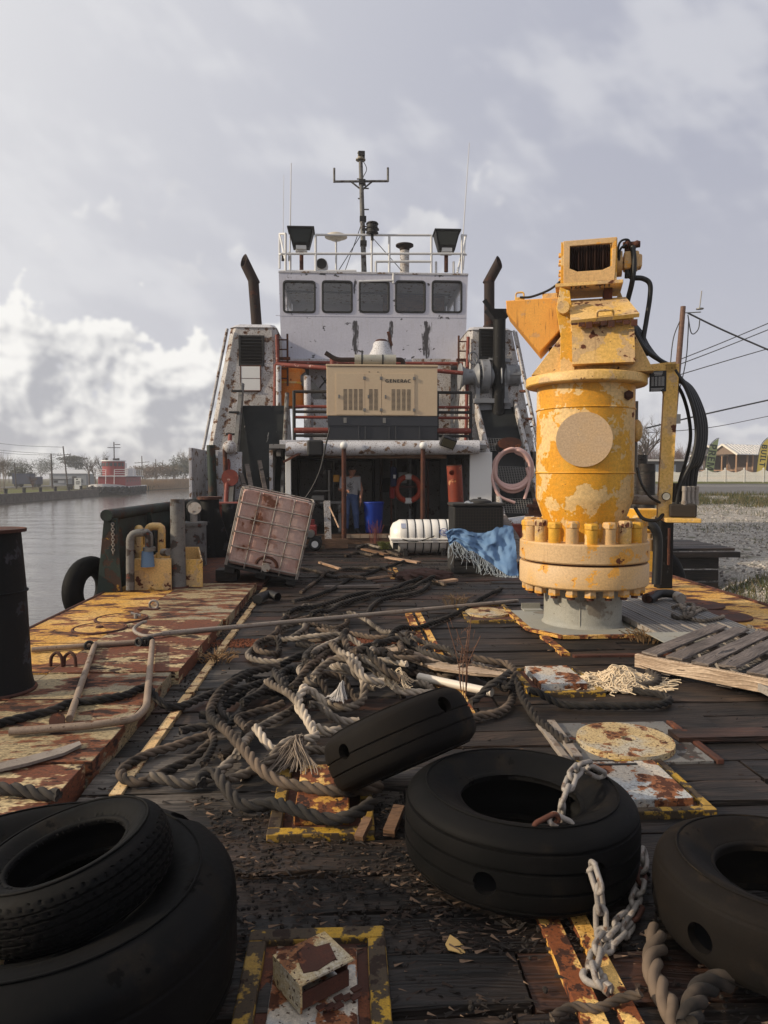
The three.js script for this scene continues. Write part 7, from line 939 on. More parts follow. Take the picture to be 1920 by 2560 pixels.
// ---------- tyres ----------
function tyreGeo({ Ro, Wd, rb, th = 0.03, groove = [], gd = 0.012, tread, n = 96, holes = [], topHoles = [] }) {
  // cross-section (r, y) going round: outer bead -> sidewall -> tread -> other sidewall -> bead -> inside
  const h = Wd / 2, out = [], seg = 30;
  for (let i = 0; i <= seg; i++) { const t = i / seg * 2 - 1, a = Math.abs(t), s = Math.sign(t);   // t: -1 bottom bead .. 1 top bead
    if (a < 0.5) out.push([Ro - 0.014 * Math.pow(a / 0.5, 3), t / 0.5 * h * 0.74]);
    else { const q = (a - 0.5) / 0.5, e = q * Math.PI * 0.5; const r = mix(Ro - 0.014, rb, Math.pow(q, 1.35) * 0.55 + 0.45 * q), y = h * (0.74 + 0.26 * Math.sin(Math.min(1, q * 1.9) * Math.PI / 2)) * (q > 0.5 ? 1 - 0.42 * Math.pow((q - 0.5) / 0.5, 1.3) : 1); out.push([r - (q < 0.25 ? 0.0 : 0), s * y]); } }
  const dense = []; for (let i = 0; i < out.length - 1; i++) { const m = Math.abs(out[i][1]) < h * 0.76 && Math.abs(out[i + 1][1]) < h * 0.76 ? 5 : 2; for (let k = 0; k < m; k++) dense.push([mix(out[i][0], out[i + 1][0], k / m), mix(out[i][1], out[i + 1][1], k / m)]); } dense.push(out[out.length - 1]);
  const inner = []; for (let i = out.length - 1; i >= 0; i -= 2) inner.push([Math.max(rb, out[i][0] - th), out[i][1] * (h - th) / h * 0.97]);
  const ring = [...dense, ...inner, dense[0]];
  const pos = [], idx = [], m = ring.length;
  for (let j = 0; j <= n; j++) { const a = j / n * 6.28318; ring.forEach(([r, y], i) => {
    let q = r; if (i < dense.length && Math.abs(y) < h * 0.78) { for (const g of groove) if (Math.abs(y / h - g) < 0.03) q -= gd; if (tread) q -= tread(a, y / h); }
    if (i < dense.length && !tread) q += 0.0025 * noise(a * 2 / 6.28318 * 8, y * 9 + 4, 16, 256, 5);
    pos.push(Math.sin(a) * q, y, Math.cos(a) * q); if (i < m - 1 && j < n) { const k = j * m + i; idx.push(k, k + m, k + 1, k + 1, k + m, k + m + 1); } }); }
  let g = new THREE.BufferGeometry(); g.setAttribute('position', new THREE.Float32BufferAttribute(pos, 3)); g.setIndex(idx);
  // uv: angle and position along the section, in metres
  const uv = new Float32Array(pos.length / 3 * 2); let acc = 0; const al = ring.map((p, i) => i ? (acc += Math.hypot(p[0] - ring[i - 1][0], p[1] - ring[i - 1][1])) : 0); for (let j = 0; j <= n; j++) for (let i = 0; i < m; i++) { uv[(j * m + i) * 2] = j / n * 6.28318 * Ro; uv[(j * m + i) * 2 + 1] = al[i]; }
  g.setAttribute('uv', new THREE.BufferAttribute(uv, 2)); g.computeVertexNormals(); g = toCreasedNormals(g, 0.9); keepUV(g);
  if (topHoles.length) g = cut(g, topHoles.map(([x, z, r]) => new THREE.CylinderGeometry(r, r, 0.2, 18).translate(x, h, z)));
  if (holes.length) g = cut(g, holes.map(([a, y, r]) => RX(new THREE.CylinderGeometry(r, r, 0.25, 20), Math.PI / 2).translate(0, y, Ro).applyMatrix4(new THREE.Matrix4().makeRotationY(a))));
  g.userData.uv = true; return g;
}
function tyre(label, o, pos, axis, mat = P.rubber, spin = 0) {
  const t = thing('tyre', label, 'tyre', null, pos); t.quaternion.setFromUnitVectors(V(0, 1, 0), V(axis).normalize()).multiply(new THREE.Quaternion().setFromAxisAngle(V(0, 1, 0), spin));
  M('casing', tyreGeo(o), mat, t); const bd = o.rb + 0.004, by = o.Wd / 2 * 0.585; for (const s of [-1, 1]) M('bead_ring', T(RX(new THREE.TorusGeometry(bd + 0.006, 0.011, 8, 64), Math.PI / 2), 0, s * by, 0), mat, t); for (const s of [-1, 1]) M('sidewall_rib', T(RX(new THREE.TorusGeometry(mix(o.rb, o.Ro, 0.62), 0.004, 6, 72), Math.PI / 2), 0, s * o.Wd / 2 * 0.99, 0), mat, t);
  return t;
}
const topC = [1.042,0.31,-2.884], topL = [-0.564,0.37,-2.426];
const G4 = [-0.66, -0.24, 0.2, 0.62];
tyre('big black tyre lying flat in the centre foreground, galvanised chain through its holes', { Ro: 0.46, Wd: 0.32, rb: 0.24, groove: G4, holes: [[-0.5, -0.025, 0.042], [0.36, 0.02, 0.042], [2.2, 0, 0.045]], topHoles: [[topC[0] - 0.69, topC[2] + 2.75, 0.036]] }, [0.69, 0.162, -2.75], [0.03, 1, -0.02]);
const yTop = RX(cy(0.036, 0.036, 0.3, 0, -0.15, 0, 18), 0);
tyre('black tyre cut off by the right edge, lying flat', { Ro: 0.41, Wd: 0.27, rb: 0.21, groove: [-0.7, 0.68], gd: 0.004, holes: [[-1.15, -0.02, 0.045], [0.9, 0, 0.04]] }, [1.45, 0.142, -2.22], [0.02, 1, -0.03], P.rubberDust);
tyre('huge smooth black tyre in the lower left corner', { Ro: 0.555, Wd: 0.4, rb: 0.27, groove: [-0.5, 0.45], gd: 0.003, topHoles: [[topL[0] + 0.885, topL[2] + 2.04, 0.045]] }, [-0.885, 0.205, -2.04], [0.02, 1, 0.01]);
tyre('car tyre with blocky tread resting tilted inside the huge left tyre', { Ro: 0.285, Wd: 0.18, rb: 0.165, th: 0.014, n: 240, tread: (a, y) => { const k = a / 6.28318 * 64, z = Math.abs(y), f = ((k + (y > 0 ? 0.5 : 0) + z * 1.6) % 1 + 1) % 1; return (f < 0.14 ? 0.007 : 0) + (Math.abs(z - 0.26) < 0.03 || Math.abs(z - 0.52) < 0.026 || z < 0.024 ? 0.008 : 0); } }, [-0.80, 0.405, -2.06], [-0.24, 1, 0.03], P.rubber, 0.3);
tyre('dusty brown-black tyre leaning on the centre tyre over the rope pile', { Ro: 0.365, Wd: 0.265, rb: 0.2, groove: [-0.33, 0.12], gd: 0.007, holes: [[-0.78, 0.035, 0.034], [0.72, 0.05, 0.036]] }, [0.256, 0.29, -3.33], [-0.36, 0.84, -0.40], P.rubberDust);
// ---------- chain ----------
{
  const c = thing('chain', 'galvanised chain looped through the centre tyre and along the deck', 'chain');
  const s = new THREE.CurvePath(), lw = 0.0096, hl = 0.029, hw = 0.0185; s.add(new THREE.LineCurve3(V(-hl, hw, 0), V(hl, hw, 0))); class Arc extends THREE.Curve { constructor(x, sgn) { super(); this.x = x; this.s = sgn; } getPoint(t) { const a = Math.PI / 2 - t * Math.PI; return V(this.x + this.s * Math.cos(a) * hw, this.s * Math.sin(a) * hw, 0); } } s.add(new Arc(hl, 1)); s.add(new THREE.LineCurve3(V(hl, -hw, 0), V(-hl, -hw, 0))); s.add(new Arc(-hl, -1));
  const lg = boxUV(new THREE.TubeGeometry(s, 40, lw, 8, true)), pitch = 2 * hl + 2 * hw - 2 * lw;
  let ln = 0; const run = (pts) => { const cv = new THREE.CatmullRomCurve3(pts.map((p) => V(p)), false, 'catmullrom', 0.4), L = cv.getLength(), n = Math.max(1, Math.round(L / pitch)); for (let i = 0; i <= n; i++) { const t = Math.min(1, i / n), p = cv.getPointAt(t), d = cv.getTangentAt(t), o = M('link', lg, ln % 9 === 7 ? P.rust : P.galv, c); o.position.copy(p); o.quaternion.setFromUnitVectors(V(1, 0, 0), d).multiply(new THREE.Quaternion().setFromAxisAngle(V(1, 0, 0), (ln++ % 2) * 1.5708 + 0.6 + rr(-.2, .2))); } };
  run([[1.016,0.34,-2.796], [0.96,0.375,-2.775], [0.897,0.372,-2.71], [0.85,0.35,-2.636], [0.817,0.32,-2.593], [0.819,0.27,-2.614]]);
  run([[0.752,0.33,-2.403], [0.724,0.345,-2.401], [0.697,0.335,-2.396]]);
  run([[0.859,0.197,-2.42], [0.834,0.212,-2.33], [0.832,0.203,-2.28], [0.842,0.153,-2.27], [0.849,0.096,-2.27], [0.849,0.03,-2.261], [0.845,0.022,-2.221]]);
  run([[1.185,0.03,-2.708], [1.105,0.03,-2.549], [1.032,0.03,-2.421], [0.955,0.03,-2.318], [0.891,0.03,-2.264], [0.827,0.03,-2.197], [0.776,0.03,-2.124], [0.762,0.03,-2.05]]);
  run([[1.005,0.018,-2.36], [0.933,0.018,-2.27], [0.889,0.018,-2.23]]);
  const sh = M('shackle', T(RX(new THREE.TorusGeometry(0.032, 0.011, 8, 20, Math.PI * 1.3), Math.PI / 2), ...[0.749,0.025,-2.053]), P.galv, c); M('shackle_pin', [rod([0.721,0.025,-2.031], [0.783,0.025,-1.993], 0.01, 10), rod([0.769,0.025,-2.009], [0.778,0.025,-1.993], 0.02, 6)], P.galv, sh);
}
// ---------- ropes ----------
const HG = new Map(), HC = 0.02, hk = (i, j) => i * 100003 + j;
const baseH = (x, z) => { let b = x < -1.28 ? 0.1 : 0.006; if (x > -0.3 && x < 0.14 && z < -3.02 && z > -3.76) b = Math.max(b, 0.055); if (x > 2.87 && x < 3.86 && z < -4.2) b = 0.106; return b; };
function ropeGeo(xz, r, o = {}) {
  const pts = xz.map(([x, z]) => V(x, 0, z)), cv = new THREE.CatmullRomCurve3(pts, false, 'centripetal'), L = cv.getLength(), ds = Math.max(0.008, r * 0.36), n = Math.max(8, Math.round(L / ds));
  const P0 = cv.getSpacedPoints(n); let H = P0.map((p) => { let h = baseH(p.x, p.z); const R0 = Math.ceil(r / HC); const ci = Math.round(p.x / HC), cj = Math.round(p.z / HC); for (let i = -R0; i <= R0; i++) for (let j = -R0; j <= R0; j++) { const v = HG.get(hk(ci + i, cj + j)); if (v > h) h = v; } return h; });
  const w = Math.round(2.2 * r / ds); let D = H.map((_, i) => { let m = 0; for (let k = -w; k <= w; k++) m = Math.max(m, H[clamp(i + k, 0, n)]); return m; }); for (let it = 0; it < 3; it++) D = D.map((_, i) => { let s = 0; for (let k = -w; k <= w; k++) s += D[clamp(i + k, 0, n)]; return s / (2 * w + 1); });
  P0.forEach((p, i) => { p.y = Math.max(D[i], H[i] - r * 0.4) * (o.sink || 0.92) + r + (xz[0].length > 2 ? 0 : 0) + 0.004 * noise(i * ds * 6, r * 99, 256, 256, 8); });
  const touch = []; P0.forEach((p) => { const R0 = Math.ceil(r / HC), ci = Math.round(p.x / HC), cj = Math.round(p.z / HC); for (let i = -R0; i <= R0; i++) for (let j = -R0; j <= R0; j++) touch.push([hk(ci + i, cj + j), p.y + r * 0.55]); }); for (const [k, v] of touch) if (!(HG.get(k) > v)) HG.set(k, v);
  return strandGeo(P0, r, o);
}
function strandGeo(P0, r, o = {}) {   // three laid strands swept along the points
  const n = P0.length - 1, ns = o.sides || 7, pitch = r * (o.lay || 7), pos = [], idx = [], col = []; let s = 0, nrm = V(0, 1, 0), ph = rnd() * 6;
  const c1 = o.c1 || [0.05, 0.042, 0.036], c2 = o.c2 || [0.16, 0.14, 0.12], sd = rnd() * 90;
  const frames = []; for (let i = 0; i <= n; i++) { const t = V().subVectors(P0[Math.min(n, i + 1)], P0[Math.max(0, i - 1)]).normalize(); if (i) s += P0[i].distanceTo(P0[i - 1]); nrm.addScaledVector(t, -nrm.dot(t)).normalize(); frames.push([t, nrm.clone(), V().crossVectors(t, nrm), s]); }
  for (let k = 0; k < 3; k++) {
    const base = pos.length / 3;
    for (let i = 0; i <= n; i++) {
      const [t, a, b, ss] = frames[i], th = ph + k * 2.0944 + ss / pitch * 6.28318, fade = 1 + 0.08 * noise(ss * 9, sd, 256, 256, 3);
      const ro = r * 0.50 * fade, rs = r * 0.53, ox = Math.cos(th), oy = Math.sin(th), ctr = P0[i].clone().addScaledVector(a, ox * ro).addScaledVector(b, oy * ro);
      const out = a.clone().multiplyScalar(ox).addScaledVector(b, oy), tan = V().crossVectors(t, out);
      const g1 = clamp(0.42 + 0.9 * noise(ss * 2.2, sd, 256, 256, 2) + 0.5 * noise(ss * 11, sd + 5, 256, 256, 4) + (o.bias || 0));
      for (let q = 0; q < ns; q++) { const e = q / ns * 6.28318, p = ctr.clone().addScaledVector(out, Math.cos(e) * rs).addScaledVector(tan, Math.sin(e) * rs); pos.push(p.x, p.y, p.z); const f = clamp(g1 + 0.22 * noise(ss * 45 + q * 3.1, k * 7 + q, 256, 256, 6)), c = mix3(c1, c2, f); col.push(c[0], c[1], c[2]); }
    }
    for (let i = 0; i < n; i++) for (let q = 0; q < ns; q++) { const a = base + i * ns + q, b = base + i * ns + (q + 1) % ns; idx.push(a, a + ns, b, b, a + ns, b + ns); }
    for (const e of [0, n]) for (let q = 1; q < ns - 1; q++) { const a = base + e * ns; e ? idx.push(a, a + q, a + q + 1) : idx.push(a, a + q + 1, a + q); }
  }
  const g = new THREE.BufferGeometry(); g.setAttribute('position', new THREE.Float32BufferAttribute(pos, 3)); g.setAttribute('color', new THREE.Float32BufferAttribute(col, 3)); g.setAttribute('uv', new THREE.Float32BufferAttribute(new Float32Array(pos.length / 3 * 2), 2)); g.setIndex(idx); g.computeVertexNormals(); return keepUV(g);
}
const ropeMat = new THREE.MeshStandardMaterial({ color: 0xffffff, vertexColors: true, roughness: 0.95 });
const DK = { c1: [0.006, 0.005, 0.0045], c2: [0.045, 0.037, 0.031] }, BR = { c1: [0.013, 0.0095, 0.007], c2: [0.14, 0.10, 0.07] }, GREY = { c1: [0.035, 0.028, 0.022], c2: [0.29, 0.24, 0.19] }, PL = { c1: [0.10, 0.076, 0.055], c2: [0.50, 0.42, 0.33] };
const rope = (label, xz, r, c, group) => tag(M('rope', ropeGeo(xz, r, c), ropeMat, scene), label, 'rope', group);
rope('dark rope wandering from the life raft toward the hook pole', [[1.174,-12.904],[0.756,-11.938],[0.437,-11.212],[0.23,-10.809],[0.115,-10.62],[0.037,-10.389],[-0.069,-9.955],[-0.23,-9.369],[-0.433,-8.885],[-0.647,-8.574]], 0.026, DK);
rope('brown rope crossing the debris before the tote tank', [[-0.748,-11.663],[-0.532,-11.426],[-0.33,-10.889],[-0.113,-10.49],[0.146,-10.384],[0.462,-10.601],[0.796,-10.779],[1.072,-10.617],[1.257,-10.233],[1.378,-9.795]], 0.026, BR);
rope('grey rope curling beyond the hook pole at left', [[-0.683,-7.708],[-0.562,-7.908],[-0.508,-8.208],[-0.478,-8.352],[-0.41,-8.29],[-0.282,-8.196],[-0.096,-8.302],[0.11,-8.628],[0.283,-8.914]], 0.024, GREY);
rope('dark rope stretched beside the yellow centre strip', [[1.472,-11.375],[1.353,-10.901],[1.23,-10.235],[1.086,-9.567],[0.931,-9.16],[0.751,-8.958],[0.563,-8.799],[0.401,-8.549],[0.291,-8.166],[0.23,-7.736]], 0.028, DK);
rope('brown rope doubling back behind the rope pile', [[-0.454,-6.362],[-0.276,-6.285],[-0.141,-6.329],[-0.059,-6.501],[-0.013,-6.704],[0.036,-6.779],[0.129,-6.715],[0.266,-6.613],[0.45,-6.622],[0.653,-6.766]], 0.026, BR);
rope('dark rope spreading left toward the pale deck strip', [[-0.933,-4.483],[-0.884,-4.489],[-0.836,-4.574],[-0.773,-4.756],[-0.688,-4.952],[-0.591,-5.064],[-0.503,-5.071],[-0.443,-5.112],[-0.402,-5.271]], 0.027, DK);
rope('second dark rope spreading left above the long loop', [[-0.99,-4.206],[-0.914,-4.271],[-0.822,-4.297],[-0.745,-4.333],[-0.702,-4.437],[-0.678,-4.592],[-0.657,-4.75],[-0.612,-4.855],[-0.531,-4.902],[-0.429,-4.938]], 0.026, DK);
rope('dirty rope lying along the left of the rope pile', [[-0.681,-3.808],[-0.623,-3.893],[-0.597,-4.047],[-0.595,-4.208],[-0.583,-4.3],[-0.538,-4.322],[-0.461,-4.375],[-0.376,-4.523],[-0.298,-4.75]], 0.026, BR);
rope('grey rope lying low in front of the rope pile', [[-0.543,-3.545],[-0.519,-3.571],[-0.482,-3.648],[-0.422,-3.751],[-0.347,-3.827],[-0.279,-3.856],[-0.234,-3.866],[-0.211,-3.918],[-0.188,-4.033]], 0.024, GREY);
rope('dark rope half hidden behind the leaning tyre', [[0.47,-5.879],[0.532,-5.787],[0.651,-5.781],[0.802,-5.758],[0.929,-5.596],[0.998,-5.381],[1.033,-5.243],[1.064,-5.205],[1.122,-5.214]], 0.027, DK);
rope('dark rope lying in a long loop toward the small left tyre', [[-0.8,-4.145],[-0.899,-4.066],[-0.983,-3.979],[-1.064,-3.896],[-1.121,-3.805],[-1.155,-3.717],[-1.155,-3.622],[-1.097,-3.537],[-1.02,-3.507],[-0.979,-3.549],[-0.944,-3.62],[-0.887,-3.712],[-0.817,-3.799],[-0.756,-3.912]], 0.026, BR);
rope('grey-flecked rope curving behind the huge left tyre', [[-0.97,-3.487],[-0.849,-3.455],[-0.763,-3.467],[-0.681,-3.515],[-0.62,-3.603],[-0.587,-3.696],[-0.572,-3.755]], 0.027, GREY);
rope('thin dark rope crossing down inside the left rope loop', [[-0.778,-4.025],[-0.727,-3.867],[-0.721,-3.723],[-0.725,-3.562]], 0.022, BR);
rope('dark rope arc inside the outermost rope loop', [[-0.519,-5.128],[-0.62,-4.952],[-0.727,-4.806],[-0.808,-4.729],[-0.825,-4.592],[-0.775,-4.416],[-0.698,-4.291],[-0.705,-4.164]], 0.024, DK);
rope('dark rope at the far left of the pile running to the right', [[-0.712,-5.098],[-0.637,-5.207],[-0.546,-5.32],[-0.453,-5.46],[-0.358,-5.653],[-0.237,-5.716],[-0.101,-5.779]], 0.026, DK);
rope('second dark rope at the left of the pile, below the first', [[-0.675,-4.537],[-0.594,-4.684],[-0.526,-4.91],[-0.463,-5.159],[-0.37,-5.456],[-0.319,-5.606]], 0.026, DK);
rope('knotted dark rope heap left of the pale ropes', [[-0.519,-5.051],[-0.456,-4.838],[-0.374,-4.736],[-0.31,-4.864],[-0.323,-5.077],[-0.403,-5.119],[-0.458,-4.976],[-0.411,-4.803],[-0.322,-4.733],[-0.265,-4.828]], 0.026, DK);
rope('grey rope crossing toward the left under the dark arc', [[-0.369,-4.381],[-0.445,-4.278],[-0.506,-4.166],[-0.546,-4.059],[-0.554,-3.923],[-0.564,-3.755],[-0.57,-3.637]], 0.026, GREY);
rope('dark rope between the grey crossing ropes', [[-0.405,-4.467],[-0.475,-4.387],[-0.554,-4.337],[-0.613,-4.287],[-0.652,-4.237],[-0.616,-4.111],[-0.563,-3.991]], 0.025, BR);
rope('pale short rope running toward the frayed fibres', [[-0.514,-3.943],[-0.441,-3.831],[-0.352,-3.774],[-0.269,-3.759],[-0.162,-3.774],[-0.061,-3.728]], 0.024, PL);
rope('brown looped rope under the hook pole', [[-0.57,-7.328],[-0.445,-7.567],[-0.284,-7.682],[-0.136,-7.591],[-0.043,-7.701],[-0.001,-7.251],[-0.117,-7.03],[-0.275,-7.154],[-0.376,-7.224],[-0.377,-6.708],[-0.268,-6.493],[-0.133,-6.412],[-0.079,-6.574],[-0.171,-6.886],[-0.298,-6.996]], 0.026, BR);
rope('brown rope loop at the left side of the deck by the yellow strip', [[0.174,-6.115],[0.111,-6.326],[-0.063,-6.423],[-0.272,-6.39],[-0.519,-6.432],[-0.635,-6.643],[-0.643,-7.031],[-0.481,-7.184],[-0.412,-7.002],[-0.463,-6.634],[-0.596,-6.51],[-0.742,-6.4],[-0.832,-6.168],[-0.823,-5.954],[-0.69,-5.806],[-0.372,-5.765],[-0.265,-5.832]], 0.026, GREY);
rope('small round coil inside the left brown rope loop', [[-0.63,-7.577],[-0.668,-7.103],[-0.666,-6.644],[-0.714,-6.457],[-0.792,-6.248],[-0.735,-5.98],[-0.634,-5.944],[-0.59,-6.169],[-0.636,-6.38],[-0.736,-6.35]], 0.026, BR);
rope('long dark rope from the radiator toward the hook pole, upper one', [[1.22,-10.472],[0.896,-10.074],[0.636,-9.489],[0.361,-9.118],[0.035,-8.711],[-0.172,-8.335],[-0.343,-8.081],[-0.569,-7.868],[-0.63,-7.577]], 0.028, DK);
rope('long dark rope from the radiator toward the hook pole, lower one', [[1.255,-10.055],[0.903,-9.556],[0.562,-9.137],[0.248,-8.673],[-0.035,-8.23],[-0.248,-7.851],[-0.383,-7.563]], 0.028, DK);
rope('grey rope slanting right from the pole past the yellow strip', [[0.009,-7.645],[0.173,-7.514],[0.282,-7.125],[0.364,-6.832],[0.479,-6.607],[0.617,-6.522],[0.739,-6.329],[0.867,-6.112],[0.965,-5.877],[1.071,-5.573],[1.166,-5.359]], 0.024, GREY);
rope('thick black rope from the left edge across to the crane', [[-2.046,-4.106],[-1.94,-4.234],[-1.868,-4.314],[-1.79,-4.387],[-1.731,-4.525],[-1.606,-4.559],[-1.506,-4.606],[-1.434,-4.673],[-1.397,-4.794],[-1.358,-4.831],[-1.26,-4.69],[-1.153,-4.641],[-1.053,-4.727],[-0.965,-4.897],[-0.863,-5.036],[-0.742,-5.183],[-0.629,-5.365],[-0.48,-5.569],[-0.347,-5.724]].concat([[-0.123,-5.885],[0.006,-5.954],[0.209,-6.14],[0.376,-6.399],[0.591,-6.845],[0.811,-7.115],[1.137,-7.585],[1.357,-8.014],[1.652,-8.625],[2.09,-9.412]]), 0.027, DK);
rope('dark rope running right behind the bleached board', [[0.464,-5.847],[0.553,-5.697],[0.663,-5.554],[0.779,-5.416],[0.92,-5.324],[1.05,-5.256],[1.165,-5.189],[1.21,-5.033]], 0.027, BR);
rope('second brown rope below the bleached board', [[0.212,-5.341],[0.307,-5.357],[0.431,-5.426],[0.547,-5.386],[0.678,-5.288],[0.796,-5.209],[0.935,-5.274],[1.057,-5.175],[1.173,-5.072]], 0.026, BR);
rope('first tangled rope loop from the left in the heart of the rope pile', [[-0.147,-4.923],[-0.265,-4.898],[-0.334,-5.018],[-0.287,-5.137],[-0.247,-5.204],[-0.196,-5.308],[-0.067,-5.326],[-0.007,-5.191],[-0.054,-5.08],[-0.08,-5.004]], 0.026, GREY, 'tangled loops in the rope pile');
rope('second tangled rope loop from the left in the heart of the rope pile', [[0.06,-4.608],[-0.049,-4.577],[-0.118,-4.673],[-0.138,-4.751],[-0.186,-4.843],[-0.171,-4.966],[-0.053,-4.992],[0.019,-4.883],[0.047,-4.81],[0.102,-4.729]], 0.026, BR, 'tangled loops in the rope pile');
rope('third tangled rope loop from the left in the heart of the rope pile', [[0.344,-5.48],[0.279,-5.283],[0.168,-5.205],[0.097,-5.117],[-0.06,-5.036],[-0.201,-5.167],[-0.159,-5.355],[-0.068,-5.438],[-0.007,-5.578],[0.175,-5.664]], 0.026, PL, 'tangled loops in the rope pile');
rope('fourth tangled rope loop from the left in the heart of the rope pile', [[0.197,-4.812],[0.106,-4.878],[0.029,-4.924],[-0.077,-5.015],[-0.034,-5.135],[0.128,-5.138],[0.221,-5.076],[0.313,-5.038],[0.416,-4.946],[0.358,-4.834]], 0.026, GREY, 'tangled loops in the rope pile');
rope('fifth tangled rope loop from the left in the heart of the rope pile', [[0.357,-5.291],[0.282,-5.283],[0.17,-5.277],[0.078,-5.38],[0.138,-5.504],[0.251,-5.525],[0.326,-5.547],[0.453,-5.567],[0.534,-5.457],[0.459,-5.335]], 0.026, BR, 'tangled loops in the rope pile');
rope('sixth tangled rope loop from the left in the heart of the rope pile', [[0.517,-5.14],[0.599,-5.023],[0.568,-4.844],[0.394,-4.802],[0.286,-4.921],[0.224,-4.999],[0.121,-5.116],[0.143,-5.314],[0.332,-5.354],[0.45,-5.238]], 0.026, PL, 'tangled loops in the rope pile');
rope('seventh tangled rope loop from the left in the heart of the rope pile', [[0.638,-5.667],[0.782,-5.646],[0.797,-5.483],[0.682,-5.385],[0.593,-5.365],[0.499,-5.308],[0.363,-5.327],[0.344,-5.48],[0.45,-5.581],[0.528,-5.618]], 0.026, BR, 'tangled loops in the rope pile');
rope('eighth tangled rope loop from the left in the heart of the rope pile', [[0.546,-5.982],[0.737,-6.115],[0.884,-5.948],[0.895,-5.768],[0.951,-5.637],[0.928,-5.411],[0.748,-5.319],[0.621,-5.453],[0.584,-5.587],[0.499,-5.717]], 0.026, DK, 'tangled loops in the rope pile');
rope('pale brown rope bundle in the middle of the pile', [[-0.05,-5.682],[-0.096,-5.462],[-0.162,-5.26],[-0.223,-5.072],[-0.281,-4.932],[-0.324,-4.765],[-0.367,-4.641]], 0.026, BR);
rope('grey rope at the left shoulder of the pile', [[-0.296,-5.003],[-0.293,-5.247],[-0.237,-5.406],[-0.144,-5.465],[-0.061,-5.57],[0,-5.68]], 0.026, GREY);
rope('grey rope beside the left shoulder of the pile', [[-0.243,-5.036],[-0.218,-5.243],[-0.153,-5.381],[-0.073,-5.526],[-0.025,-5.775]], 0.026, GREY);
rope('brown upright rope on top of the pile', [[0,-5.896],[-0.027,-5.635],[0,-5.373],[0.045,-5.171],[0.022,-5.022]], 0.028, BR);
rope('grey rope arching over the back of the pile', [[0.404,-5.91],[0.315,-5.845],[0.255,-5.643],[0.215,-5.425],[0.184,-5.241]], 0.026, GREY);
rope('short brown rope hanging over the back of the pile', [[0.566,-6.5],[0.543,-6.155],[0.454,-5.973],[0.434,-5.704],[0.428,-5.392]], 0.026, BR);
rope('dark rope crossing the back of the pile', [[0.211,-5.321],[0.27,-5.574],[0.351,-5.684],[0.429,-5.727],[0.52,-5.606]], 0.028, DK);
rope('pale thick rope looping in front of the pile', [[-0.111,-5.346],[-0.08,-5.197],[-0.023,-5.08],[0.035,-4.978],[0.087,-4.836],[0.116,-4.703],[0.09,-4.556],[0.019,-4.477],[-0.06,-4.481],[-0.161,-4.575],[-0.243,-4.61],[-0.293,-4.523],[-0.3,-4.375],[-0.245,-4.265],[-0.174,-4.146],[-0.109,-4.077],[-0.037,-4.127]], 0.028, PL);
rope('pale rope lying under the leaning tyre', [[-0.227,-4.696],[-0.171,-4.857],[-0.087,-4.921],[0,-4.865],[0.062,-4.713],[0.142,-4.629],[0.245,-4.639]], 0.026, PL);
rope('grey rope end pointing toward the leaning tyre', [[-0.228,-4.312],[-0.163,-4.341],[-0.077,-4.309],[-0.001,-4.332],[0.076,-4.342]], 0.026, GREY);
rope('brown rope crossing in front of the leaning tyre', [[0.055,-5.057],[0.135,-5.128],[0.208,-4.976],[0.277,-4.833],[0.37,-4.794]], 0.03, BR);
rope('white rope curving down the left front of the pile', [[-0.538,-4.747],[-0.445,-4.581],[-0.363,-4.431],[-0.295,-4.275],[-0.238,-4.134],[-0.197,-4.017],[-0.175,-3.936],[-0.218,-3.883],[-0.275,-3.854],[-0.321,-3.793],[-0.361,-3.694],[-0.407,-3.591],[-0.463,-3.539],[-0.517,-3.489],[-0.582,-3.424]], 0.025, PL);
rope('outermost brown rope arc passing in front of the hatch', [[-0.493,-5.202],[-0.644,-5.142],[-0.764,-4.908],[-0.828,-4.699],[-0.851,-4.491],[-0.829,-4.298],[-0.77,-4.119],[-0.699,-3.975],[-0.623,-3.819],[-0.552,-3.675],[-0.492,-3.559],[-0.429,-3.453],[-0.346,-3.381],[-0.239,-3.326],[-0.127,-3.273],[-0.011,-3.248],[0.091,-3.271],[0.165,-3.302]], 0.028, BR);
rope('lowest dark rope passing the near corner of the hatch', [[-0.686,-3.347],[-0.709,-3.389],[-0.689,-3.438],[-0.644,-3.435],[-0.611,-3.375],[-0.553,-3.289],[-0.478,-3.215],[-0.405,-3.197],[-0.334,-3.187],[-0.272,-3.117],[-0.2,-3.058],[-0.117,-3.01],[-0.024,-3.003],[0.05,-3.049],[0.115,-3.137]], 0.029, DK);
rope('rope bight ending the loop right of the pile', [[0.963,-5.318],[1.087,-5.27],[1.2,-5.244],[1.217,-5.081],[1.149,-4.792],[1.068,-4.573],[0.953,-4.43],[0.843,-4.375],[0.744,-4.3]], 0.028, BR);
rope('rope running from the bight to the round manhole', [[1.061,-4.902],[1.089,-4.737],[1.169,-4.833],[1.167,-4.544],[1.185,-4.295],[1.224,-4.075],[1.261,-3.882]], 0.026, BR);
rope('rope tail lying left of the bight', [[0.829,-4.645],[0.935,-4.72],[1.058,-4.797],[1.155,-4.922]], 0.026, DK);
rope('dark straight rope below the frayed rope end', [[1.208,-4.608],[1.369,-4.607],[1.526,-4.554],[1.693,-4.538],[1.862,-4.529],[2.025,-4.535],[2.153,-4.596],[2.2,-4.67],[2.176,-4.759],[2.092,-4.805],[2.034,-4.871]], 0.026, DK);
rope('dark rope stub behind the frayed rope end', [[2.489,-5.387],[2.444,-5.452],[2.362,-5.368],[2.337,-5.146],[2.249,-5.012],[2.137,-4.974],[2.062,-5.022]], 0.028, DK);
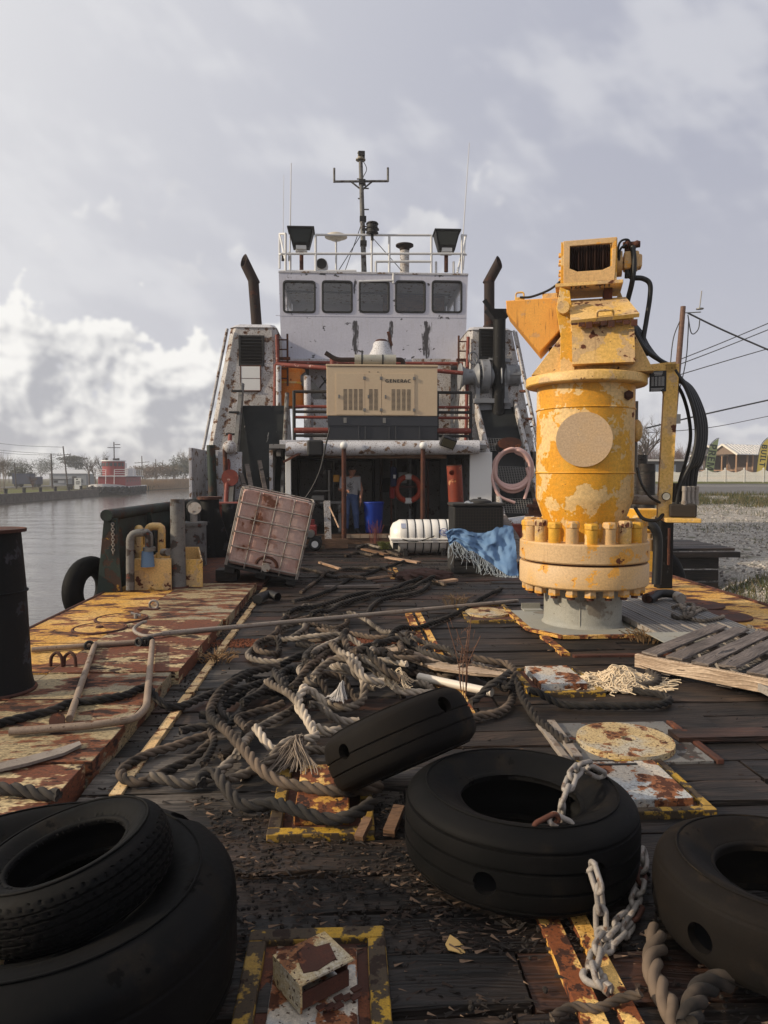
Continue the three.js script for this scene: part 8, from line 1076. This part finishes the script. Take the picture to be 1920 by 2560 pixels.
rope('thick frayed rope leaving the bottom edge at right, left one', [[1.019,-2.239],[1,-2.169],[0.949,-2.093],[0.927,-2.022],[0.919,-1.963],[0.915,-1.917],[0.912,-1.864],[0.893,-1.782]], 0.033, BR);
rope('thick frayed rope leaving the bottom edge at right, right one', [[1.187,-2.018],[1.124,-1.986],[1.061,-1.951],[1.001,-1.903],[0.95,-1.836],[0.908,-1.773]], 0.033, BR);
rope('black rope lying behind the small left tyre', [[-1.638,-3.275],[-1.531,-3.256],[-1.449,-3.237],[-1.371,-3.205],[-1.29,-3.183]], 0.03, DK);
rope('thin rope bundle along the bottom edge by the yellow strip', [[0.576,-1.907],[0.649,-1.94],[0.708,-1.928],[0.786,-1.947],[0.843,-1.93]], 0.014, BR);
rope('grey rope coil on the steel grating, outer loops', [[3.354,-7.084],[3.328,-6.953],[3.406,-6.927],[3.551,-7.074],[3.737,-7.297],[3.879,-7.387],[3.879,-7.242],[3.878,-7.102],[3.825,-6.97],[3.67,-6.848],[3.507,-6.773],[3.462,-6.859],[3.537,-7.12],[3.692,-7.397],[3.804,-7.466],[3.916,-7.385]], 0.021, GREY);
rope('grey rope coil on the steel grating, knot', [[3.54,-7.48],[3.651,-7.55],[3.572,-7.306],[3.493,-7.032],[3.427,-6.861],[3.393,-6.863],[3.545,-7.212],[3.727,-7.546],[3.784,-7.543],[3.636,-7.207],[3.469,-6.945]], 0.021, GREY);
rope('grey rope trailing off the right edge of the deck', [[3.838,-6.554],[3.904,-6.492],[4.015,-6.505],[4.121,-6.539],[3.958,-6.357],[3.877,-6.361],[3.796,-6.31],[3.824,-6.219],[3.897,-6.18]], 0.02, GREY);
rope('rope remnant lying near the life raft', [[-0.03,-13.41],[0.243,-13.951],[0.502,-13.536],[0.799,-14.088],[1.001,-13.432]], 0.03, BR);
rope('twisted rope remnants in the debris by the left post', [[0.213,-15.019],[0.476,-15.601],[0.703,-14.993],[1.003,-15.369],[1.116,-14.598]], 0.03, GREY);
rope('rope trailing from the tote tank into the debris', [[-0.595,-9.241],[-0.494,-9.894],[-0.399,-10.459],[-0.208,-11.193],[0.088,-11.618],[0.463,-11.485],[0.742,-11.142]], 0.024, BR);
// frayed fibres
function fibres(name, label, cx, cz, n, rad, len, mat, o = {}) { const l = []; for (let i = 0; i < n; i++) { const a = o.dir !== undefined ? o.dir + rr(-o.fan, o.fan) : rnd() * 6.283, r0 = rad * Math.sqrt(rnd()) * (o.dir !== undefined ? 0.3 : 1), x = cx + Math.cos(a + 1) * r0, z = cz + Math.sin(a + 1) * r0 * 0.6, h = (o.h || 0.09) * (1 - r0 / rad * 0.7) * rnd() + 0.01, L = len * rr(0.5, 1.1), b = a + rr(-.7, .7); l.push(tube([[x, (o.y || 0.01) + h, z], [x + Math.cos(a) * L * 0.35, (o.y || 0.01) + h * 1.15 + 0.015, z + Math.sin(a) * L * 0.35], [x + Math.cos(b) * L * 0.75, (o.y || 0.01) + h * 0.4, z + Math.sin(b) * L * 0.75], [x + Math.cos(b) * L, 0.008 + (o.y || 0), z + Math.sin(b) * L + rr(-.03, .03)]], o.r || 0.0035, 4, 8)); } const t = thing(name, label, 'rope'); stuff(M('fibres', l, mat, t)); return t; }
const fib = plain([206, 186, 156], 0.9), fibG = plain([132, 118, 104], 0.9);
function mop(label, cx, cz, n, rx, rz, hh, mat) { const l = []; for (let i = 0; i < n; i++) { const a = rnd() * 6.283, q = Math.sqrt(rnd()), x0 = Math.cos(a) * q * rx, z0 = Math.sin(a) * q * rz; let d = rnd() * 6.283 + 0.8 * Math.sin(a * 2); const pts = []; let x = x0, z = z0; for (let k = 0; k < 5; k++) { const e = Math.min(1, (x / rx) ** 2 + (z / rz) ** 2), y = hh * (1 - e) * (0.6 + 0.5 * vfbm(x * 14 + 9, z * 14 + 9, 2, 6)) + rr(0.004, 0.03); pts.push([cx + x, y, cz + z]); d += rr(-.8, .8); x += Math.cos(d) * 0.055; z += Math.sin(d) * 0.035; } l.push(tube(pts, 0.0042, 4, 10)); } const t = thing('frayed_rope', label, 'rope'); stuff(M('fibres', l, mat, t)); }
mop('mop of pale unlaid rope fibres beside the small hatch', 2.035,-5.118, 420, 0.25, 0.2, 0.13, fib);
mop('left part of the pale fibre mop spilling onto the hatch frame', 1.805,-5.083, 130, 0.12, 0.12, 0.07, fib);
fibres('frayed_rope', 'grey brush of frayed rope fibres on the hatch beside the leaning tyre', -0.228,-3.771, 120, 0.05, 0.26, fibG, { h: 0.1, dir: 2.0, fan: 0.35, r: 0.003, y: 0.05 });
fibres('frayed_rope', 'small white frayed tuft on top of the rope pile', 0.331,-4.856, 60, 0.06, 0.13, fib, { h: 0.1, y: 0.1 });
fibres('frayed_rope', 'white tied tuft of strands in the middle of the rope pile', -0.013,-4.539, 46, 0.03, 0.12, plain([176, 170, 164], 0.9), { h: 0.08, y: 0.12, dir: 2.2, fan: 0.3 });
// ---------- pipes, pallet, boards, bits ----------
{
  const pg = (l) => l.map(([x, z, y]) => [x, y, z]);
  const h = thing('hook_pole', 'long grey pipe with a bent hook end lying across the deck', 'pole'); M('shaft', rod([-1.661,0.13,-6.429], [2.066,0.04,-8.427], 0.023, 12), P.pipeGrey, h); M('hook', tube([[-1.652,0.13,-6.429], [-1.768,0.13,-6.342], [-1.898,0.135,-6.457], [-1.966,0.14,-6.633], [-1.96,0.145,-6.837], [-1.923,0.15,-6.876]], 0.016, 10, 30), P.pipeGrey, h);
  const f = thing('bent_railing', 'pale bent pipe frame lashed with rope on the left side deck', 'pipe frame'); const pm = tinted(P.pipeGrey, [255, 240, 225]); M('long_pipe', rod([-2.58,0.125,-5.901], [-1.668,0.125,-6.181], 0.022, 12), pm, f); M('cross_pipe', rod([-2.127,0.13,-6.065], [-1.627,0.125,-4.194], 0.022, 12), pm, f); M('bent_pipe', bent([[-1.653,0.14,-6.082], [-1.226,0.135,-4.352], [-1.234,0.13,-4.159], [-1.452,0.125,-4.076], [-1.879,0.125,-3.996]], 0.023, 12), pm, f); M('lashing', [T(new THREE.TorusGeometry(0.035, 0.016, 6, 14), ...[-1.723,0.13,-6.094]), T(RY(new THREE.TorusGeometry(0.036, 0.016, 6, 14), 0.6), ...[-1.688,0.13,-6.109]), T(RY(new THREE.TorusGeometry(0.034, 0.014, 6, 14), -0.5), ...[-1.77,0.13,-6.097]), T(RY(new THREE.TorusGeometry(0.033, 0.013, 6, 14), 0.5), ...[-2.154,0.13,-6.001])], C.black, f); M('foot_flange', RX(cy(0.045, 0.045, 0.012, 0, 0, 0, 20), 1.2).translate(...[-1.678,0.13,-4.151]), P.rust, f);
  tag(M('flat_bar', slab([[-1.788,-3.555],[-1.634,-3.662],[-1.515,-3.773],[-1.446,-3.86],[-1.419,-3.812],[-1.463,-3.701],[-1.595,-3.573],[-1.747,-3.471]], 0.101, 0.116), P.pipeGrey, scene), 'pale flat strip lying on the rusty plate at left', 'flat bar');
  tag(M('white_pipe', rod([0.539,0.05,-5.218], [1.006,0.05,-4.807], 0.03, 16), plain([206, 196, 182], 0.5), scene), 'short white plastic pipe beside the rope pile', 'pipe');
  tag(M('bleached_board', slab([[0.327,-5.896],[0.395,-5.925],[0.57,-5.711],[0.761,-5.441],[1.017,-5.253],[1.227,-5.128],[1.21,-4.996],[0.947,-5.069],[0.662,-5.234],[0.479,-5.526]], 0.09, 0.115, 0.003), W.bleach, scene), 'long bleached splintered board lying on the ropes', 'board');
  const u = V(0.656, 0, 0.755), v = V(0.755, 0, -0.656), o = V([2.299,0,-5.429]), p = thing('wooden_pallet', 'weathered grey wooden pallet at the right edge', 'pallet', null, [o.x, 0.02, o.z]); p.rotation.y = Math.atan2(v.z, v.x) * -1; p.rotation.z = 0.012;
  // local x runs along the slats, local z along the pale stringer
  M('stringer', bb(-0.02, 0.025, 0.02, 0.125, -0.02, 1.35, 0.006), W.bleach, p); M('stringer', bb(0.68, 0.72, 0.02, 0.12, 0, 1.35), W.grey, p); M('stringer', bb(1.34, 1.38, 0.02, 0.12, 0, 1.35), W.grey, p);
  for (let i = 0; i < 7; i++) { const q = M('slat', bx(1.4, 0.022, 0.13, 0.7, 0.142 + 0.002 * (i % 2), 0.09 + i * 0.195, 0.004), W.grey, p); q.rotation.x = rr(-0.02, 0.02); } for (let i = 0; i < 3; i++) M('bottom_board', bx(1.38, 0.02, 0.11, 0.7, 0.008, 0.2 + i * 0.45), W.grey, p);
  tag(M('paper_scrap', (() => { const g = slab([[0.321,-2.244],[0.342,-2.281],[0.368,-2.27],[0.386,-2.25],[0.383,-2.209],[0.349,-2.198],[0.326,-2.212]], 0.006, 0.009), q = g.attributes.position; for (let i = 0; i < q.count; i++) q.setY(i, q.getY(i) + 0.012 * Math.sin(q.getX(i) * 60)); return g; })(), plain([206, 168, 104], 0.85), scene), 'curled tan scrap lying on the planks in front of the centre tyre', 'scrap');
  const cl = thing('crumpled_cloth', 'crumpled brown cloth on the deck before the radiator', 'cloth'); { const g = new THREE.SphereGeometry(1, 40, 20), q = g.attributes.position; for (let i = 0; i < q.count; i++) { const x = q.getX(i), y = q.getY(i), z = q.getZ(i), k = 1 + 0.35 * noise(x * 3 + 9, z * 4 + y * 3 + 9, 256, 256, 6) + 0.2 * noise(x * 9 + 9, z * 9 + 9, 256, 256, 2); q.setXYZ(i, x * 0.42 * k, Math.max(-0.3, y) * 0.1 * k, z * 0.2 * k); } g.computeVertexNormals(); M('cloth', T(g, ...[1.151,0.05,-10.509]), plain([66, 44, 38], 0.95), cl); }
  for (const [a, b, w, m, k] of [[[0.348,0.05,-14.527], [0.764,0.05,-13.472], 0.12, W.tan, 'orange splintered timber before the left post'], [[0.743,0.04,-13.097], [1.264,0.04,-12.292], 0.1, W.pale, 'pale split board before the life raft'], [[-0.307,0.03,-9.693], [0.456,0.03,-9.735], 0.12, W.grey, 'grey board lying between the tote tank and the ropes'], [[-0.475,0.03,-12.467], [-0.102,0.03,-11.575], 0.05, W.pale, 'thin pale lath in the debris'], [[0.284,0.03,-10.453], [0.679,0.03,-10.725], 0.06, W.pale, 'short pale lath beside the long dark ropes'], [[-0.97,0.1,-13.763], [-0.834,0.1,-14.858], 0.07, P.pipeGrey, 'short grey pipe stub right of the tote tank'], [[1.298,0.03,-10.032], [1.584,0.05,-10.153], 0.12, W.pale, 'pale rolled scrap beside the brown cloth'], [[0.177,0.03,-2.946], [0.235,0.05,-3.133], 0.05, W.tan, 'splintered upright sliver left of the centre tyre'], [[0.049,0.02,-2.925], [0.091,0.06,-3.012], 0.04, W.tan, 'torn splinter standing in the rotten planks'], [[1.263,0.025,-4.27], [1.247,0.025,-3.694], 0.045, P.pipeGrey, 'flat rusty bar beside the round manhole'], [[3.288,0.02,-15.25], [2.428,0.02,-10.908], 0.1, W.grey, 'short dark board under the tarp'], [[1.908,0.03,-3.987], [2.485,0.03,-3.993], 0.14, W.deck[3], 'proud brown plank at the right edge']]) tag(M('debris_board', bar(a, b, w, 0.03), m, scene), k, 'board');
  const wd = thing('dry_weed', 'tall dry weed stalk growing between the planks', 'weed', null, [0.811,0,-4.78]); const st = []; for (let i = 0; i < 7; i++) { const x = rr(-.05, .05), z = rr(-.05, .05), hh = rr(0.35, 0.68), e = [x + rr(-.1, .1), hh, z + rr(-.08, .08)]; st.push(tube([[x * 0.4, 0, z * 0.4], [x, hh * 0.5, z], e], 0.0028, 4, 8)); for (let k = 0; k < 7; k++) { const t = rr(0.4, 1), q = [x * t + (e[0] - x) * Math.max(0, t - 0.5) * 2 * 0.6, hh * t, z * t]; st.push(rod(q, [q[0] + rr(-.06, .06), q[1] + rr(0.0, 0.07), q[2] + rr(-.06, .06)], 0.0016, 3)); } } M('stalks', st, plain([104, 74, 58], 0.95), wd);
  const tuft = (label, pos, n, hgt, m) => { const l = []; for (let i = 0; i < n; i++) { const a = rnd() * 6.28, r = rnd() * 0.14; l.push(tube([[Math.cos(a) * r, 0, Math.sin(a) * r], [Math.cos(a) * r * 1.3, hgt * 0.6, Math.sin(a) * r * 1.3], [Math.cos(a) * (r + rr(.03, .12)), hgt * rr(0.7, 1.1), Math.sin(a) * (r + rr(.03, .12))]], 0.004, 3, 5)); } const t = thing('weed_tuft', label, 'weed', null, pos); M('blades', l, m, t); }; tuft('green weed tuft growing before the life raft', [0.831,0,-14.986], 90, 0.16, plain([88, 92, 40], 0.95)); tuft('dry grass tuft by the steel side deck', [-1.089,0,-5.947], 50, 0.07, plain([120, 92, 60], 0.95)); tuft('dry weeds growing beside the crane base plate', [2.775,0,-6.461], 60, 0.1, plain([104, 80, 50], 0.95)); tuft('reddish weed growing at the deckhouse sill', [0.676, 0, -16.2], 30, 0.5, plain([120, 66, 60], 0.95)); tuft('dry weeds behind the hook pole', [1.308,0,-8.377], 50, 0.12, plain([96, 78, 58], 0.95));
  const bs = thing('bolt_stub', 'small rusty bolt sleeve among the right planks', 'bolt', null, [1.996,0.01,-4.036]); M('sleeve', [cy(0.035, 0.03, 0.025, 0, 0, 0, 16), cy(0.018, 0.018, 0.035, 0, 0, 0, 10)], P.rust, bs);
  const er = thing('eye_bolt', 'low rusty angle lying at the left end of the crane plate', 'angle', null, [2.103,0.03,-7.883]); M('angle', [bx(0.22, 0.012, 0.14, 0, 0.006, 0), bx(0.22, 0.07, 0.012, 0, 0.035, -0.07)], P.greyPaint, er);
}
// ---------- person inside the deckhouse ----------
{
  const cap = (p, a, b, ra, rb) => { const pa = p.clone().sub(a), ba = b.clone().sub(a), h = clamp(pa.dot(ba) / ba.lengthSq()); return pa.addScaledVector(ba, -h).length() - mix(ra, rb, h); };
  const smin = (a, b, k) => { const h = clamp(0.5 + 0.5 * (b - a) / k); return mix(b, a, h) - k * h * (1 - h); };
  const J = { hipL: V(-0.09, 0.86, 0), hipR: V(0.09, 0.86, 0), kneeL: V(-0.1, 0.46, 0.05), kneeR: V(0.13, 0.46, 0.04), ankL: V(-0.11, 0.07, -0.02), ankR: V(0.15, 0.07, 0.0), toeL: V(-0.14, 0.03, 0.15), toeR: V(0.2, 0.03, 0.16), pel: V(0, 0.9, 0), chest: V(0.01, 1.2, 0.06), neck: V(0.03, 1.36, 0.1), head: V(0.06, 1.48, 0.15), shL: V(-0.17, 1.3, 0.06), shR: V(0.19, 1.3, 0.08), elL: V(-0.24, 1.04, 0.08), elR: V(0.27, 1.03, 0.08), wrL: V(-0.13, 0.98, 0.27), wrR: V(0.26, 0.79, 0.14) };
  const fing = []; for (const [w, d, s, side] of [[J.wrL, V(0.9, 0.1, 0.35).normalize(), 1, V(0, 1, 0)], [J.wrR, V(-0.05, -1, 0.15).normalize(), 1, V(0, 0, 1)]]) { const palm = w.clone().addScaledVector(d, 0.06); fing.push([w, palm, 0.026, 0.034]); const len = [0.062, 0.072, 0.078, 0.07, 0.055]; for (let i = 0; i < 5; i++) { const o = side.clone().multiplyScalar((i - 2) * 0.017 * (i === 0 ? 1.5 : 1)), b = (i === 0 ? w.clone().addScaledVector(d, 0.03) : palm.clone().addScaledVector(d, 0.02)).add(o), m = b.clone().addScaledVector(d, len[i] * 0.55).addScaledVector(side, i === 0 ? -0.025 : 0), e = m.clone().addScaledVector(d, len[i] * 0.4).add(V(-0.01, -0.012, 0.008)); fing.push([b, m, 0.0095, 0.009], [m, e, 0.009, 0.0075]); } }
  const march = (f, lo, hi, n) => { const mc = new MarchingCubes(n, new THREE.MeshStandardMaterial(), false, false, 90000), c = lo.clone().add(hi).multiplyScalar(0.5), hs = Math.max(hi.x - lo.x, hi.y - lo.y, hi.z - lo.z) / 2, p = V(); mc.isolation = 0; for (let z = 0; z < n; z++) for (let y = 0; y < n; y++) for (let x = 0; x < n; x++) { p.set((x - n / 2) / (n / 2) * hs + c.x, (y - n / 2) / (n / 2) * hs + c.y, (z - n / 2) / (n / 2) * hs + c.z); const inb = p.x > lo.x && p.x < hi.x && p.y > lo.y && p.y < hi.y && p.z > lo.z && p.z < hi.z; mc.field[x + y * n + z * n * n] = inb ? -f(p) : -0.5; } mc.update(); const g = new THREE.BufferGeometry(), k = mc.count; const q = Float32Array.from(mc.positionArray.slice(0, k * 3)); for (let i = 0; i < k; i++) { q[3 * i] = q[3 * i] * hs + c.x; q[3 * i + 1] = q[3 * i + 1] * hs + c.y; q[3 * i + 2] = q[3 * i + 2] * hs + c.z; } g.setAttribute('position', new THREE.BufferAttribute(q, 3)); g.setAttribute('uv', new THREE.BufferAttribute(new Float32Array(k * 2), 2)); let m = mergeVertices(g, 1e-4); m.computeVertexNormals(); return keepUV(m.toNonIndexed()); };
  const legs = (p, e = 0) => smin(smin(smin(cap(p, J.hipL, J.kneeL, 0.085, 0.062), cap(p, J.kneeL, J.ankL, 0.06, 0.045), 0.03), smin(cap(p, J.hipR, J.kneeR, 0.085, 0.062), cap(p, J.kneeR, J.ankR, 0.06, 0.045), 0.03), 0.02), cap(p, V(-0.05, 0.9, 0), V(0.05, 0.9, 0), 0.12, 0.12), 0.05) - e;
  const torso = (p, e = 0) => { const q = p.clone(); q.z = J.chest.z + (q.z - J.chest.z) * 1.25; return smin(smin(cap(q, V(-0.06, 0.93, 0.02), V(-0.08, 1.22, 0.06), 0.115, 0.11), cap(q, V(0.06, 0.93, 0.02), V(0.1, 1.22, 0.06), 0.115, 0.11), 0.06), cap(q, J.shL, J.shR, 0.065, 0.065), 0.06) - e; };
  const upArm = (p, e = 0) => Math.min(cap(p, J.shL, J.elL, 0.056, 0.042), cap(p, J.shR, J.elR, 0.056, 0.042)) - e;
  const armsLow = (p) => Math.min(cap(p, J.elL, J.wrL, 0.042, 0.028), cap(p, J.elR, J.wrR, 0.042, 0.028));
  const feet = (p) => Math.min(cap(p, J.ankL, J.toeL, 0.05, 0.038), cap(p, J.ankR, J.toeR, 0.05, 0.038));
  const headF = (p) => { const q = p.clone().sub(J.head); q.applyEuler(new THREE.Euler(-0.18, -0.25, 0)); const e = V(q.x / 0.076, q.y / 0.112, q.z / 0.096).length(); let d = (e - 1) * 0.078; d = smin(d, cap(q, V(0, -0.055, 0.05), V(0, -0.085, 0.06), 0.04, 0.03), 0.03); d = smin(d, cap(q, V(0, 0.01, 0.093), V(0, -0.025, 0.108), 0.009, 0.014), 0.012); for (const s of [-1, 1]) { d = smin(d, cap(q, V(s * 0.078, 0.012, 0), V(s * 0.082, -0.025, 0.004), 0.014, 0.01), 0.008); d = Math.max(d, -(V(q.x - s * 0.031, q.y - 0.012, q.z - 0.1).length() - 0.018)); d = smin(d, V(q.x - s * 0.031, q.y - 0.01, q.z - 0.082).length() - 0.013, 0.004); } d = smin(d, cap(q, V(-0.018, -0.055, 0.092), V(0.018, -0.055, 0.092), 0.008, 0.008), 0.006); return d; };
  const pr = thing('person', 'person in grey printed T-shirt and blue jeans stooping under the platform', 'person', null, [0.101, 0.19, -17.1], -0.1);
  const body = (p) => { let d = smin(legs(p), torso(p), 0.05); d = smin(d, upArm(p), 0.03); d = smin(d, armsLow(p), 0.02); d = smin(d, feet(p), 0.02); d = smin(d, cap(p, V(0.02, 1.27, 0.07), J.neck, 0.06, 0.052), 0.03); return smin(d, cap(p, J.neck, J.head, 0.052, 0.05), 0.02); };
  const skin = plain([150, 104, 82], 0.6), g1 = march(body, V(-0.4, -0.02, -0.2), V(0.4, 1.5, 0.4), 84), g2 = march(headF, J.head.clone().sub(V(0.13, 0.15, 0.15)), J.head.clone().add(V(0.13, 0.15, 0.16)), 64), hg = [J.wrL, J.wrR].map((w) => march((p) => { let d = 1; for (const [a, b, ra, rb] of fing) d = smin(d, cap(p, a, b, ra, rb), 0.004); return d; }, w.clone().sub(V(0.06, 0.22, 0.08)), w.clone().add(V(0.22, 0.08, 0.16)), 56));
  M('body', [g1, g2, ...hg], skin, pr);
  M('t_shirt', march((p) => Math.max(smin(torso(p, 0.014), upArm(p, 0.018), 0.03), 0.9 - p.y, p.y - 1.345, Math.abs(p.x) - 0.255 - (p.y - 1.1) * 0.0), V(-0.36, 0.86, -0.2), V(0.36, 1.42, 0.34), 64), plain([150, 150, 152], 0.9), pr);
  M('jeans', march((p) => Math.max(legs(p, 0.016), p.y - 0.97, 0.075 - p.y), V(-0.3, 0.04, -0.2), V(0.32, 1.02, 0.24), 72), plain([66, 84, 122], 0.9), pr); M('shoes', march((p) => Math.max(feet(p) - 0.012, p.y - 0.11), V(-0.3, -0.03, -0.14), V(0.32, 0.16, 0.28), 48), C.dark, pr);
  M('hair', march((p) => { const q = p.clone().sub(J.head); q.applyEuler(new THREE.Euler(-0.18, -0.25, 0)); return Math.max((V(q.x / 0.083, q.y / 0.118, q.z / 0.102).length() - 1) * 0.083, -(q.y - 0.03 + q.z * 0.75 - 0.0), -0.035 + 0 * q.x - q.y - 0.02 + (q.z > 0.045 ? 0.09 : 0)); }, J.head.clone().sub(V(0.12, 0.13, 0.14)), J.head.clone().add(V(0.12, 0.14, 0.14)), 48), plain([44, 36, 32], 0.9), pr);
  M('shirt_print', (() => { const l = []; for (let i = 0; i < 26; i++) { const x = rr(-0.07, 0.09), y = rr(1.0, 1.24); l.push(bx(rr(0.01, 0.035), rr(0.006, 0.02), 0.004, x, y, 0.06 + 0.116 / 1.0 - Math.abs(x - 0.01) * 0.25, 0)); } return l; })(), plain([60, 56, 58], 0.9), pr); 
}
renderer.render(scene, camera);
